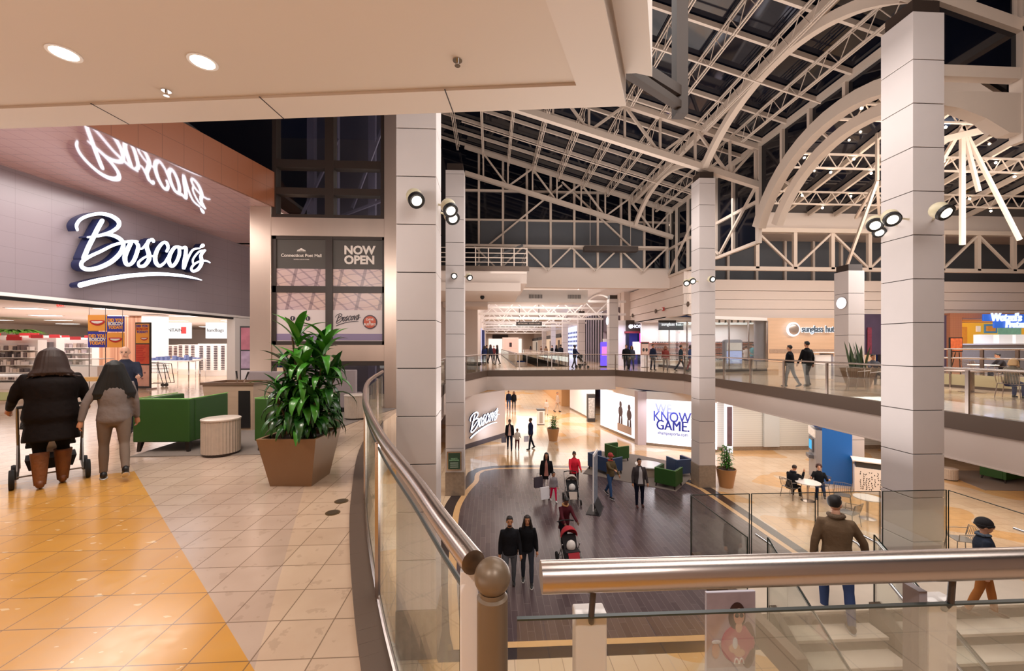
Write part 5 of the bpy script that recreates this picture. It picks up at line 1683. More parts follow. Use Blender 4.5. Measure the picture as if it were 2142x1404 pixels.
for s_ in (-1, 1):
    P = [(.13 + s_ * .045 - .035 * cos(pi * k / 8), -.022, .62 + .09 * sin(pi * k / 8)) for k in range(9)]
    m.tube(P, .010, 6)
m.build('arches_mark', M_SHOPW, t)
# ================================================================ seating and small furniture
M_GREEN = mat('green_upholstery', '#21480d', .6, var=.1, vscale=5)
M_GREEN_E = mat('green_piping', '#79b257', .5)
M_NAVY = mat('navy_upholstery', '#243a5c', .5, var=.1, vscale=5)
M_NAVY_E = mat('navy_piping', '#7f97b8', .5)
M_LEGW = mat('dark_wood_leg', '#221815', .4)
def armchair(label, loc, rz, m=M_GREEN, w=.84, d=.86, h=.80, me=M_GREEN_E, group=None, cat='armchair'):
    """origin on the floor under the centre, sitter looks along +y"""
    t = thing('armchair' if cat == 'armchair' else 'sofa', label, cat, loc, rz, group)
    a = w / 2; b = d / 2; zt = h; zb = .15; th = .11
    MB().box(-a, a, -b, -b + th, zb, zt).build('backrest', m, t, bevel=.018)
    for s_ in (-1, 1):
        x0, x1 = (-a, -a + th) if s_ < 0 else (a - th, a)
        MB().slab([(x0, -b + th, zb), (x0, b, zb), (x0, b, zt - .01), (x0, -b + th, zt - .01)], (th, 0, 0)).build('armrest', m, t, bevel=.018)
    MB().box(-a + th, a - th, -b + th, b - .02, zb, .30).build('seat_base', m, t, bevel=.01)
    MB().box(-a + th + .01, a - th - .01, -b + th + .01, b, .30, .44).build('seat_cushion', m, t, bevel=.035)
    MB().tube([(a, b - .01, zt), (a - .002, -b + .01, zt), (-a + .002, -b + .01, zt), (-a, b - .01, zt)], .007, 6).build('piping', me, t)
    for sx in (-1, 1):
        for sy in (-1, 1):
            x = sx * (a - .07); y = sy * (b - .07)
            MB().ring_loft([[(x + .03 * p, y + .03 * q, zb) for p, q in ((-1, -1), (1, -1), (1, 1), (-1, 1))], [(x + sx * .02 + .018 * p, y + sy * .02 + .018 * q, 0) for p, q in ((-1, -1), (1, -1), (1, 1), (-1, 1))]]).build('leg', M_LEGW, t)
    return t
def pz0(px, py, z, dz=0): x, y = PZ(px, py, z); return (x, y, z + dz)
x, y = W(-5.27, 6.52)
armchair('dark green armchair seen from behind, left of the ribbed drum table by the strolling girl', (x, y, .012), -TH + .02)
x, y = W(-3.42, 6.55)
armchair('dark green armchair half hidden behind the big potted plant', (x, y, .012), -TH - .12, w=.9)
def drum(label, loc, r=.25, h=.53):
    t = thing('drum_table', label, 'side table', loc)
    n = 72
    m = MB()
    rr_ = [[((r - .012 + (.008 if k % 2 else 0)) * cos(2 * pi * k / n), (r - .012 + (.008 if k % 2 else 0)) * sin(2 * pi * k / n), z) for k in range(n)] for z in (.03, h - .03)]
    m.ring_loft(rr_); m.build('ribbed_body', mat('ribbed_oak', '#b3a293', .5, var=.15, vscale=12), t)
    MB().cyl((0, 0, 0), r - .02, .03, 32).build('plinth', M_DBROWN, t)
    MB().lathe((0, 0, h - .03), [(r, 0), (r + .004, .012), (r + .004, .024), (r - .01, .03)], 40).build('top', mat('oak_top', '#cbbcb0', .3), t, smooth=True)
    return t
x, y = W(-4.33, 6.05); drum('pale ribbed drum table between the two green armchairs', (x, y, .012))
x, y = W(-3.45, 9.0); drum('pale ribbed drum table at the back, right of the potted plant', (x, y, .012))
# grey upholstered partition benches
M_GRYU = mat('grey_lilac_upholstery', '#948788', .7, var=.06)
for i, (px, D, w, l) in enumerate(((566, 9.3, 1.0, 'left'), (690, 9.9, 1.3, 'right'))):
    x, y = PX(px, D)
    t = thing('bench_seat', 'high backed grey lilac bench behind the potted plant, %s of the two' % l, 'bench', (x, y, .012), -TH)
    MB().box(-w / 2, w / 2, -.06, .06, .1, 1.02).build('backrest', M_GRYU, t, bevel=.02)
    MB().box(-w / 2, w / 2, .06, .36, .1, .45).build('seat', M_GRYU, t, bevel=.02)
    MB().box(-w / 2 + .03, w / 2 - .03, -.04, .32, 0, .1).build('plinth', M_BLACK, t)
# oak console with sunken top
x, y = W(-5.35, 8.0)
t = thing('console', 'pale oak console box with a sunken top and upright cleaning tools behind the green chairs', 'console', (x, y, .012), -TH)
M_OAK = mat('pale_oak', '#b59b84', .45, var=.12, vscale=3, stretch=(1, 1, 6))
MB().ring_loft([[(-.42, -.3, 0), (.42, -.3, 0), (.42, .3, 0), (-.42, .3, 0)], [(-.50, -.32, .86), (.46, -.32, .86), (.46, .32, .86), (-.50, .32, .86)]]).build('body', M_OAK, t)
m = MB()
for a_ in ((-.53, .49, -.35, -.29), (-.53, .49, .29, .35), (-.53, -.47, -.29, .29), (.43, .49, -.29, .29)):
    m.box(a_[0], a_[1], a_[2], a_[3], .86, .905)
m.build('rim', mat('brown_rim', '#6b5240', .4), t)
MB().box(.18, .40, -.325, -.31, .05, .75).build('recess', M_BLACK, t)
t2 = thing('spray_tool', 'black handled tool standing upright in the oak console', 'tool', (x - .06, y, .87), 0, 'tools standing in the oak console')
MB().tube([(0, 0, 0), (.0, 0, .12), (-.015, 0, .25)], [.012, .012, .018], 8).build('handle', M_BLACK, t2)
MB().tube([(0, 0, -.0), (0, 0, .1)], .014, 8).build('shaft', M_STAIN, t2)
t3 = dup(t2, (x + .05, y, .87), 0, group='tools standing in the oak console'); t3.rotation_euler = (0, .5, 0)

# ---------------------------------------------------------------- plants
M_LEAF = mat('glossy_leaf', '#1f4d1a', .25, var=.35, vscale=5)
M_LEAF2 = mat('bright_leaf', '#3f8426', .3, var=.25, vscale=5)
M_CANE = mat('cane_bark', '#5c4a36', .8)
M_SOIL = mat('potting_soil', '#4a3a30', .95, bump=.5, bscale=60, var=.5, vscale=60)
def leaf(m, base, az, el, L, w, droop, n=7):
    p = Vector(base); e = el; pts = []
    for k in range(n + 1):
        pts.append((p.copy(), e))
        d = Vector((cos(az) * cos(e), sin(az) * cos(e), sin(e)))
        p = p + d * (L / n); e -= droop / n
    side_ = Vector((-sin(az), cos(az), 0))
    prof = [.35, .75, .95, 1.0, .92, .75, .45, .04] if n == 7 else [max(.04, sin(pi * (k + .6) / (n + .7))) for k in range(n + 1)]
    o = len(m.v)
    for k, (q, e_) in enumerate(pts):
        up = Vector((-cos(az) * sin(e_), -sin(az) * sin(e_), cos(e_)))
        ww = w * prof[k] / 2
        m.v += [tuple(q + side_ * ww + up * ww * .35), tuple(q), tuple(q - side_ * ww + up * ww * .35)]
    for k in range(n):
        a_ = o + 3 * k
        m.f += [(a_, a_ + 1, a_ + 4, a_ + 3), (a_ + 1, a_ + 2, a_ + 5, a_ + 4)]; m.mi += [m.cur, m.cur]
R = random.Random(11)
x, y = W(-2.53, 4.88)
t = thing('potted_dracaena', 'tall glossy dracaena in a square tapered bronze planter beside the curved railing', 'potted plant', (x, y, 0), -TH)
def sq(a_, z, dx=0, dy=0): return [(-a_ + dx, -a_ + dy, z), (a_ + dx, -a_ + dy, z), (a_ + dx, a_ + dy, z), (-a_ + dx, a_ + dy, z)]
M_PLANT = mat('bronze_planter', '#8a6a4c', .42, metal=.15, var=.05)
pm = MB().ring_loft([sq(.235, 0), sq(.335, .56), sq(.30, .56), sq(.29, .47)], cap=False)
pm.f.append((3, 2, 1, 0)); pm.mi.append(0)
pm.build('planter', M_PLANT, t)
MB().ring_loft([sq(.29, .44), sq(.295, .49)]).build('soil', M_SOIL, t)
canes = [((.03, .02), 1.72, (-.12, .02)), ((.1, -.05), 1.60, (.30, -.02)), ((-.08, .06), 1.35, (-.24, .05)), ((.0, -.1), 1.36, (.06, -.14)), ((.06, .1), 1.5, (.12, .14)), ((-.04, -.05), 1.05, (-.22, -.16)), ((.1, .02), 1.2, (.36, .05)), ((.08, -.08), .95, (.26, -.2)), ((-.1, 0), .95, (-.3, .0)), ((.0, -.05), .9, (.0, -.22))]
cm = MB()
for i, (b, zt, tp_) in enumerate(canes):
    lm = MB()
    P = [(b[0] + (tp_[0] - b[0]) * k / 5, b[1] + (tp_[1] - b[1]) * k / 5, .48 + (zt - .48) * k / 5) for k in range(6)]
    cm.tube(P, .013, 6)
    az = R.random() * 6.28; z = .62
    while z < zt:
        k = (z - .48) / (zt - .48)
        top = (zt - z) < .16
        bx_, by_ = b[0] + (tp_[0] - b[0]) * k, b[1] + (tp_[1] - b[1]) * k
        leaf(lm, (bx_ * .86 + .04, by_ * .86, z), az, (.5 + R.random() * .3) if not top else (1.0 + R.random() * .35), .34 + R.random() * .16, .075 + R.random() * .03, 2.2 + R.random() * .5 if not top else .7 + R.random() * .9)
        az += 2.4; z += .026 if not top else .018
    lm.build('leaf_crown', M_LEAF2 if i in (0, 1, 3) else M_LEAF, t, smooth=2)
cm.build('canes', M_CANE, t)
def round_pot(label, loc, h, r0, r1, plant, seed):
    t = thing('potted_plant', label, 'potted plant', loc)
    MB().lathe((0, 0, 0), [(r0, 0), (r1, h), (r1 - .03, h), (r1 - .04, h - .08)], 28).build('pot', mat('tan_pot', '#a5764a', .4), t, smooth=True)
    MB().cyl((0, 0, h - .1), r1 - .04, .04, 20).build('soil', M_SOIL, t)
    rr2 = random.Random(seed); lm = MB(); st = MB()
    for c in range(9):
        a_ = c * 2.4; rad = .05 + .13 * rr2.random()
        top_ = h + plant * (.5 + .5 * rr2.random())
        cx_, cy_ = rad * cos(a_), rad * sin(a_)
        st.tube([(cx_ * .5, cy_ * .5, h - .08), (cx_, cy_, top_)], .01, 5)
        z = h; az = rr2.random() * 6
        while z < top_:
            leaf(lm, (cx_, cy_, z), az, .9, .30, .06, 1.9, 5); az += 2.4; z += .05
    lm.build('foliage', M_LEAF2, t, smooth=2); st.build('stems', M_CANE, t)
    return t
round_pot('bright leafy plant in a tapered tan pot standing in the lower concourse', (*PZ(1157, 922, LOW), LOW), .80, .26, .40, .85, 4)
round_pot('leafy plant in a tapered tan pot beside the middle column foot', (*PZ(1519, 1018, LOW), LOW), .78, .27, .40, .95, 5)
# snake plant upstairs
x, y = PX(1795, 16.2)
t = thing('snake_plant', 'upright snake plant in a square tapered brown planter on the shop gallery', 'potted plant', (x, y, 0))
MB().ring_loft([sq(.26, 0), sq(.42, .74), sq(.38, .74), sq(.36, .68)]).build('planter', mat('umber_planter', '#7a5f4a', .45), t)
lm = MB(); rr2 = random.Random(8)
for k in range(22):
    leaf(lm, (rr2.uniform(-.2, .2), rr2.uniform(-.2, .2), .68), rr2.random() * 6.28, 1.35 + rr2.random() * .2, .5 + rr2.random() * .7, .12, .05)
lm.build('blades', mat('snake_leaf', '#3d5236', .45, var=.4, vscale=20), t, smooth=2)

# ---------------------------------------------------------------- lower floor lounge
z = LOW + .024
def mid(a_, b_, z): p = PZ(*a_, z); q = PZ(*b_, z); return ((p[0] + q[0]) / 2, (p[1] + q[1]) / 2)
p = Vector(PZ(1369, 1017, z)); q = Vector(PZ(1412, 1027, z)); u = (q - p).normalized(); n_ = Vector((-u.y, u.x))
c = (p + q) / 2 + n_ * .45
armchair('green lounge chair with its back to us, right of the grey shirted man', (c.x, c.y, z), atan2(u.y, u.x), w=.9)
c = Vector(PZ(1421, 993, z))
armchair('navy lounge chair tucked behind the green one beside the middle column', (c.x, c.y, z), atan2(u.y, u.x) + 1.0, m=M_NAVY, me=M_NAVY_E, w=.86, d=.8)
p = Vector(PZ(1231, 990, z))
armchair('navy blue loveseat on the lower floor behind the man in the olive jacket', (p.x + .85, p.y + .25, z), -1.05, m=M_NAVY, me=M_NAVY_E, w=1.45, d=.86, cat='sofa')
armchair('green lounge chair behind the navy loveseat on the lower floor', (*PZ(1290, 962, z), z), -1.15 + pi / 2 * 0, w=.95)
x, y = PZ(1357, 992, z)
t = thing('round_table', 'large round white drum table between the lower floor lounge chairs', 'table', (x, y, z))
MB().cyl((0, 0, 0), .48, .42, 36).build('base', mat('oak_drum', '#a89684', .5), t)
MB().cyl((0, 0, .42), .62, .05, 36).build('top', mat('white_gloss', '#f6f2ee', .12), t)
x, y = PZ(2075, 1004, LOW)
armchair('dark green low sofa partly hidden under the right gallery edge', (x + .6, y, LOW + .014), .2, w=1.6, cat='sofa')
x, y = PZ(1985, 1003, LOW)
drum('pale ribbed drum table under the right gallery edge beside the hidden green sofa', (x, y, LOW + .014), .3, .5)
# patterned kiosk and white counter
x, y = PZ(1822, 1030, LOW)
t = thing('patterned_counter', 'white counter with black cut out leaf pattern on the lower floor, left of nearest column', 'counter', (x, y, LOW), radians(-38))
MB().box(-.55, .55, -.3, .3, 0, 1.02).build('body', M_WHITE, t, bevel=.01)
m = MB(); rr2 = random.Random(2)
for i in range(9):
    for j in range(9):
        if rr2.random() < .25: continue
        cx_ = -.36 + .09 * i + rr2.uniform(-.02, .02); cz_ = .18 + .085 * j
        a_ = rr2.uniform(-.6, .6); l_ = rr2.uniform(.03, .05)
        m.slab([(cx_ - .018, -.304, cz_), (cx_ + l_ * sin(a_), -.304, cz_ - l_), (cx_ + .018, -.304, cz_), (cx_ - l_ * sin(a_), -.304, cz_ + l_)], (0, .006, 0))
m.build('pattern', M_BLACK, t)
MB().box(-.62, .62, -.4, .4, 1.28, 1.32).build('shelf_top', M_WHITE, t)
MB().box(-.5, .5, -.25, .25, 1.02, 1.28).build('recess', M_DGREY, t)
# drinking/totem stand in lower concourse
x, y = PZ(1131, 888, LOW)
t = thing('litter_bin', 'white and grey litter bin standing in the lower concourse', 'bin', (x, y, LOW))
MB().box(-.28, .28, -.25, .25, .04, 1.1).build('body', M_WHITE, t, bevel=.02)
MB().box(-.12, .12, -.27, -.25, .15, 1.0).build('door', mat('bin_door', '#a59a90', .5), t)
MB().box(-.32, .32, -.28, .28, 1.1, 1.2).build('lid', M_DGREY, t, bevel=.02)
MB().box(-.26, .26, -.23, .23, 0, .04).build('plinth', M_BLACK, t)
# upstairs counter and bin by the shorter column
x, y = PX(1714, 20.2)
t = thing('litter_station', 'white waste station with black openwork side beside the shorter column', 'bin', (x, y, 0))
MB().box(-.5, .3, -.35, .35, 0, 1.2).build('cabinet', M_WHITE, t, bevel=.01)
MB().box(.3, .42, -.35, .35, 0, 1.25).build('grey_panel', mat('bin_grey', '#8d8a94', .5), t)
MB().box(.42, 1.1, -.3, .3, 0, 1.1).build('openwork', mat('openwork', '#d6cfca', .5, var=.7, vscale=10), t)
MB().box(-.6, 1.2, -.45, .45, 1.28, 1.33).build('tray_top', M_WHITE, t)
# lower cafe table and chairs
M_WIRE = mat('grey_metal_mesh', '#7f7a76', .4, metal=.6)
def wire_chair(label, loc, rz, m=M_WIRE, group=None):
    t = thing('metal_chair', label, 'chair', loc, rz, group)
    s_ = MB()
    s_.box(-.23, .23, -.22, .24, .44, .455)
    s_.build('seat', m, t)
    b = MB()
    for k in range(9):
        a0 = -.24 + .06 * k
        b.tube([(a0, -.22, .46), (a0, -.27, .62), (a0 * .9, -.30, .80)], .006, 5)
    b.tube([(-.24, -.22, .50), (-.26, -.3, .80), (0, -.33, .82), (.26, -.3, .80), (.24, -.22, .50)], .011, 6)
    b.build('backrest', m, t)
    for sx in (-1, 1):
        MB().tube([(sx * .27, -.28, .70), (sx * .29, .0, .67), (sx * .27, .2, .65), (sx * .24, .2, .45)], .012, 6).build('armrest', m, t)
        for yy in (-.2, .22):
            MB().tube([(sx * .22, yy, .45), (sx * .27, yy * 1.2, 0)], .012, 6).build('leg', m, t)
    return t
def pedestal_table(label, loc, r=.38, h=.74):
    t = thing('cafe_table', label, 'table', loc)
    MB().lathe((0, 0, h - .03), [(r, 0), (r + .005, .015), (r, .03)], 36).build('top', mat('table_white', '#e7e2de', .25), t)
    MB().cyl((0, 0, .03), .035, h - .06, 12).build('pedestal', M_STAIN, t)
    MB().lathe((0, 0, 0), [(.24, 0), (.24, .01), (.05, .035)], 24).build('foot', M_STAIN, t)
    return t
LT = PZ(1690, 1048, LOW)
pedestal_table('round white cafe table between the two people sitting on the lower floor', (*LT, LOW), .42)
CH1 = PZ(1655, 1042, LOW); CH2 = PZ(1722, 1042, LOW)
wire_chair('grey metal chair under the man in the black jacket at the cafe table', (*CH1, LOW), -1.35)
wire_chair('grey metal chair under the curly haired woman at the cafe table', (CH2[0], CH2[1] + .2, LOW), 1.9)
wire_chair('empty grey metal chair near the cash machine, beside the curly haired woman', (*PZ(1762, 1060, LOW), LOW), 2.4)
wire_chair('empty grey metal chair by the second cafe table in front of the nearest column', (*PZ(1775, 1100, LOW), LOW), .4)
pedestal_table('second round cafe table on the lower floor, left of the nearest column', (*PZ(1815, 1085, LOW), LOW), .40)
wire_chair('empty metal chair seen through the stair glass, right of the nearest column', (*PZ(2012, 1160, LOW), LOW), 1.2)
# upstairs food court seating
TB = PX(2033, 14.3)
t = thing('food_table', 'pale rectangular food court table on a steel pedestal', 'table', (TB[0], TB[1], 0))
MB().box(-.8, .65, -.35, .35, .72, .76).build('top', mat('table_cream', '#d8c6ba', .3), t, bevel=.008)
MB().box(-.05, .05, -.04, .04, .03, .72).build('pedestal', M_STAIN, t)
MB().lathe((0, 0, 0), [(.34, 0), (.34, .012), (.05, .04)], 24).build('foot', M_STAIN, t)
UC = PX(2115, 12.6)
wire_chair('silver metal chair under the blonde woman in the food court', (UC[0], UC[1], 0), -1.25, M_STAIN)
wire_chair('empty silver metal chair at the right edge of the food court', (UC[0] + 1.0, UC[1] - .35, 0), -1.0, M_STAIN)
UD = PX(2100, 18.8)
wire_chair('silver metal chair under the man in the dark top in the food court', (UD[0], UD[1], 0), .3, M_STAIN)
t = thing('food_table', 'small tray table in front of the seated man in the food court', 'table', (UD[0] - .9, UD[1] + .1, 0))
MB().box(-.35, .35, -.35, .35, .72, .76).build('top', M_WHITE, t); MB().cyl((0, 0, .02), .03, .7, 10).build('pedestal', M_STAIN, t); MB().cyl((0, 0, 0), .25, .02, 20).build('foot', M_STAIN, t)
for i, (px, D) in enumerate(((1818, 14.9), (1792, 14.7), (2050, 22), (2030, 23.5))):
    x, y = PX(px, D)
    wire_chair(('empty silver chair in front of the snake plant', 'empty silver chair just left of the snake plant front', 'empty silver chair before the pretzel counter, nearer', 'empty silver chair before the pretzel counter, farther')[i], (x, y, 0), 1.5 + i, M_STAIN)
# easel with food picture
x, y = PX(1999, 21.5)
t = thing('menu_easel', 'framed orange food picture on a black easel before the salmon pier', 'sign', (x, y, 0))
MB().box(-.36, .36, -.03, .03, HZ(736, 21.5), HZ(706, 21.5)).build('frame', M_BLACK, t)
MB().box(-.32, .32, -.04, -.03, HZ(734, 21.5), HZ(708, 21.5)).build('picture', mat('food_picture', '#a8502a', .5, var=.8, vscale=6), t)
for sx in (-1, 1): MB().tube([(sx * .2, 0, 1.3), (sx * .28, 0, 0)], .02, 6).build('leg', M_BLACK, t)
MB().tube([(0, 0, 1.3), (0, .3, 0)], .02, 6).build('leg', M_BLACK, t)
# dark low bench behind the left bridge railing
x, y = PX(985, 27.8)
t = thing('dark_bench', 'dark low bench behind the angled railing at the left end of the bridge', 'bench', (x, y + .9, 0))
MB().box(-.7, .7, -.3, .3, .3, .48).build('seat', M_BLACK, t); MB().box(-.6, .6, -.25, .25, 0, .3).build('base', M_DGREY, t)
# floor outlets
for i, (px, py) in enumerate(((714, 1049), (696, 1073))):
    x, y = PZ(px, py, 0)
    t = thing('floor_socket', 'round brass floor socket cover, %s of the two before the planter' % ('farther' if i == 0 else 'nearer'), 'floor socket', (x, y, .0))
    MB().lathe((0, 0, .0), [(.068, 0), (.068, .004), (.058, .005)], 28).build('ring', mat('aged_brass', '#7b6645', .35, metal=.7), t)
    MB().cyl((0, 0, .004), .052, .003, 24).build('cover', mat('aged_bronze', '#5b4c3a', .45, metal=.5), t)

# ---------------------------------------------------------------- ball spotlights on the columns
M_SPOT = mat('cream_spot_shell', '#cfc3a4', .35)
M_SPG = emat('spot_lens_glow', '#fff3e0', 5)
def ball_spot(label, p, aim, r=.13, arm=None):
    """p ball centre, aim direction of the beam"""
    t = thing('ball_spotlight', label, 'spotlight', tuple(p))
    q = Vector(aim).normalized().to_track_quat('Z', 'Y').to_euler()
    MB().sph((0, 0, -.25 * r), r, 20, 14).xf((0, 0, 0), rx=q.x, ry=q.y, rz=q.z).build('shell', M_SPOT, t, smooth=2)
    t0_ = t; t = [c_ for c_ in t.children][0]
    MB().lathe((0, 0, r * .35), [(r * .93, 0), (r * 1.0, .01), (r * .98, r * .50), (r * .86, r * .56), (r * .6, r * .44), (r * .6, r * .3)], 22).xf((0, 0, 0), rx=q.x, ry=q.y, rz=q.z).build('bezel', M_BLACK, t, smooth=True)
    MB().cyl((0, 0, r * .35 + r * .42), r * .60, .012, 20).xf((0, 0, 0), rx=q.x, ry=q.y, rz=q.z).build('lens', M_SPG, t)
    if arm is not None:
        MB().tube([(0, 0, 0), tuple(Vector(arm) - Vector(p))], .022, 8).build('arm', M_SPOT, t0_)
    return t0_
def cs(px, py, D): x, y = PX(px, D); return (x, y, HZ(py, D))
ball_spot('ball spotlight on the face of the left white panelled column', cs(868, 414, 7.55), (.35, -.55, -.6), .155, (-1.4, 7.9, HZ(414, 7.6)))
ball_spot('upper ball spotlight between the left column and the slim column', cs(939, 434, 8.0), (.35, -.5, -.7), .15, (-1.05, 8.2, HZ(430, 8.2)))
ball_spot('lower ball spotlight just beneath its twin beside the left column', cs(944, 452, 8.6), (.35, -.55, -.6), .15, (-1.05, 8.5, HZ(450, 8.6)))
ball_spot('small ball spotlight on the face of the slim column', cs(950, 577, 16.1), (0.1, -.9, -.3), .13, (-1.4, 16.45, HZ(577, 16.2)))
ball_spot('small ball spotlight on an arm right of the slim column', cs(981, 579, 16.3), (.4, -.7, -.6), .13, (-1.1, 16.6, HZ(577, 16.3)))
ball_spot('left ball spotlight of the pair beside the middle column', cs(1436, 591, 17.0), (-.3, -.7, -.5), .13, (8.9, 16.9, HZ(586, 17)))
ball_spot('right ball spotlight of the pair beside the middle column', cs(1448, 587, 16.9), (-.1, -.8, -.5), .13, (8.9, 16.95, HZ(586, 17)))
ball_spot('ball spotlight on the face of the middle column', cs(1488, 584, 16.7), (0.1, -.9, -.25), .13, (9.2, 16.85, HZ(584, 17)))
ball_spot('lowest left ball spotlight beside the nearest column', cs(1829, 467, 8.7), (-.45, -.6, -.6), .15, (8.86, 8.4, HZ(466, 8.7)))
ball_spot('hidden ball spotlight peeping out left of the nearest column', cs(1837, 482, 9.2), (-.3, -.6, -.7), .13, (8.9, 8.6, HZ(474, 9)))
ball_spot('ball spotlight on the left face of the nearest column', cs(1863, 455, 8.25), (-.35, -.7, -.6), .15, (8.85, 8.15, HZ(449, 8.3)))
ball_spot('ball spotlight on the right face of the nearest column', cs(1968, 441, 7.95), (.05, -.75, -.6), .155, (9.3, 8.07, HZ(441, 8)))

# ---------------------------------------------------------------- inside the department store
def slatcol():
    n = NB('wood_slat')
    c = n.cell(n.m_('DIVIDE', n.x, .07), 0.)
    base = n.mix(c, '#8f5f48', '#d1a184')
    n.put(base, n.b.inputs['Base Color']); return n.m
def sbox(name, label, cat, px0, px1, z0, z1, D, m, dy=.3, group=None):
    x0, y = PX(px0, D); x1, _ = PX(px1, D)
    return tag(MB().box(x0, x1, y, y + dy, z0, z1).build(name, m), label, cat, group)
sbox('slatted_column', 'brown vertically slatted column inside the department store', 'column', 206, 292, 0, 3.18, 21, slatcol(), 1.2)
sbox('white_pillar', 'plain bright white pillar right of the slatted column in the store', 'column', 296, 328, 0, 3.18, 20, M_STOREW, .7)
M_ORG = mat('poster_orange', '#e5973a', .5, emis=.15); M_PBL = mat('poster_royal', '#2f2f94', .5, emis=.15); M_RED = mat('lip_red', '#c52c2c', .4)
def lips(t, x, y, z, w):
    m = MB().sph((0, 0, 0), (w / 2, .006, w * .19), 20, 10)
    m.v = [(p[0], p[1], p[2] + .42 * w * ((p[0] / w) ** 2) * 2 * .5) for p in m.v]
    m.xf((x, y - .012, z)); lp = m.build('lips', M_RED, t, smooth=2)
    m = MB().sph((0, 0, 0), (w * .38, .006, w * .08), 20, 8)
    m.v = [(p[0], p[1], p[2] + .42 * w * ((p[0] / w) ** 2) * 2 * .5) for p in m.v]
    m.xf((x, y - .018, z + .01)); m.build('teeth', M_WHITE, lp, smooth=2)
def poster(label, px0, px1, py0, py1, D, kind, group=None):
    x0, y = PX(px0, D); x1, _ = PX(px1, D); z1 = HZ(py0, D); z0 = HZ(py1, D)
    t = thing('hanging_poster', label, 'poster', ((x0 + x1) / 2, y, z0), 0, group)
    w = x1 - x0; h = z1 - z0
    MB().box(-w / 2, w / 2, 0, .02, 0, h).build('board', M_ORG if kind == 'lips' else M_PBL, t)
    if kind == 'lips': lips(t, 0, 0, h * .5, w * .8)
    else:
        for s_, k, mm in (('DID YOU', .72, M_ORG), ('BOSCOV', .50, M_WHITE), ('TODAY?', .27, M_ORG)):
            o = text(s_, h * .27, mm, (0, -.006, h * k), (1, 0, 0), None, .006, bold=.008, sx=.82 * w / h); o.parent = t
    return t
poster('orange poster with red smiling lips hanging in the store entrance, upper left', 184, 222, 659, 692, 13.5, 'lips')
poster('blue slogan poster below the smiling lips poster', 184, 222, 694, 727, 13.5, 'txt')
poster('blue slogan poster right of the smiling lips poster', 224, 258, 661, 694, 13.5, 'txt')
poster('orange lips poster below the right hand blue poster', 224, 258, 696, 727, 13.5, 'lips')
for px in (186, 220, 256):
    x, y = PX(px, 13.52)
    tag(MB().tube([(x, y + .01, 0), (x, y + .01, 3.19)], .012, 6).build('hanger_rod', M_STAIN), 'thin steel rod holding the store posters, %s' % {186: 'leftmost', 220: 'middle', 256: 'rightmost'}[px], 'rod')
x, y = PX(300, 15.2)
t = thing('poster_display', 'tall grey framed stand of orange and pink posters at the store entrance', 'sign', (x, y, 0), radians(-8))
MB().box(-.30, .30, -.03, .03, .05, 2.5).build('frame', M_DGREY, t)
MB().box(-.27, .27, -.04, -.03, 1.72, 2.45).build('poster', M_ORG, t)
MB().box(-.27, .27, -.04, -.03, .95, 1.68).build('poster', mat('coupon_red', '#d8573a', .5, var=.3, vscale=6), t)
MB().box(-.27, .27, -.04, -.03, .12, .90).build('poster', mat('face_pink', '#dba795', .5, var=.3, vscale=4), t)
for s_, z in (('DID YOU', 2.36), ('BOSCOV', 2.25), ('TODAY?', 2.14)):
    o = text(s_, .12, M_PBL if s_ != 'BOSCOV' else M_RED, (0, -.05, z), (1, 0, 0), None, .004, bold=.004); o.parent = t
lips(t, .08, -.035, 1.88, .3)
m = MB()
for k in range(9): m.box(-.24, .02 + .05 * (k % 3), -.045, -.04, 1.05 + .065 * k, 1.075 + .065 * k)
m.build('text_lines', M_RED, t)
m = MB(); m.sph((-.1, -.045, .62), (.05, .004, .03), 10, 6); m.sph((.1, -.045, .62), (.05, .004, .03), 10, 6); m.sph((0, -.045, .4), (.05, .004, .03), 10, 6)
m.build('printed_face', mat('print_mauve', '#8e5a5e', .5), t)
MB().box(-.34, .34, -.2, .2, 0, .05).build('foot', M_STAIN, t)
x, y = PX(522, 13.0)
t = thing('poster_display', 'slim framed stand with dark red posters just left of the steel pier', 'sign', (x, y, 0))
MB().box(-.28, .3, -.03, .03, .05, 2.25).build('frame', M_DGREY, t)
MB().box(-.3, .32, -.15, .15, 0, .05).build('foot', M_STAIN, t)
MB().box(-.24, .28, -.04, -.03, 1.5, 2.2).build('poster', mat('poster_rose', '#b06a78', .5, var=.5, vscale=4), t)
MB().box(-.24, .28, -.04, -.03, .9, 1.45).build('poster', mat('poster_lilac', '#a892a8', .5, var=.5, vscale=6), t)
MB().box(-.24, .28, -.04, -.03, .1, .85).build('poster', mat('poster_pale', '#d8d2d4', .5, var=.1, vscale=3), t)
o = text('100', .14, M_DGREY, (0, -.05, .55), (1, 0, 0), None, .004); o.parent = t
# white header boards
for i, (a_, b_, s_) in enumerate(((330, 392, 'FOUNTAIN'), (430, 480, 'handbags'))):
    x0, y = PX(a_, 27); x1, _ = PX(b_, 27)
    t = thing('header_board', ('wide bright header board reading fountain, at the back of the store', 'smaller bright header board reading handbags, at the back of the store')[i], 'sign', ((x0 + x1) / 2, y, 0))
    w = x1 - x0
    MB().box(-w / 2, w / 2, 0, .3, HZ(708, 27), 3.19).build('board', emat('header_glow', '#fffaf6', 1.25), t)
    o = text(s_, .30, M_DGREY, (-.15, -.03, HZ(691, 27)), (1, 0, 0), None, .02); o.parent = t
    if i == 0: MB().box(w / 2 - .45, w / 2 - .15, -.04, 0, HZ(698, 27), HZ(684, 27)).build('red_mark', M_RED, t)
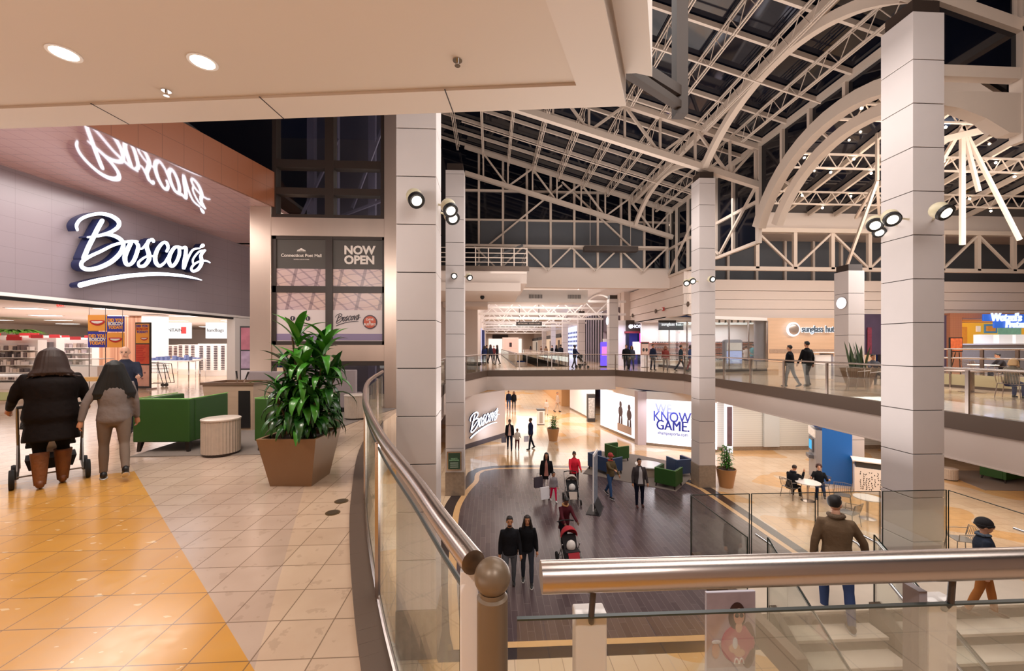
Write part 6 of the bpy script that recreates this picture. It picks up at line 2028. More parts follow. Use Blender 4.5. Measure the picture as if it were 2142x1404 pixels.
# goods gondolas
rr2 = random.Random(21)
GC = ['#9b8a86', '#c7b2aa', '#e2d6d2', '#7b6a6a', '#b9555a', '#d7c3b6', '#5b5254', '#cdbfc4']
def gondola(label, px, D, w, h, rows, rz=0, red=True, group=None, dens=.82):
    x, y = PX(px, D)
    t = thing('display_rack', label, 'display rack', (x, y, 0), rz, group)
    MB().box(-w / 2, w / 2, -.02, .3, 0, h).build('back_panel', M_STOREW, t)
    MB().box(-w / 2, w / 2, -.35, -.02, 0, .25).build('plinth', M_STOREW, t)
    ms = [MB() for _ in range(4)]; cols = rr2.sample(GC, 4)
    for j in range(rows):
        z = .35 + (h - .45) * j / rows
        MB().box(-w / 2, w / 2, -.3, -.02, z - .02, z).build('shelf', M_WHITE, t)
        xx = -w / 2 + .05
        while xx < w / 2 - .1:
            ww = rr2.uniform(.05, .14); hh = (h - .5) / rows * rr2.uniform(.45, .85)
            if rr2.random() < dens: ms[rr2.randrange(4)].box(xx, xx + ww, -.26, -.1, z, z + hh)
            xx += ww + .03
    for k, mm in enumerate(ms):
        if mm.v: tag(mm.build('goods', mat('goods' + cols[k][1:], cols[k], .5), t), kind='stuff')
    if red:
        for q_ in range(2):
            x0_ = -w / 2 + .1 + q_ * w * .55
            MB().box(x0_, x0_ + w * .28, -.36, -.33, h - .02, h + .12).build('price_header', mat('store_red', '#c3343a', .5), t)
    return t
gondola('wide low rack of cosmetics at the far left edge of the store view', 25, 15.5, 1.9, 1.85, 5)
gondola('rack of mixed goods directly left of the brown haired woman', 75, 16.5, 1.6, 1.95, 5)
gondola('rack of dark goods right behind the brown haired woman', 112, 18, 1.5, 2.0, 5)
gondola('pale rack of small goods between the woman and the posters', 155, 17.5, 1.5, 1.9, 6)
gondola('low rack of goods far behind the first racks at the left', 45, 22, 3.5, 2.2, 4, dens=.6)
gondola('rack of goods far behind, near the slatted column', 180, 23, 3.0, 2.1, 5, dens=.6)
# spectacle towers
M_LENS = mat('dark_lens', '#4b3a44', .25)
def tower(label, px, D, w, h, n, z0=.6):
    x, y = PX(px, D)
    t = thing('spectacle_tower', label, 'display rack', (x, y, 0))
    MB().box(-w / 2, w / 2, 0, .3, 0, h).build('panel', M_STOREW, t)
    m = MB()
    for i in range(n):
        cx_ = -w / 2 + w * (i + .5) / n
        zz = z0
        while zz < h - .1:
            m.box(cx_ - .08, cx_ - .01, -.05, 0, zz, zz + .045); m.box(cx_ + .01, cx_ + .08, -.05, 0, zz, zz + .045); zz += .095
    tag(m.build('spectacles', M_LENS, t), kind='stuff')
    return t
tower('tall tower of dark glasses, right part of the store entrance', 444, 22, 1.5, 1.75, 4, .35)
tower('tower of glasses left of the tall tower', 391, 23, 1.0, 1.72, 3, .75)
tower('small tower of glasses next to the poster stand', 362, 24, .6, 1.7, 2, .9)
# white tables
M_CHL = M_CHROME
def store_table(label, px, D, w, d, h=.95, goods=True):
    x, y = PX(px, D)
    t = thing('store_table', label, 'table', (x, y, 0))
    MB().box(-w / 2, w / 2, -d / 2, d / 2, h - .04, h).build('top', mat('table_bright', '#f2eeec', .2), t)
    for sx in (-1, 1):
        for sy in (-1, 1):
            MB().box(sx * (w / 2 - .04) - .015, sx * (w / 2 - .04) + .015, sy * (d / 2 - .04) - .015, sy * (d / 2 - .04) + .015, 0, h - .04).build('leg', M_CHL, t)
    if goods:
        m = MB()
        xx = -w / 2 + .1
        while xx < w / 2 - .1:
            m.box(xx, xx + .1, -.1, .1, h, h + rr2.uniform(.05, .2)); xx += .2
        tag(m.build('goods', mat('goods_blue', '#6d7aa8', .5), t), kind='stuff')
    return t
store_table('white table on chrome legs right of the poster stand', 362, 19.0, 2.0, .8)
store_table('white table on chrome legs before the tower of glasses', 390, 21.3, 1.5, .8)
store_table('large white table at the far left in front of the racks', 18, 11.5, 1.8, .9, .8, False)
# jewellery counter
x, y = PX(165, 14.5)
t = thing('glass_counter', 'white glass topped counter behind the two strolling women', 'counter', (x, y, 0))
MB().box(-.9, .9, -.3, .3, 0, .9).build('base', M_STOREW, t); MB().box(-.9, .9, -.3, .3, .9, 1.15).build('glass_case', M_GLASS, t); MB().box(-.92, .92, -.32, .32, 1.15, 1.17).build('top', M_STOREW, t)
# green tree
x, y = PX(37, 23)
t = thing('display_tree', 'flat topped bright green decorative tree above the store racks', 'tree', (x, y, 0))
MB().tube([(0, 0, 0), (0, 0, 2.3)], .06, 8).build('trunk', M_CANE, t)
lm = MB()
for k in range(60):
    a_ = k * 2.4; leaf(lm, (.1 * cos(a_), .1 * sin(a_), 2.35 + .1 * rr2.random()), a_, .3, .8 + .4 * rr2.random(), .22, .9, 5)
lm.build('foliage', mat('tree_green', '#78b850', .5, var=.2), t)
# exit sign
x, y = PX(128, 15)
t = thing('exit_sign', 'small red exit sign hanging from the store ceiling', 'sign', (x, y, HZ(644, 15)))
MB().box(-.14, .14, -.02, .02, 0, .18).build('box', mat('exit_white', '#f4d8d4', .5, emis=.3), t)
o = text('EXIT', .13, emat('exit_red', '#ff3a2a', 1.6), (0, -.03, .09), (1, 0, 0), None, .006, bold=.003); o.parent = t
MB().box(-.01, .01, -.01, .01, .18, 3.19 - HZ(644, 15)).build('stem', M_WHITE, t)
# shopping cart
x, y = PX(334, 16.4)
t = thing('shopping_cart', 'black folding shopping cart parked right of the poster stand', 'trolley', (x, y, 0))
m = MB()
for s_ in (-.2, .2):
    m.tube([(-.45, s_, .95), (.30, s_, .9), (.42, s_, .12)], .014, 6); m.tube([(.05, s_, .9), (.28, s_, .12), (-.4, s_, .12)], .014, 6)
m.tube([(-.45, -.2, .95), (-.45, .2, .95)], .014, 6); m.tube([(.42, -.2, .14), (.42, .2, .14)], .014, 6)
m.build('frame', M_BLACK, t)
m = MB()
for k in range(8):
    m.tube([(-.42 + .09 * k, -.2, .55), (-.42 + .09 * k, -.2, .92)], .005, 4); m.tube([(-.42 + .09 * k, .2, .55), (-.42 + .09 * k, .2, .92)], .005, 4)
for z in (.55, .7, .82): m.tube([(-.42, -.2, z), (.22, -.2, z), (.22, .2, z), (-.42, .2, z), (-.42, -.2, z)], .006, 4)
m.build('basket', M_DGREY, t)
for xx in (-.38, .28, .42):
    MB().lathe((0, 0, -.02), [(.07, 0), (.07, .04), (.03, .04)], 14).xf((xx, -.21, .07), rx=pi / 2).build('wheel', M_DGREY, t)
tag(MB().sph((0, 0, 0), .09, 12, 8).xf((*PX(437, 18), 3.15)).build('ceiling_camera', M_BLACK, smooth=2), 'black dome camera on the store ceiling', 'camera')
cp = [PZ(-40, 838, 0), PZ(22, 838, 0), PZ(36, 822, 0), PZ(-40, 820, 0)]
tag(MB().prism(cp, .0, .012).build('rug', mat('olive_rug', '#8c8a55', .95)), 'olive green rug at the far left of the store entrance', 'rug')
# ================================================================ people
SKIN = {'l': mat('skin_light', '#d9a78c', .5), 'm': mat('skin_medium', '#b57d5c', .5), 'd': mat('skin_dark', '#6b4534', .5)}
M_EYE = mat('eye_dark', '#231713', .3); M_LIP = mat('lips_rose', '#9a4f48', .5); M_SOLE = mat('shoe_sole', '#d9d4cf', .5)
def rot_x(v, a): return Vector((v.x, v.y * cos(a) - v.z * sin(a), v.y * sin(a) + v.z * cos(a)))
def remesh(o, vox, sm=2):
    r = o.modifiers.new('join', 'REMESH'); r.mode = 'VOXEL'; r.voxel_size = vox; r.use_smooth_shade = True
    if sm:
        s_ = o.modifiers.new('soften', 'SMOOTH'); s_.factor = .5; s_.iterations = sm
def person(label, loc, face, h=1.74, skin='m', hair=('short', '#1d1512'), top=('#15141a', .0), pants='#22252e', shoes='#1a1818', bulk=1.0,
           legs=((12, 4), (-14, 8)), arms=((8, 8, 12), (-8, 8, 12)), lean=0., sit=None, shirt=None, boots=None, sole=False, vox=None, head=1.0, turn=0, hatc=None,
           skirt=None, collar=None, fine=False, group=None, stoop=0., extra=None, headz=0.):
    """face: heading in degrees from +y clockwise; legs: (thigh swing, knee bend); arms: (forward, outward, elbow)"""
    s = h / 1.75
    t = thing('person', label, 'person', loc, -radians(face), group)
    bw = bulk
    TL, SL, = .43, .41
    J = {}
    low = 1e9
    for i, sx in enumerate((-1, 1)):
        a, k = legs[i][0], legs[i][1]; ab = legs[i][2] if len(legs[i]) > 2 else 2
        d1 = Vector((sx * sin(radians(ab)), sin(radians(a)), -cos(radians(a)))).normalized()
        d2 = Vector((sx * sin(radians(ab * .3)), sin(radians(a - k)), -cos(radians(a - k)))).normalized()
        hip = Vector((sx * .092 * (1 + (bw - 1) * .5), 0, 0)); kn = hip + d1 * TL; an = kn + d2 * SL
        J[i] = [hip, kn, an, a - k]
        low = min(low, an.z)
    pz = (-low + .085) if sit is None else sit / s + .02
    for i in (0, 1):
        for q in range(3): J[i][q] = J[i][q] + Vector((0, 0, pz))
    pel = Vector((0, 0, pz))
    ln = radians(lean)
    def T(p):  # torso point
        return pel + rot_x(Vector(p), -ln)
    sw = .168 * (1 + (bw - 1) * .7)
    A = {}
    for i, sx in enumerate((-1, 1)):
        f, o_, e = arms[i][0], arms[i][1], arms[i][2]; inw = arms[i][3] if len(arms[i]) > 3 else 0
        sh = T((sx * sw, 0, .462))
        d1 = Vector((sx * sin(radians(o_)), sin(radians(f)) * cos(radians(o_)), -cos(radians(f)) * cos(radians(o_)))).normalized()
        el = sh + d1 * .285
        d2 = Vector((sx * sin(radians(o_ * .4 - inw)), sin(radians(f + e)), -cos(radians(f + e)))).normalized()
        wr = el + d2 * .25
        A[i] = (sh, el, wr, d2)
    def ell(cx, cz, w, d, n=16, dy=0.):
        return [tuple(T((cx + w * cos(2 * pi * k / n), dy + d * sin(2 * pi * k / n), cz))) for k in range(n)]
    def torso(m, infl, z0=-.12, z1=.55, belly=1.0):
        prof = [(-.12, .150, .105), (-.04, .172, .122), (.05, .163, .118), (.16, .148, .108), (.27, .160, .118), (.37, .176, .120), (.43, .162, .110), (.485, .115, .088), (.55, .060, .058)]
        P = [(z, w * (bw if z < .45 else 1 + (bw - 1) * .5), d * (1 + (bw - 1) * 1.25 if z < .45 else 1)) for z, w, d in prof]
        def at(z):
            for (za, wa, da), (zb, wb, db) in zip(P, P[1:]):
                if z <= zb:
                    k = (z - za) / (zb - za); k = max(-.8, k)
                    return wa + (wb - wa) * k, da + (db - da) * k
            return P[-1][1:]
        zs = [z0] + [p[0] for p in P if z0 + .02 < p[0] < z1 - .01] + [z1]
        rings = []
        for z in zs:
            w, d = at(z)
            if z < -.12:
                w, d = P[0][1] * (1 + (-.12 - z) * .35) + .012, P[0][2] * (1 + (-.12 - z) * .5) + .02
            rings.append(ell(0, z, w + infl, d + infl, dy=.0))
        m.ring_loft(rings)
    vx = vox or .016
    # body
    b = MB()
    torso(b, -.006)
    nb, hc = T((0, 0, .52)), T((0, .015 + .06 * sin(radians(stoop)), .705 * 1.0 + headz))
    b.tube([tuple(T((0, 0, .50))), tuple(T((0, .006, .62)))], [.062, .052], 12)
    for i in (0, 1):
        hip, kn, an, ang = J[i]
        b.tube([tuple(hip + Vector((0, 0, .06))), tuple(hip.lerp(kn, .3)), tuple(kn), tuple(kn.lerp(an, .35)), tuple(an)], [.08 * bw, .074 * bw, .05, .048, .034], 10)
        sh, el, wr, d2 = A[i]
        b.tube([tuple(T((0, 0, .46))), tuple(sh), tuple(sh.lerp(el, .5)), tuple(el), tuple(el.lerp(wr, .4)), tuple(wr)], [.05, .047, .043, .035, .034, .024], 10)
        # hand: palm, four unequal curled fingers, thumb from its side
        side_ = Vector((0, 1, 0)) - d2 * d2.y
        side_ = side_.normalized() if side_.length > .1 else Vector((0, 0, 1))
        nrm_ = d2.cross(side_)
        if nrm_.x * (1 if i else -1) > 0: nrm_ = -nrm_
        palm = wr + d2 * .045
        b.tube([tuple(wr), tuple(palm), tuple(wr + d2 * .085)], [.026, .034, .034], 10)
        for q, L in enumerate((.062, .072, .068, .052)):
            off = side_ * (.027 - .018 * q)
            p0 = wr + d2 * .075 + off
            p1 = p0 + d2 * L * .55 + nrm_ * .008; p2 = p1 + d2 * L * .35 + nrm_ * L * .5
            b.tube([tuple(p0), tuple(p1), tuple(p2)], [.0092, .0088, .0075], 6)
        p0 = wr + d2 * .025 + side_ * .022
        b.tube([tuple(p0), tuple(p0 + side_ * .03 + d2 * .03), tuple(p0 + side_ * .034 + d2 * .062 + nrm_ * .01)], [.012, .0105, .008], 6)
    hs = head
    H = MB()
    H.sph((0, -.008, .02), (.074 * hs, .094 * hs, .098 * hs), 18, 14)
    H.sph((0, .018, -.045), (.055 * hs, .066 * hs, .068 * hs), 14, 10)
    H.sph((0, .093 * hs, -.012), (.012, .018, .022), 8, 6)
    for sx in (-1, 1): H.sph((sx * .076 * hs, -.008, -.005), (.012, .018, .030), 8, 6)
    H.xf((0, 0, 0), rz=-radians(turn), rx=-radians(stoop) - ln * .4)
    H.xf(tuple(hc))
    b.v += []
    o0 = len(b.v); b.v += H.v; b.f += [tuple(i + o0 for i in f) for f in H.f]; b.mi += [0] * len(H.f)
    b.xf(sc=s)
    o = body = b.build('body', SKIN[skin], t, smooth=2); remesh(o, (.0085 if fine else max(.0105, vx * .75)) * (s if s < 1 else 1), 1)
    # face
    def onhead(m): return m.xf((0, 0, 0), rz=-radians(turn), rx=-radians(stoop) - ln * .4).xf(tuple(hc)).xf(sc=s)
    m = MB()
    for sx in (-1, 1): m.sph((sx * .030 * hs, .078 * hs, .012), (.012, .008, .007), 8, 6)
    onhead(m).build('eyes', M_EYE, body, smooth=2)
    m = MB()
    for sx in (-1, 1): m.sph((sx * .031 * hs, .081 * hs, .032), (.019, .008, .005), 8, 6)
    onhead(m).build('eyebrows', mat('hair' + hair[1][1:], hair[1], .6), body, smooth=2)
    onhead(MB().sph((0, .080 * hs, -.056), (.024, .008, .008), 8, 6)).build('mouth', M_LIP, body, smooth=2)
    # hair
    hm = mat('hair' + hair[1][1:], hair[1], .5, var=.35, vscale=30, bump=.35, bscale=70, stretch=(1, 1, .15), spec=.12)
    m = MB()
    st = hair[0]
    if st != 'bald':
        m.sph((0, -.022, .036), (.083 * hs, .094 * hs, .094 * hs), 18, 12)
        m.sph((0, .03, .092 * hs), (.062 * hs, .052 * hs, .028 * hs), 12, 8)
        if st == 'beard': m.sph((0, .035, -.082), (.05, .052, .04), 12, 8)
        if st in ('long', 'longer', 'big', 'bob'):
            L = {'long': .36, 'longer': .48, 'big': .34, 'bob': .20}[st]
            wd_ = {'long': .105, 'longer': .135, 'big': .17, 'bob': .12}[st]
            rings = []
            for k in range(7):
                f_ = k / 6; z = .08 - L * f_; w = .086 + (wd_ - .086) * min(1, f_ * 1.6) ** .9; d = .075 - .022 * f_
                if st == 'big': d = .09 - .01 * f_
                rings.append([(w * cos(2 * pi * q / 22) * (1 + .04 * sin(q * 2.3 + k)), -.038 - .035 * f_ + d * sin(2 * pi * q / 22), z + (.012 * sin(q * 2.1) if k == 6 else 0)) for q in range(22)])
            m.ring_loft(rings)
            for sx in (-1, 1):
                m.tube([(sx * .07, .03, .05), (sx * .088, .03, -.04), (sx * (.092 + (wd_ - .1) * .7), .03, -.15), (sx * .1, .02, -min(L * .7, .26))], [.022, .028, .030, .014], 8)
        if st in ('flip', 'wide'):
            PR = [(.10, .060, .060), (.06, .098, .095), (-.02, .122, .108), (-.10, .135, .102), (-.17, .148, .092), (-.225, .185, .085), (-.25, .175, .06)] if st == 'flip' else \
                 [(.10, .060, .060), (.06, .092, .095), (-.04, .118, .098), (-.15, .155, .088), (-.27, .195, .080), (-.36, .225, .072), (-.41, .215, .05)]
            nq = 26
            m.ring_loft([[(w * .93 * cos(2 * pi * q / nq), -.036 - .02 * k / 6 + d * .93 * sin(2 * pi * q / nq), z) for q in range(nq)] for k, (z, w, d) in enumerate(PR)])
            rs_ = random.Random(9)
            for q in range(26):
                a_ = pi + pi * (q + .5) / 26 + rs_.uniform(-.06, .06)
                P_ = [((w + .004) * cos(a_), -.036 - .02 * k / 6 + (d + .004) * sin(a_), z) for k, (z, w, d) in enumerate(PR)]
                e_ = rs_.uniform(.0, .07); l_ = P_[-1]
                P_.append((l_[0] + cos(a_) * e_ * (1.3 if st == 'flip' else .1), l_[1] - e_ * .3, l_[2] - .01 + (rs_.uniform(-.02, .035) if st == 'flip' else rs_.uniform(-.05, 0))))
                m.tube(P_, [.006, .013, .015, .016, .016, .017, .013, .004], 6)
            for sx in (-1, 1):
                for q in range(3):
                    m.tube([(sx * .078, .03 - .02 * q, .06), (sx * .098, .035 - .02 * q, -.04), (sx * .115, .03, -.13), (sx * (.15 + .02 * q), .02, -.20)], [.015, .018, .016, .006], 6)
        if st == 'curly':
            rc = random.Random(5)
            for k in range(60):
                a_ = rc.random() * 6.28; e_ = rc.uniform(-.6, 1.5)
                y_ = -.02 + .1 * cos(e_) * sin(a_)
                if y_ > .05 and e_ < .7: continue
                m.sph((.098 * cos(e_) * cos(a_), y_, .03 + .1 * sin(e_)), .030, 7, 5)
        if st == 'bun':
            m.sph((0, -.11, .07), .04, 10, 8)
        onhead(m)
        o = m.build('hair', hm, t, smooth=2); remesh(o, .0075 if fine else .014, 0 if fine else 1)
    if hatc:
        m = MB().sph((0, -.015, .055), (.098 * hs, .108 * hs, .095 * hs), 18, 12)
        m.tube([(.094 * hs * cos(a_ * pi / 8), -.012 + .106 * hs * sin(a_ * pi / 8), .025) for a_ in range(17)], .017, 6)
        if hatc[1] == 'cap': m.sph((0, .11, .045), (.06, .06, .01), 12, 6)
        onhead(m).build('hat', mat('hat' + hatc[0][1:], hatc[0], .8, bump=.3, bscale=90), t, smooth=2)
    # trousers
    m = MB()
    hipz = .06 if sit is None else .04
    pr = []
    for z, w, d in ((-.13, .13, .10), (-.04, .172, .125), (.04, .168, .12), (.10, .158, .115)):
        pr.append(ell(0, z, w * bw + .006, d * (1 + (bw - 1) * 1.25) + .006))
    m.ring_loft(pr)
    for i in (0, 1):
        hip, kn, an, ang = J[i]
        m.tube([tuple(hip + Vector((0, 0, .03))), tuple(hip.lerp(kn, .25)), tuple(hip.lerp(kn, .7)), tuple(kn), tuple(kn.lerp(an, .35)), tuple(kn.lerp(an, .8)), tuple(an + Vector((0, 0, .0)))], [.096 * bw, .092 * bw, .072 * bw, .060, .062, .050, .048], 12)
    m.xf(sc=s)
    o = m.build('trousers', mat('cloth' + pants[1:], pants, .8, var=.12, vscale=8, spec=.12), t, smooth=2); remesh(o, vx, 2)
    # shoes
    for i in (0, 1):
        hip, kn, an, ang = J[i]
        m = MB()
        pt = radians(max(-35, min(25, ang))) if sit is None else 0
        if sit is None and an.z < low + pz + .02: pt = min(0, pt * .2)
        m.sph((0, .055, -.045), (.044, .13, .040), 12, 8); m.sph((0, -.02, -.02), (.042, .062, .058), 12, 8)
        m.xf((0, 0, 0), rx=pt * .8); m.xf(tuple(an)); m.xf(sc=s)
        o = m.build('shoe', mat('shoe' + shoes[1:], shoes, .45), t, smooth=2); remesh(o, .010, 1)
        if sole:
            m = MB().sph((0, .05, -.078), (.048, .136, .012), 12, 6)
            m.xf((0, 0, 0), rx=pt * .8); m.xf(tuple(an)); m.xf(sc=s); m.build('sole', M_SOLE, o, smooth=2)
        if boots:
            ks = [k / 14 for k in range(15)]
            m = MB().tube([tuple(an + (kn - an) * (-.09 + .97 * k)) for k in ks], [(.052 + .034 * k) + (.005 * sin(k * 44) if k < .6 else .001 * sin(k * 60)) for k in ks], 16)
            m.xf(sc=s); o = m.build('boot', mat('boot' + boots[1:], boots, .55, var=.3, vscale=14, bump=.4, bscale=25), t, smooth=2)
    # top
    hem = -.04 - top[1]
    m = MB()
    torso(m, .018, z0=hem)
    for i in (0, 1):
        sh, el, wr, d2 = A[i]
        m.tube([tuple(T(((-.06, .06)[i], 0, .46))), tuple(sh), tuple(sh.lerp(el, .5)), tuple(el), tuple(el.lerp(wr, .5)), tuple(wr + d2 * .005)], [.052, .063, .059 * (1 + (bw - 1) * .6), .052, .047, .038], 12)
    m.tube([tuple(T((0, -.005, .50))), tuple(T((0, 0, .575)))], [.078, .064], 12)
    m.xf(sc=s)
    o = m.build('jacket' if top[1] >= 0 else 'top', mat('cloth' + top[0][1:], top[0], .75, var=.2, vscale=9, bump=.5, bscale=14, spec=.15), t, smooth=2); remesh(o, vx, 2)
    if collar:
        m = MB()
        P = [tuple(T((.085 * cos(a_ * pi / 8), -.01 + .08 * sin(a_ * pi / 8), .555 + .01 * sin(a_)))) for a_ in range(17)]
        m.tube(P, .028, 8).xf(sc=s); m.build('collar', mat('cloth' + collar[1:], collar, .9, bump=.6, bscale=80), t, smooth=2)
    if shirt:
        m = MB(); prof_ = [(-.06, .17, .124), (.05, .163, .118), (.16, .148, .110), (.27, .160, .120), (.37, .176, .122), (.43, .16, .112), (.50, .1, .085), (.54, .066, .066)]
        front = []; back = []
        for z_, w_, d_ in prof_:
            ha = .46 - .26 * (z_ + .06) / .6
            for q in range(7):
                a_ = pi / 2 - ha + 2 * ha * q / 6
                for L_f, e_ in ((front, .031), (back, .018)):
                    L_f.append(tuple(T(((w_ * (bw if z_ < .45 else 1) + e_) * cos(a_), (d_ * (1 + (bw - 1) * 1.25 if z_ < .45 else 1) + e_) * sin(a_), z_))))
        nf = len(front); m.v = front + back
        for k in range(7):
            for q in range(6):
                i0 = k * 7 + q; m.f.append((i0, i0 + 1, i0 + 8, i0 + 7)); m.f.append((nf + i0, nf + i0 + 7, nf + i0 + 8, nf + i0 + 1))
        for k in range(7):
            for q in (0, 6):
                i0 = k * 7 + q; m.f.append((i0, i0 + 7, nf + i0 + 7, nf + i0))
        m.mi = [0] * len(m.f)
        m.xf(sc=s)
        m.build('shirt', mat('cloth' + shirt[1:], shirt, .8), t, smooth=2)
    t['_x'] = 0; del t['_x']
    return t, [tuple(Vector(q) * s) for q in (A[0][2], A[1][2])]
def fl(px, py, z=0.): x, y = PZ(px, py, z); return (x, y, z)
def at(px, D, z=0.): x, y = PX(px, D); return (x, y, z)

# ---- on our gallery, seen from behind
person('heavy set woman in a black coat and tan boots pushing a stroller, seen from behind', at(108, 4.68), -46, h=1.58, skin='m', hair=('flip', '#27120a'), top=('#120b0a', .30), pants='#0c0a0b', shoes='#6a3c1e', boots='#6f401d',
       bulk=1.42, legs=((-4, 6, -1.5), (7, 5, -1.5)), arms=((10, 20, 46), (10, 16, 46)), lean=3, fine=True, stoop=14, head=1.08)
person('girl with long black hair, grey jacket and taupe trousers, seen from behind', at(239, 4.95), -42, h=1.43, skin='m', hair=('wide', '#050404'), top=('#756b68', .06), pants='#6e5f55', shoes='#141214', sole=True,
       bulk=1.04, legs=((4, 4), (-10, 30)), arms=((-6, 26, 6), (4, 12, 10)), fine=True)
person('balding man in a navy jacket walking towards the two women with a tan tray', at(262, 7.6), 150, h=1.62, skin='l', hair=('bald', '#3a2c26'), top=('#2b3040', .02), pants='#23242c', bulk=1.08, legs=((14, 4), (-12, 10)), arms=((34, 14, 55), (10, 10, 20)), stoop=14)
x, y, _ = at(213, 7.35)
tag(MB().box(-.28, .1, -.12, .12, 0, .07).xf((x, y, .98), rz=.3).build('tray', mat('tan_tray', '#b0854a', .5)), 'tan tray carried by the balding man in navy', 'tray')

def stroller(label, loc, face, c1='#1a1a1c', c2='#b9a89c', hc='#1a1a1c', sc=1.0):
    t = thing('stroller', label, 'stroller', loc, -radians(face))
    t.scale = (sc, sc, sc)
    F = mat('stroller_frame', '#8c8683', .35, metal=.6); W_ = mat('tyre_black', '#161516', .7)
    m = MB()
    for sx in (-.25, .25):
        m.tube([(sx, -.42, 1.02), (sx, -.25, .80), (sx, .10, .38), (sx, .36, .14)], .013, 8)
        m.tube([(sx, .08, .62), (sx, -.12, .34), (sx, -.30, .12)], .012, 8)
        m.tube([(sx, -.30, .14), (sx, .36, .14)], .009, 6)
    m.tube([(-.25, -.30, .14), (.25, -.30, .14)], .01, 6)
    m.build('frame', F, t)
    MB().tube([(-.25, -.42, 1.02), (-.1, -.45, 1.04), (.1, -.45, 1.04), (.25, -.42, 1.02)], .019, 8).build('handle', mat('handle_foam', '#151415', .8), t)
    for sx in (-1, 1):
        for yy, r in ((-.30, .12), (.36, .095)):
            for dx in ((0,) if yy < 0 else (0,)):
                MB().lathe((0, 0, -.02), [(r, 0), (r + .008, .02), (r, .04), (r * .4, .04)], 20).xf((sx * .29, yy, r), ry=pi / 2).build('wheel', W_, t, smooth=True)
    seat = mat('stroller' + c1[1:], c1, .8)
    MB().slab([(-.21, -.20, .76), (.21, -.20, .76), (.19, .02, .46), (-.19, .02, .46)], (0, .03, .02)).build('backrest', seat, t, bevel=.01)
    MB().box(-.20, .20, 0, .26, .44, .48).build('seat', seat, t, bevel=.01)
    MB().slab([(-.16, .26, .46), (.16, .26, .46), (.14, .40, .22), (-.14, .40, .22)], (0, .015, .01)).build('foot_rest', mat('stroller_red' if c2 == '#a3202c' else 'stroller_apron', c2, .7), t)
    m = MB()
    rings = []
    for k in range(7):
        a_ = radians(-88 + 19 * k)
        rings.append([(.24 * cos(pi * q / 12), -.10 + .30 * sin(a_) * sin(pi * q / 12) * 1.0, .72 + .30 * cos(a_) * sin(pi * q / 12)) for q in range(13)])
    o0 = 0
    for k in range(6):
        m2 = rings[k], rings[k + 1]
        o0 = len(m.v); m.v += list(m2[0]) + list(m2[1])
        m.f += [(o0 + q, o0 + q + 1, o0 + 13 + q + 1, o0 + 13 + q) for q in range(12)]; m.mi += [0] * 12
    o = m.build('canopy', mat('stroller' + hc[1:], hc, .8), t, smooth=2)
    so = o.modifiers.new('thickness', 'SOLIDIFY'); so.thickness = .012
    MB().sph((0, .06, .56), (.13, .11, .15), 12, 8).build('blanket', mat('blanket_pale', '#d9d2cd', .8, var=.4, vscale=8), t, smooth=2)
    MB().ring_loft([[(-.17, -.2, .18), (.17, -.2, .18), (.17, .22, .18), (-.17, .22, .18)], [(-.2, -.24, .32), (.2, -.24, .32), (.2, .25, .32), (-.2, .25, .32)]]).build('basket', mat('basket_black', '#1b1a1c', .8), t)
    return t
x, y, _ = at(108, 4.68); stroller('black stroller with grey frame pushed by the woman in tan boots', (x - .36 * sin(radians(46)), y + .36 * cos(radians(46)), 0), -46, sc=1.0).scale = (1.02, .8, .9)

# ---- on the bridge and shop gallery
person('woman with a pale collar pushing a dark stroller across the bridge', at(1202, 30.0), 75, h=1.72, skin='d', hair=('bun', '#171110'), top=('#1b2540', 0), pants='#2c2f3a', collar='#c8c2bd', arms=((35, 5, 25), (35, 5, 25)), vox=.022)
stroller('dark stroller pushed along the bridge by the woman with the pale collar', at(1217, 30.0), 75)
person('person in a black coat standing before the phone shop, left of the grey companion', at(1310, 27.2), 200, h=1.75, top=('#101114', .05), pants='#1c1e28', hair=('short', '#0e0b0b'), bulk=1.15, vox=.022)
person('slimmer person in grey beside the black coated one before the phone shop', at(1321, 27.4), 190, h=1.68, top=('#3b3c46', .05), pants='#2b2d3a', hair=('long', '#1d1512'), vox=.022)
person('man in navy standing right of the poster stand', at(1366, 27.2), 160, h=1.76, top=('#1c2238', 0), pants='#1b1e30', hair=('short', '#1a1210'), legs=((2, 2), (-4, 4)), vox=.022)
person('woman with reddish hair and a rust coat looking at the corner shop', at(1392, 26.4), 20, h=1.66, top=('#7a3630', .02), pants='#6d625c', hair=('bob', '#7b4a30'), vox=.022)
person('person in dark teal striding past the corner shop window', at(1424, 26.6), 100, h=1.74, top=('#2c3b44', .05), pants='#26303a', hair=('short', '#241a16'), legs=((24, 4), (-22, 12)), vox=.022)
person('person in blue denim half hidden behind the middle column', at(1444, 26.0), 100, h=1.70, top=('#3c4f78', .05), pants='#8c4a52', hair=('bob', '#3a2820'), vox=.022)
person('person in a white shirt inside the corner shop', at(1561, 28.2), 60, h=1.66, skin='l', top=('#d8cdc8', 0), pants='#3c3e55', hair=('short', '#3a2620'), vox=.022, arms=((40, 8, 40), (40, 8, 40)))
person('person in a teal shirt and jeans inside the corner shop', at(1576, 29.2), 20, h=1.80, skin='l', top=('#5b9aa5', 0), pants='#5a6a92', hair=('short', '#2a2020'), vox=.022)
person('slim person in dark clothes with grey trousers walking left of a taller companion', fl(1652, 810), 330, h=1.66, top=('#121117', .12), pants='#55565c', hair=('short', '#171010'), legs=((10, 4), (-16, 12)), vox=.02)
person('tall man in a black jacket and grey jeans walking before the wood wall', fl(1688, 808), 350, h=1.82, top=('#0e0d10', .08), pants='#5b6067', hair=('short', '#100c0c'), bulk=1.1, legs=((-6, 4), (14, 26)), arms=((10, 14, 14), (-8, 14, 14)), vox=.02)
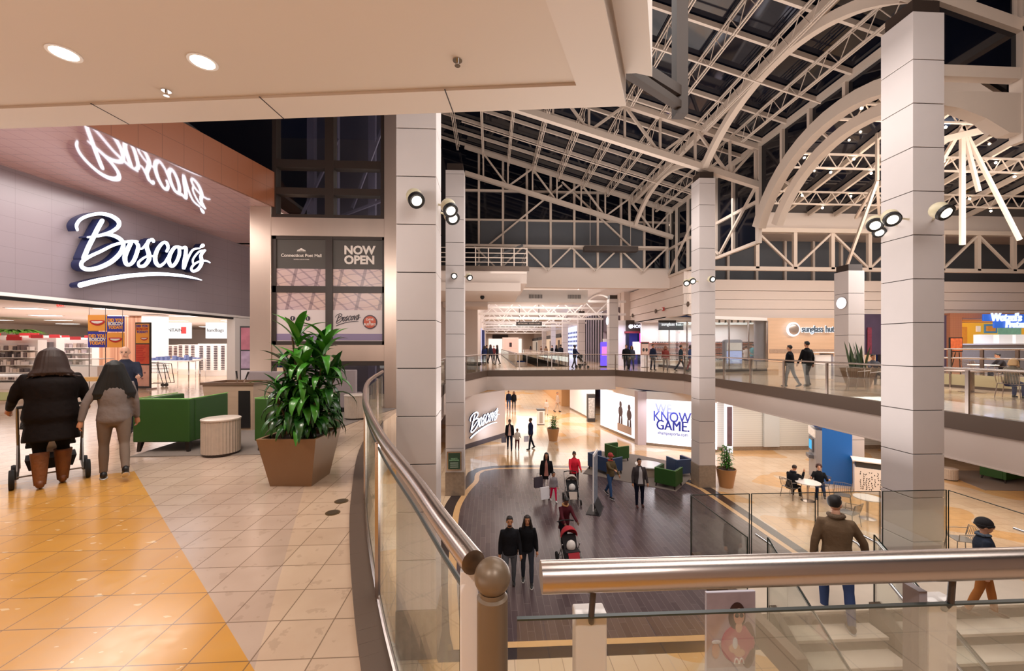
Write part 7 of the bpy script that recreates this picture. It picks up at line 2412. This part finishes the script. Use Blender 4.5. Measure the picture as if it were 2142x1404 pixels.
# food court sitters
person('blonde woman in a patterned grey top sitting in the food court at right', (UC[0], UC[1], 0), 78, h=1.62, skin='l', hair=('bob', '#d6b080'), top=('#7d7466', .0), pants='#202c63', legs=((84, 86), (82, 84)), arms=((40, 10, 50), (40, 10, 50)), sit=.46, lean=10, vox=.018)
person('man in a dark top sitting with his back to us before the pretzel counter', (UD[0], UD[1], 0), -60, h=1.78, skin='m', hair=('short', '#1a1311'), top=('#2b272a', .0), pants='#3a3c48', legs=((84, 86), (82, 84)), arms=((40, 14, 50), (40, 10, 50)), sit=.46, lean=16, vox=.02)
x, y, _ = at(1826, 17.2)
person('dark haired diner in grey sitting half hidden behind the nearest column', (x, y, 0), 200, h=1.68, skin='m', hair=('short', '#14100f'), top=('#4b4a50', .0), pants='#2f3340', legs=((84, 86), (82, 84)), arms=((40, 14, 50), (40, 10, 50)), sit=.46, vox=.02)
# far concourse crowd
crowd = [(985, 36, '#1e2a52', 'navy dressed shopper at the far left wall of the concourse', 1.7), (1018, 40, '#1c1d26', 'leftmost dark shopper of the far concourse group', 1.76), (1026, 38, '#252a38', 'second dark shopper of the far concourse group', 1.8), (1033, 44, '#7a3a38', 'shopper in dull red among the far concourse group', 1.7),
         (1040, 36, '#1a1b22', 'rightmost dark shopper of the far concourse group', 1.74), (1010, 48, '#a55a4a', 'shopper in rust standing deepest in the far group', 1.66), (1110, 66, '#4a3b3c', 'far shopper in brown beyond the concourse railings', 1.7),
         (1132, 48, '#6a4a3a', 'shopper in tan brown leaning near the far railings', 1.7), (1142, 50, '#8a6a52', 'shopper in light tan beside the brown one', 1.68), (1155, 40, '#14161d', 'left one of three dark shoppers right of the concourse opening', 1.74),
         (1164, 39, '#0f1118', 'middle one of three dark shoppers right of the concourse opening', 1.76), (1173, 40, '#20222c', 'right one of three dark shoppers right of the concourse opening', 1.82)]
for i, (px, D, c, l, hh) in enumerate(crowd):
    if 1044 < px < 1200 and D > 32:
        # keep clear of the opening: stand on its right hand walkway
        x, y = PX(px, D)
        if 2.0 < x < 6.4:
            x = 6.8; 
            D2 = (6.8) * 850 / (px - 1026); x, y = PX(px, min(D2, 76)); x = max(x, 6.75)
    else:
        x, y = PX(px, D)
    if px < 1044: x = max(-.55, min(x, 1.7))
    person(l, (x, y, 0), (i * 67) % 360, h=hh, top=(c, .04), pants='#23252e', hair=('short', '#15100f') if i % 2 else ('long', '#1d1411'), vox=.028, skin='lmd'[i % 3])

# ---- lower floor
L_ = LOW
def fz(px, py, dz=.012): x, y = PZ(px, py, L_); return (x, y, L_ + dz)
person('man in navy walking beside a woman in black, far along the lower concourse', fz(1064, 857, 0), 180, h=1.80, top=('#182038', 0), pants='#3d5a86', hair=('short', '#15100f'), legs=((8, 4), (-8, 8)), vox=.024)
person('woman in black walking beside a man in navy, far along the lower concourse', fz(1075, 857, 0), 180, h=1.74, top=('#15151a', .1), pants='#22242c', hair=('long', '#15100f'), legs=((8, 4), (-8, 8)), vox=.024)
person('man in black with a pale shirt carrying a bag by the lower store wall', fz(1066, 942, 0), 185, h=1.80, skin='d', top=('#14141c', .05), pants='#1a2036', shirt='#c79f93', hair=('short', '#0d0a0a'), vox=.02)
person('small child in a pale top and dark red shorts between two adults', fz(1082, 942, 0), 180, h=1.25, skin='d', top=('#c9bdb4', 0), pants='#5a2a2c', hair=('short', '#120d0c'), head=1.2, vox=.018, arms=((20, 12, 70), (20, 12, 70)))
person('tall man in a navy jacket turned sideways holding a white bag', fz(1110, 940, 0), 250, h=1.84, skin='d', top=('#1a2444', .02), pants='#161a26', hair=('short', '#0d0a0a'), vox=.02)
def bag(label, px, py, zc, c, w=.26, h=.32):
    x, y = PZ(px, py, L_)
    t = thing('shopping_bag', label, 'bag', (x, y, L_ + zc), radians(20))
    MB().ring_loft([[(-w / 2, -.06, 0), (w / 2, -.06, 0), (w / 2, .06, 0), (-w / 2, .06, 0)], [(-w / 2 - .02, -.03, h), (w / 2 + .02, -.03, h), (w / 2 + .02, .03, h), (-w / 2 - .02, .03, h)]]).build('bag_body', mat('bag' + c[1:], c, .5), t)
    MB().tube([(-.07, 0, h), (-.05, 0, h + .13), (.05, 0, h + .13), (.07, 0, h)], .006, 5).build('handles', mat('bag' + c[1:], c, .5), t)
    return t
bag('grey shopping bag held by the man with the pale shirt', 1054, 942, .45, '#6d6a78')
bag('white shopping bag held by the tall man in navy', 1101, 940, .45, '#d9d6e6')
person('woman in a black coat carrying shopping bags beside a girl in pink trousers', fz(1143, 1039), 190, h=1.76, skin='m', top=('#121013', .16), pants='#d8cfd2', hair=('long', '#17100f'), arms=((6, 12, 10), (2, 10, 6)), vox=.018, shoes='#d8cfd2', shirt='#a56a5e')
b_ = bag('dark grey shopping bag with pale lettering held by the woman in black', 1126, 1042, .42, '#433b44', .34, .42)
bag('white shopping bag hanging by the legs of the woman in black', 1139, 1052, .15, '#ece8ec', .34, .45)
person('little girl in pink trousers and a grey top beside the woman in black', fz(1158, 1050), 170, h=1.14, skin='m', top=('#8a8285', .02), pants='#d8204f', hair=('bun', '#1d1411'), shoes='#e8e2e2', head=1.25, vox=.016)
person('woman in a bright red jacket pushing a grey stroller towards us', fz(1201, 1030), 182, h=1.68, skin='m', top=('#d2283a', .06), pants='#2b2326', hair=('bun', '#20140f'), arms=((36, 6, 30), (36, 6, 30)), stoop=10, vox=.016, bulk=1.1)
stroller('grey and black stroller pushed by the woman in the red jacket', fz(1196, 1050), 182, '#1d1c1f', '#a79a92', '#c2b5ac')
person('man in an olive jacket and jeans stepping forward with a red cap', fz(1277, 1041), 150, h=1.76, skin='m', top=('#5a4c34', .04), pants='#37527c', hair=('beard', '#33201a'), hatc=('#9c3230', 'cap'), legs=((-18, 14), (12, 4)), arms=((12, 14, 20), (60, 20, 30)), shoes='#1a1a20', sole=True, vox=.016, collar='#a8392f')
person('man with an open dark cardigan over a grey shirt walking towards us', fz(1337, 1060), 182, h=1.80, skin='m', top=('#3a3335', .10), pants='#0f1020', shirt='#a9a5a8', hair=('short', '#241713'), bulk=1.10, legs=((2, 4), (8, 4)), arms=((6, 13, 14), (6, 13, 14)), shoes='#4a2320', vox=.016)
person('woman in a maroon parka with a fur collar bending to a red stroller', fz(1180, 1150), 165, h=1.62, skin='d', top=('#4a1620', .20), pants='#15131a', hair=('bun', '#120c0c'), collar='#b98a5c', legs=((-14, 8), (14, 4)), arms=((44, 6, 20), (44, 6, 20)), lean=10, stoop=24, vox=.016, shoes='#3a3438', sole=True)
stroller('red and black stroller with a white lined canopy, nearest on the plank floor', fz(1193, 1183), 172, '#1b1518', '#a3202c', '#a8202e').scale = (1.0, 1.0, 1.0)
person('bearded man in a black zip jacket and grey trousers, nearest on the plank floor', fz(1066, 1232), 178, h=1.80, skin='m', top=('#15151a', .03), pants='#5d6068', hair=('beard', '#170f0d'), legs=((-10, 6), (12, 4)), arms=((8, 12, 12), (-2, 10, 14)), shoes='#141316', vox=.015, fine=True, bulk=1.05)
person('woman with long dark curly hair and a black hooded jacket beside the bearded man', fz(1103, 1220), 186, h=1.72, skin='m', top=('#0f0f13', .04), pants='#33363f', hair=('longer', '#1d1210'), legs=((12, 4), (-6, 8)), arms=((2, 12, 12), (-8, 14, 10)), shoes='#121214', sole=True, vox=.015, fine=True)
# cafe table sitters
person('man in a black hooded jacket sitting at the cafe table resting his head', (CH1[0], CH1[1], L_), 60, h=1.78, skin='m', hair=('short', '#2a1d18'), top=('#0e1016', .02), pants='#17151a', legs=((82, 84), (80, 70)), arms=((50, 14, 70), (60, 8, 95)), sit=.46, lean=20, stoop=20, collar='#1a2334', bulk=1.1, vox=.016, shoes='#e0dcda')
person('woman with curly dark red hair sitting back at the cafe table', (CH2[0], CH2[1] + .2, L_), 215, h=1.66, skin='l', hair=('curly', '#3b1c18'), top=('#14171c', .0), pants='#1e2a44', legs=((86, 30), (84, 84)), arms=((30, 20, 80), (30, 20, 80)), sit=.46, lean=-8, vox=.016)
# pale far walkers
person('walker in pale grey far along the lower concourse, left of the tan wall', fz(1166, 862, 0), 120, h=1.84, top=('#b59f8f', .1), pants='#b8a595', hair=('short', '#8a6b58'), vox=.026)
person('slight pale child figure beside the white litter bin', fz(1143, 868, 0), 180, h=1.35, top=('#b9aca2', .05), pants='#b5a89c', hair=('short', '#8a7060'), vox=.026)
# stairs
sx_, sy_ = PX(1745, 5.8)
kk = max(0, int((LY0 - sy_) / .285)); zt_ = LZ - rz_ * (kk + 1)
person('man in a brown jacket and jeans climbing the stairs, seen from behind', (sx_, sy_ - .05, zt_), 26, h=1.80, skin='l', top=('#6e5a46', .06), pants='#3f4f78', hair=('short', '#171011'), legs=((22, 26), (-10, 4)), arms=((-6, 16, 8), (4, 30, 6)), lean=6, turn=40, shoes='#4d4038', sole=True, vox=.014, fine=True, collar='#6a5745')
person('child in a dark knitted hat and grey blue coat on the landing at right', (*PX(2058, 5.65), LZ), 128, h=1.36, skin='l', top=('#2c3342', .06), pants='#a86a38', hair=('short', '#2a1d18'), hatc=('#161318', 'knit'), head=1.12, turn=0, vox=.014, fine=True, legs=((14, 6), (-12, 8)), collar='#5c6a7c', shoes='#6a4a30')
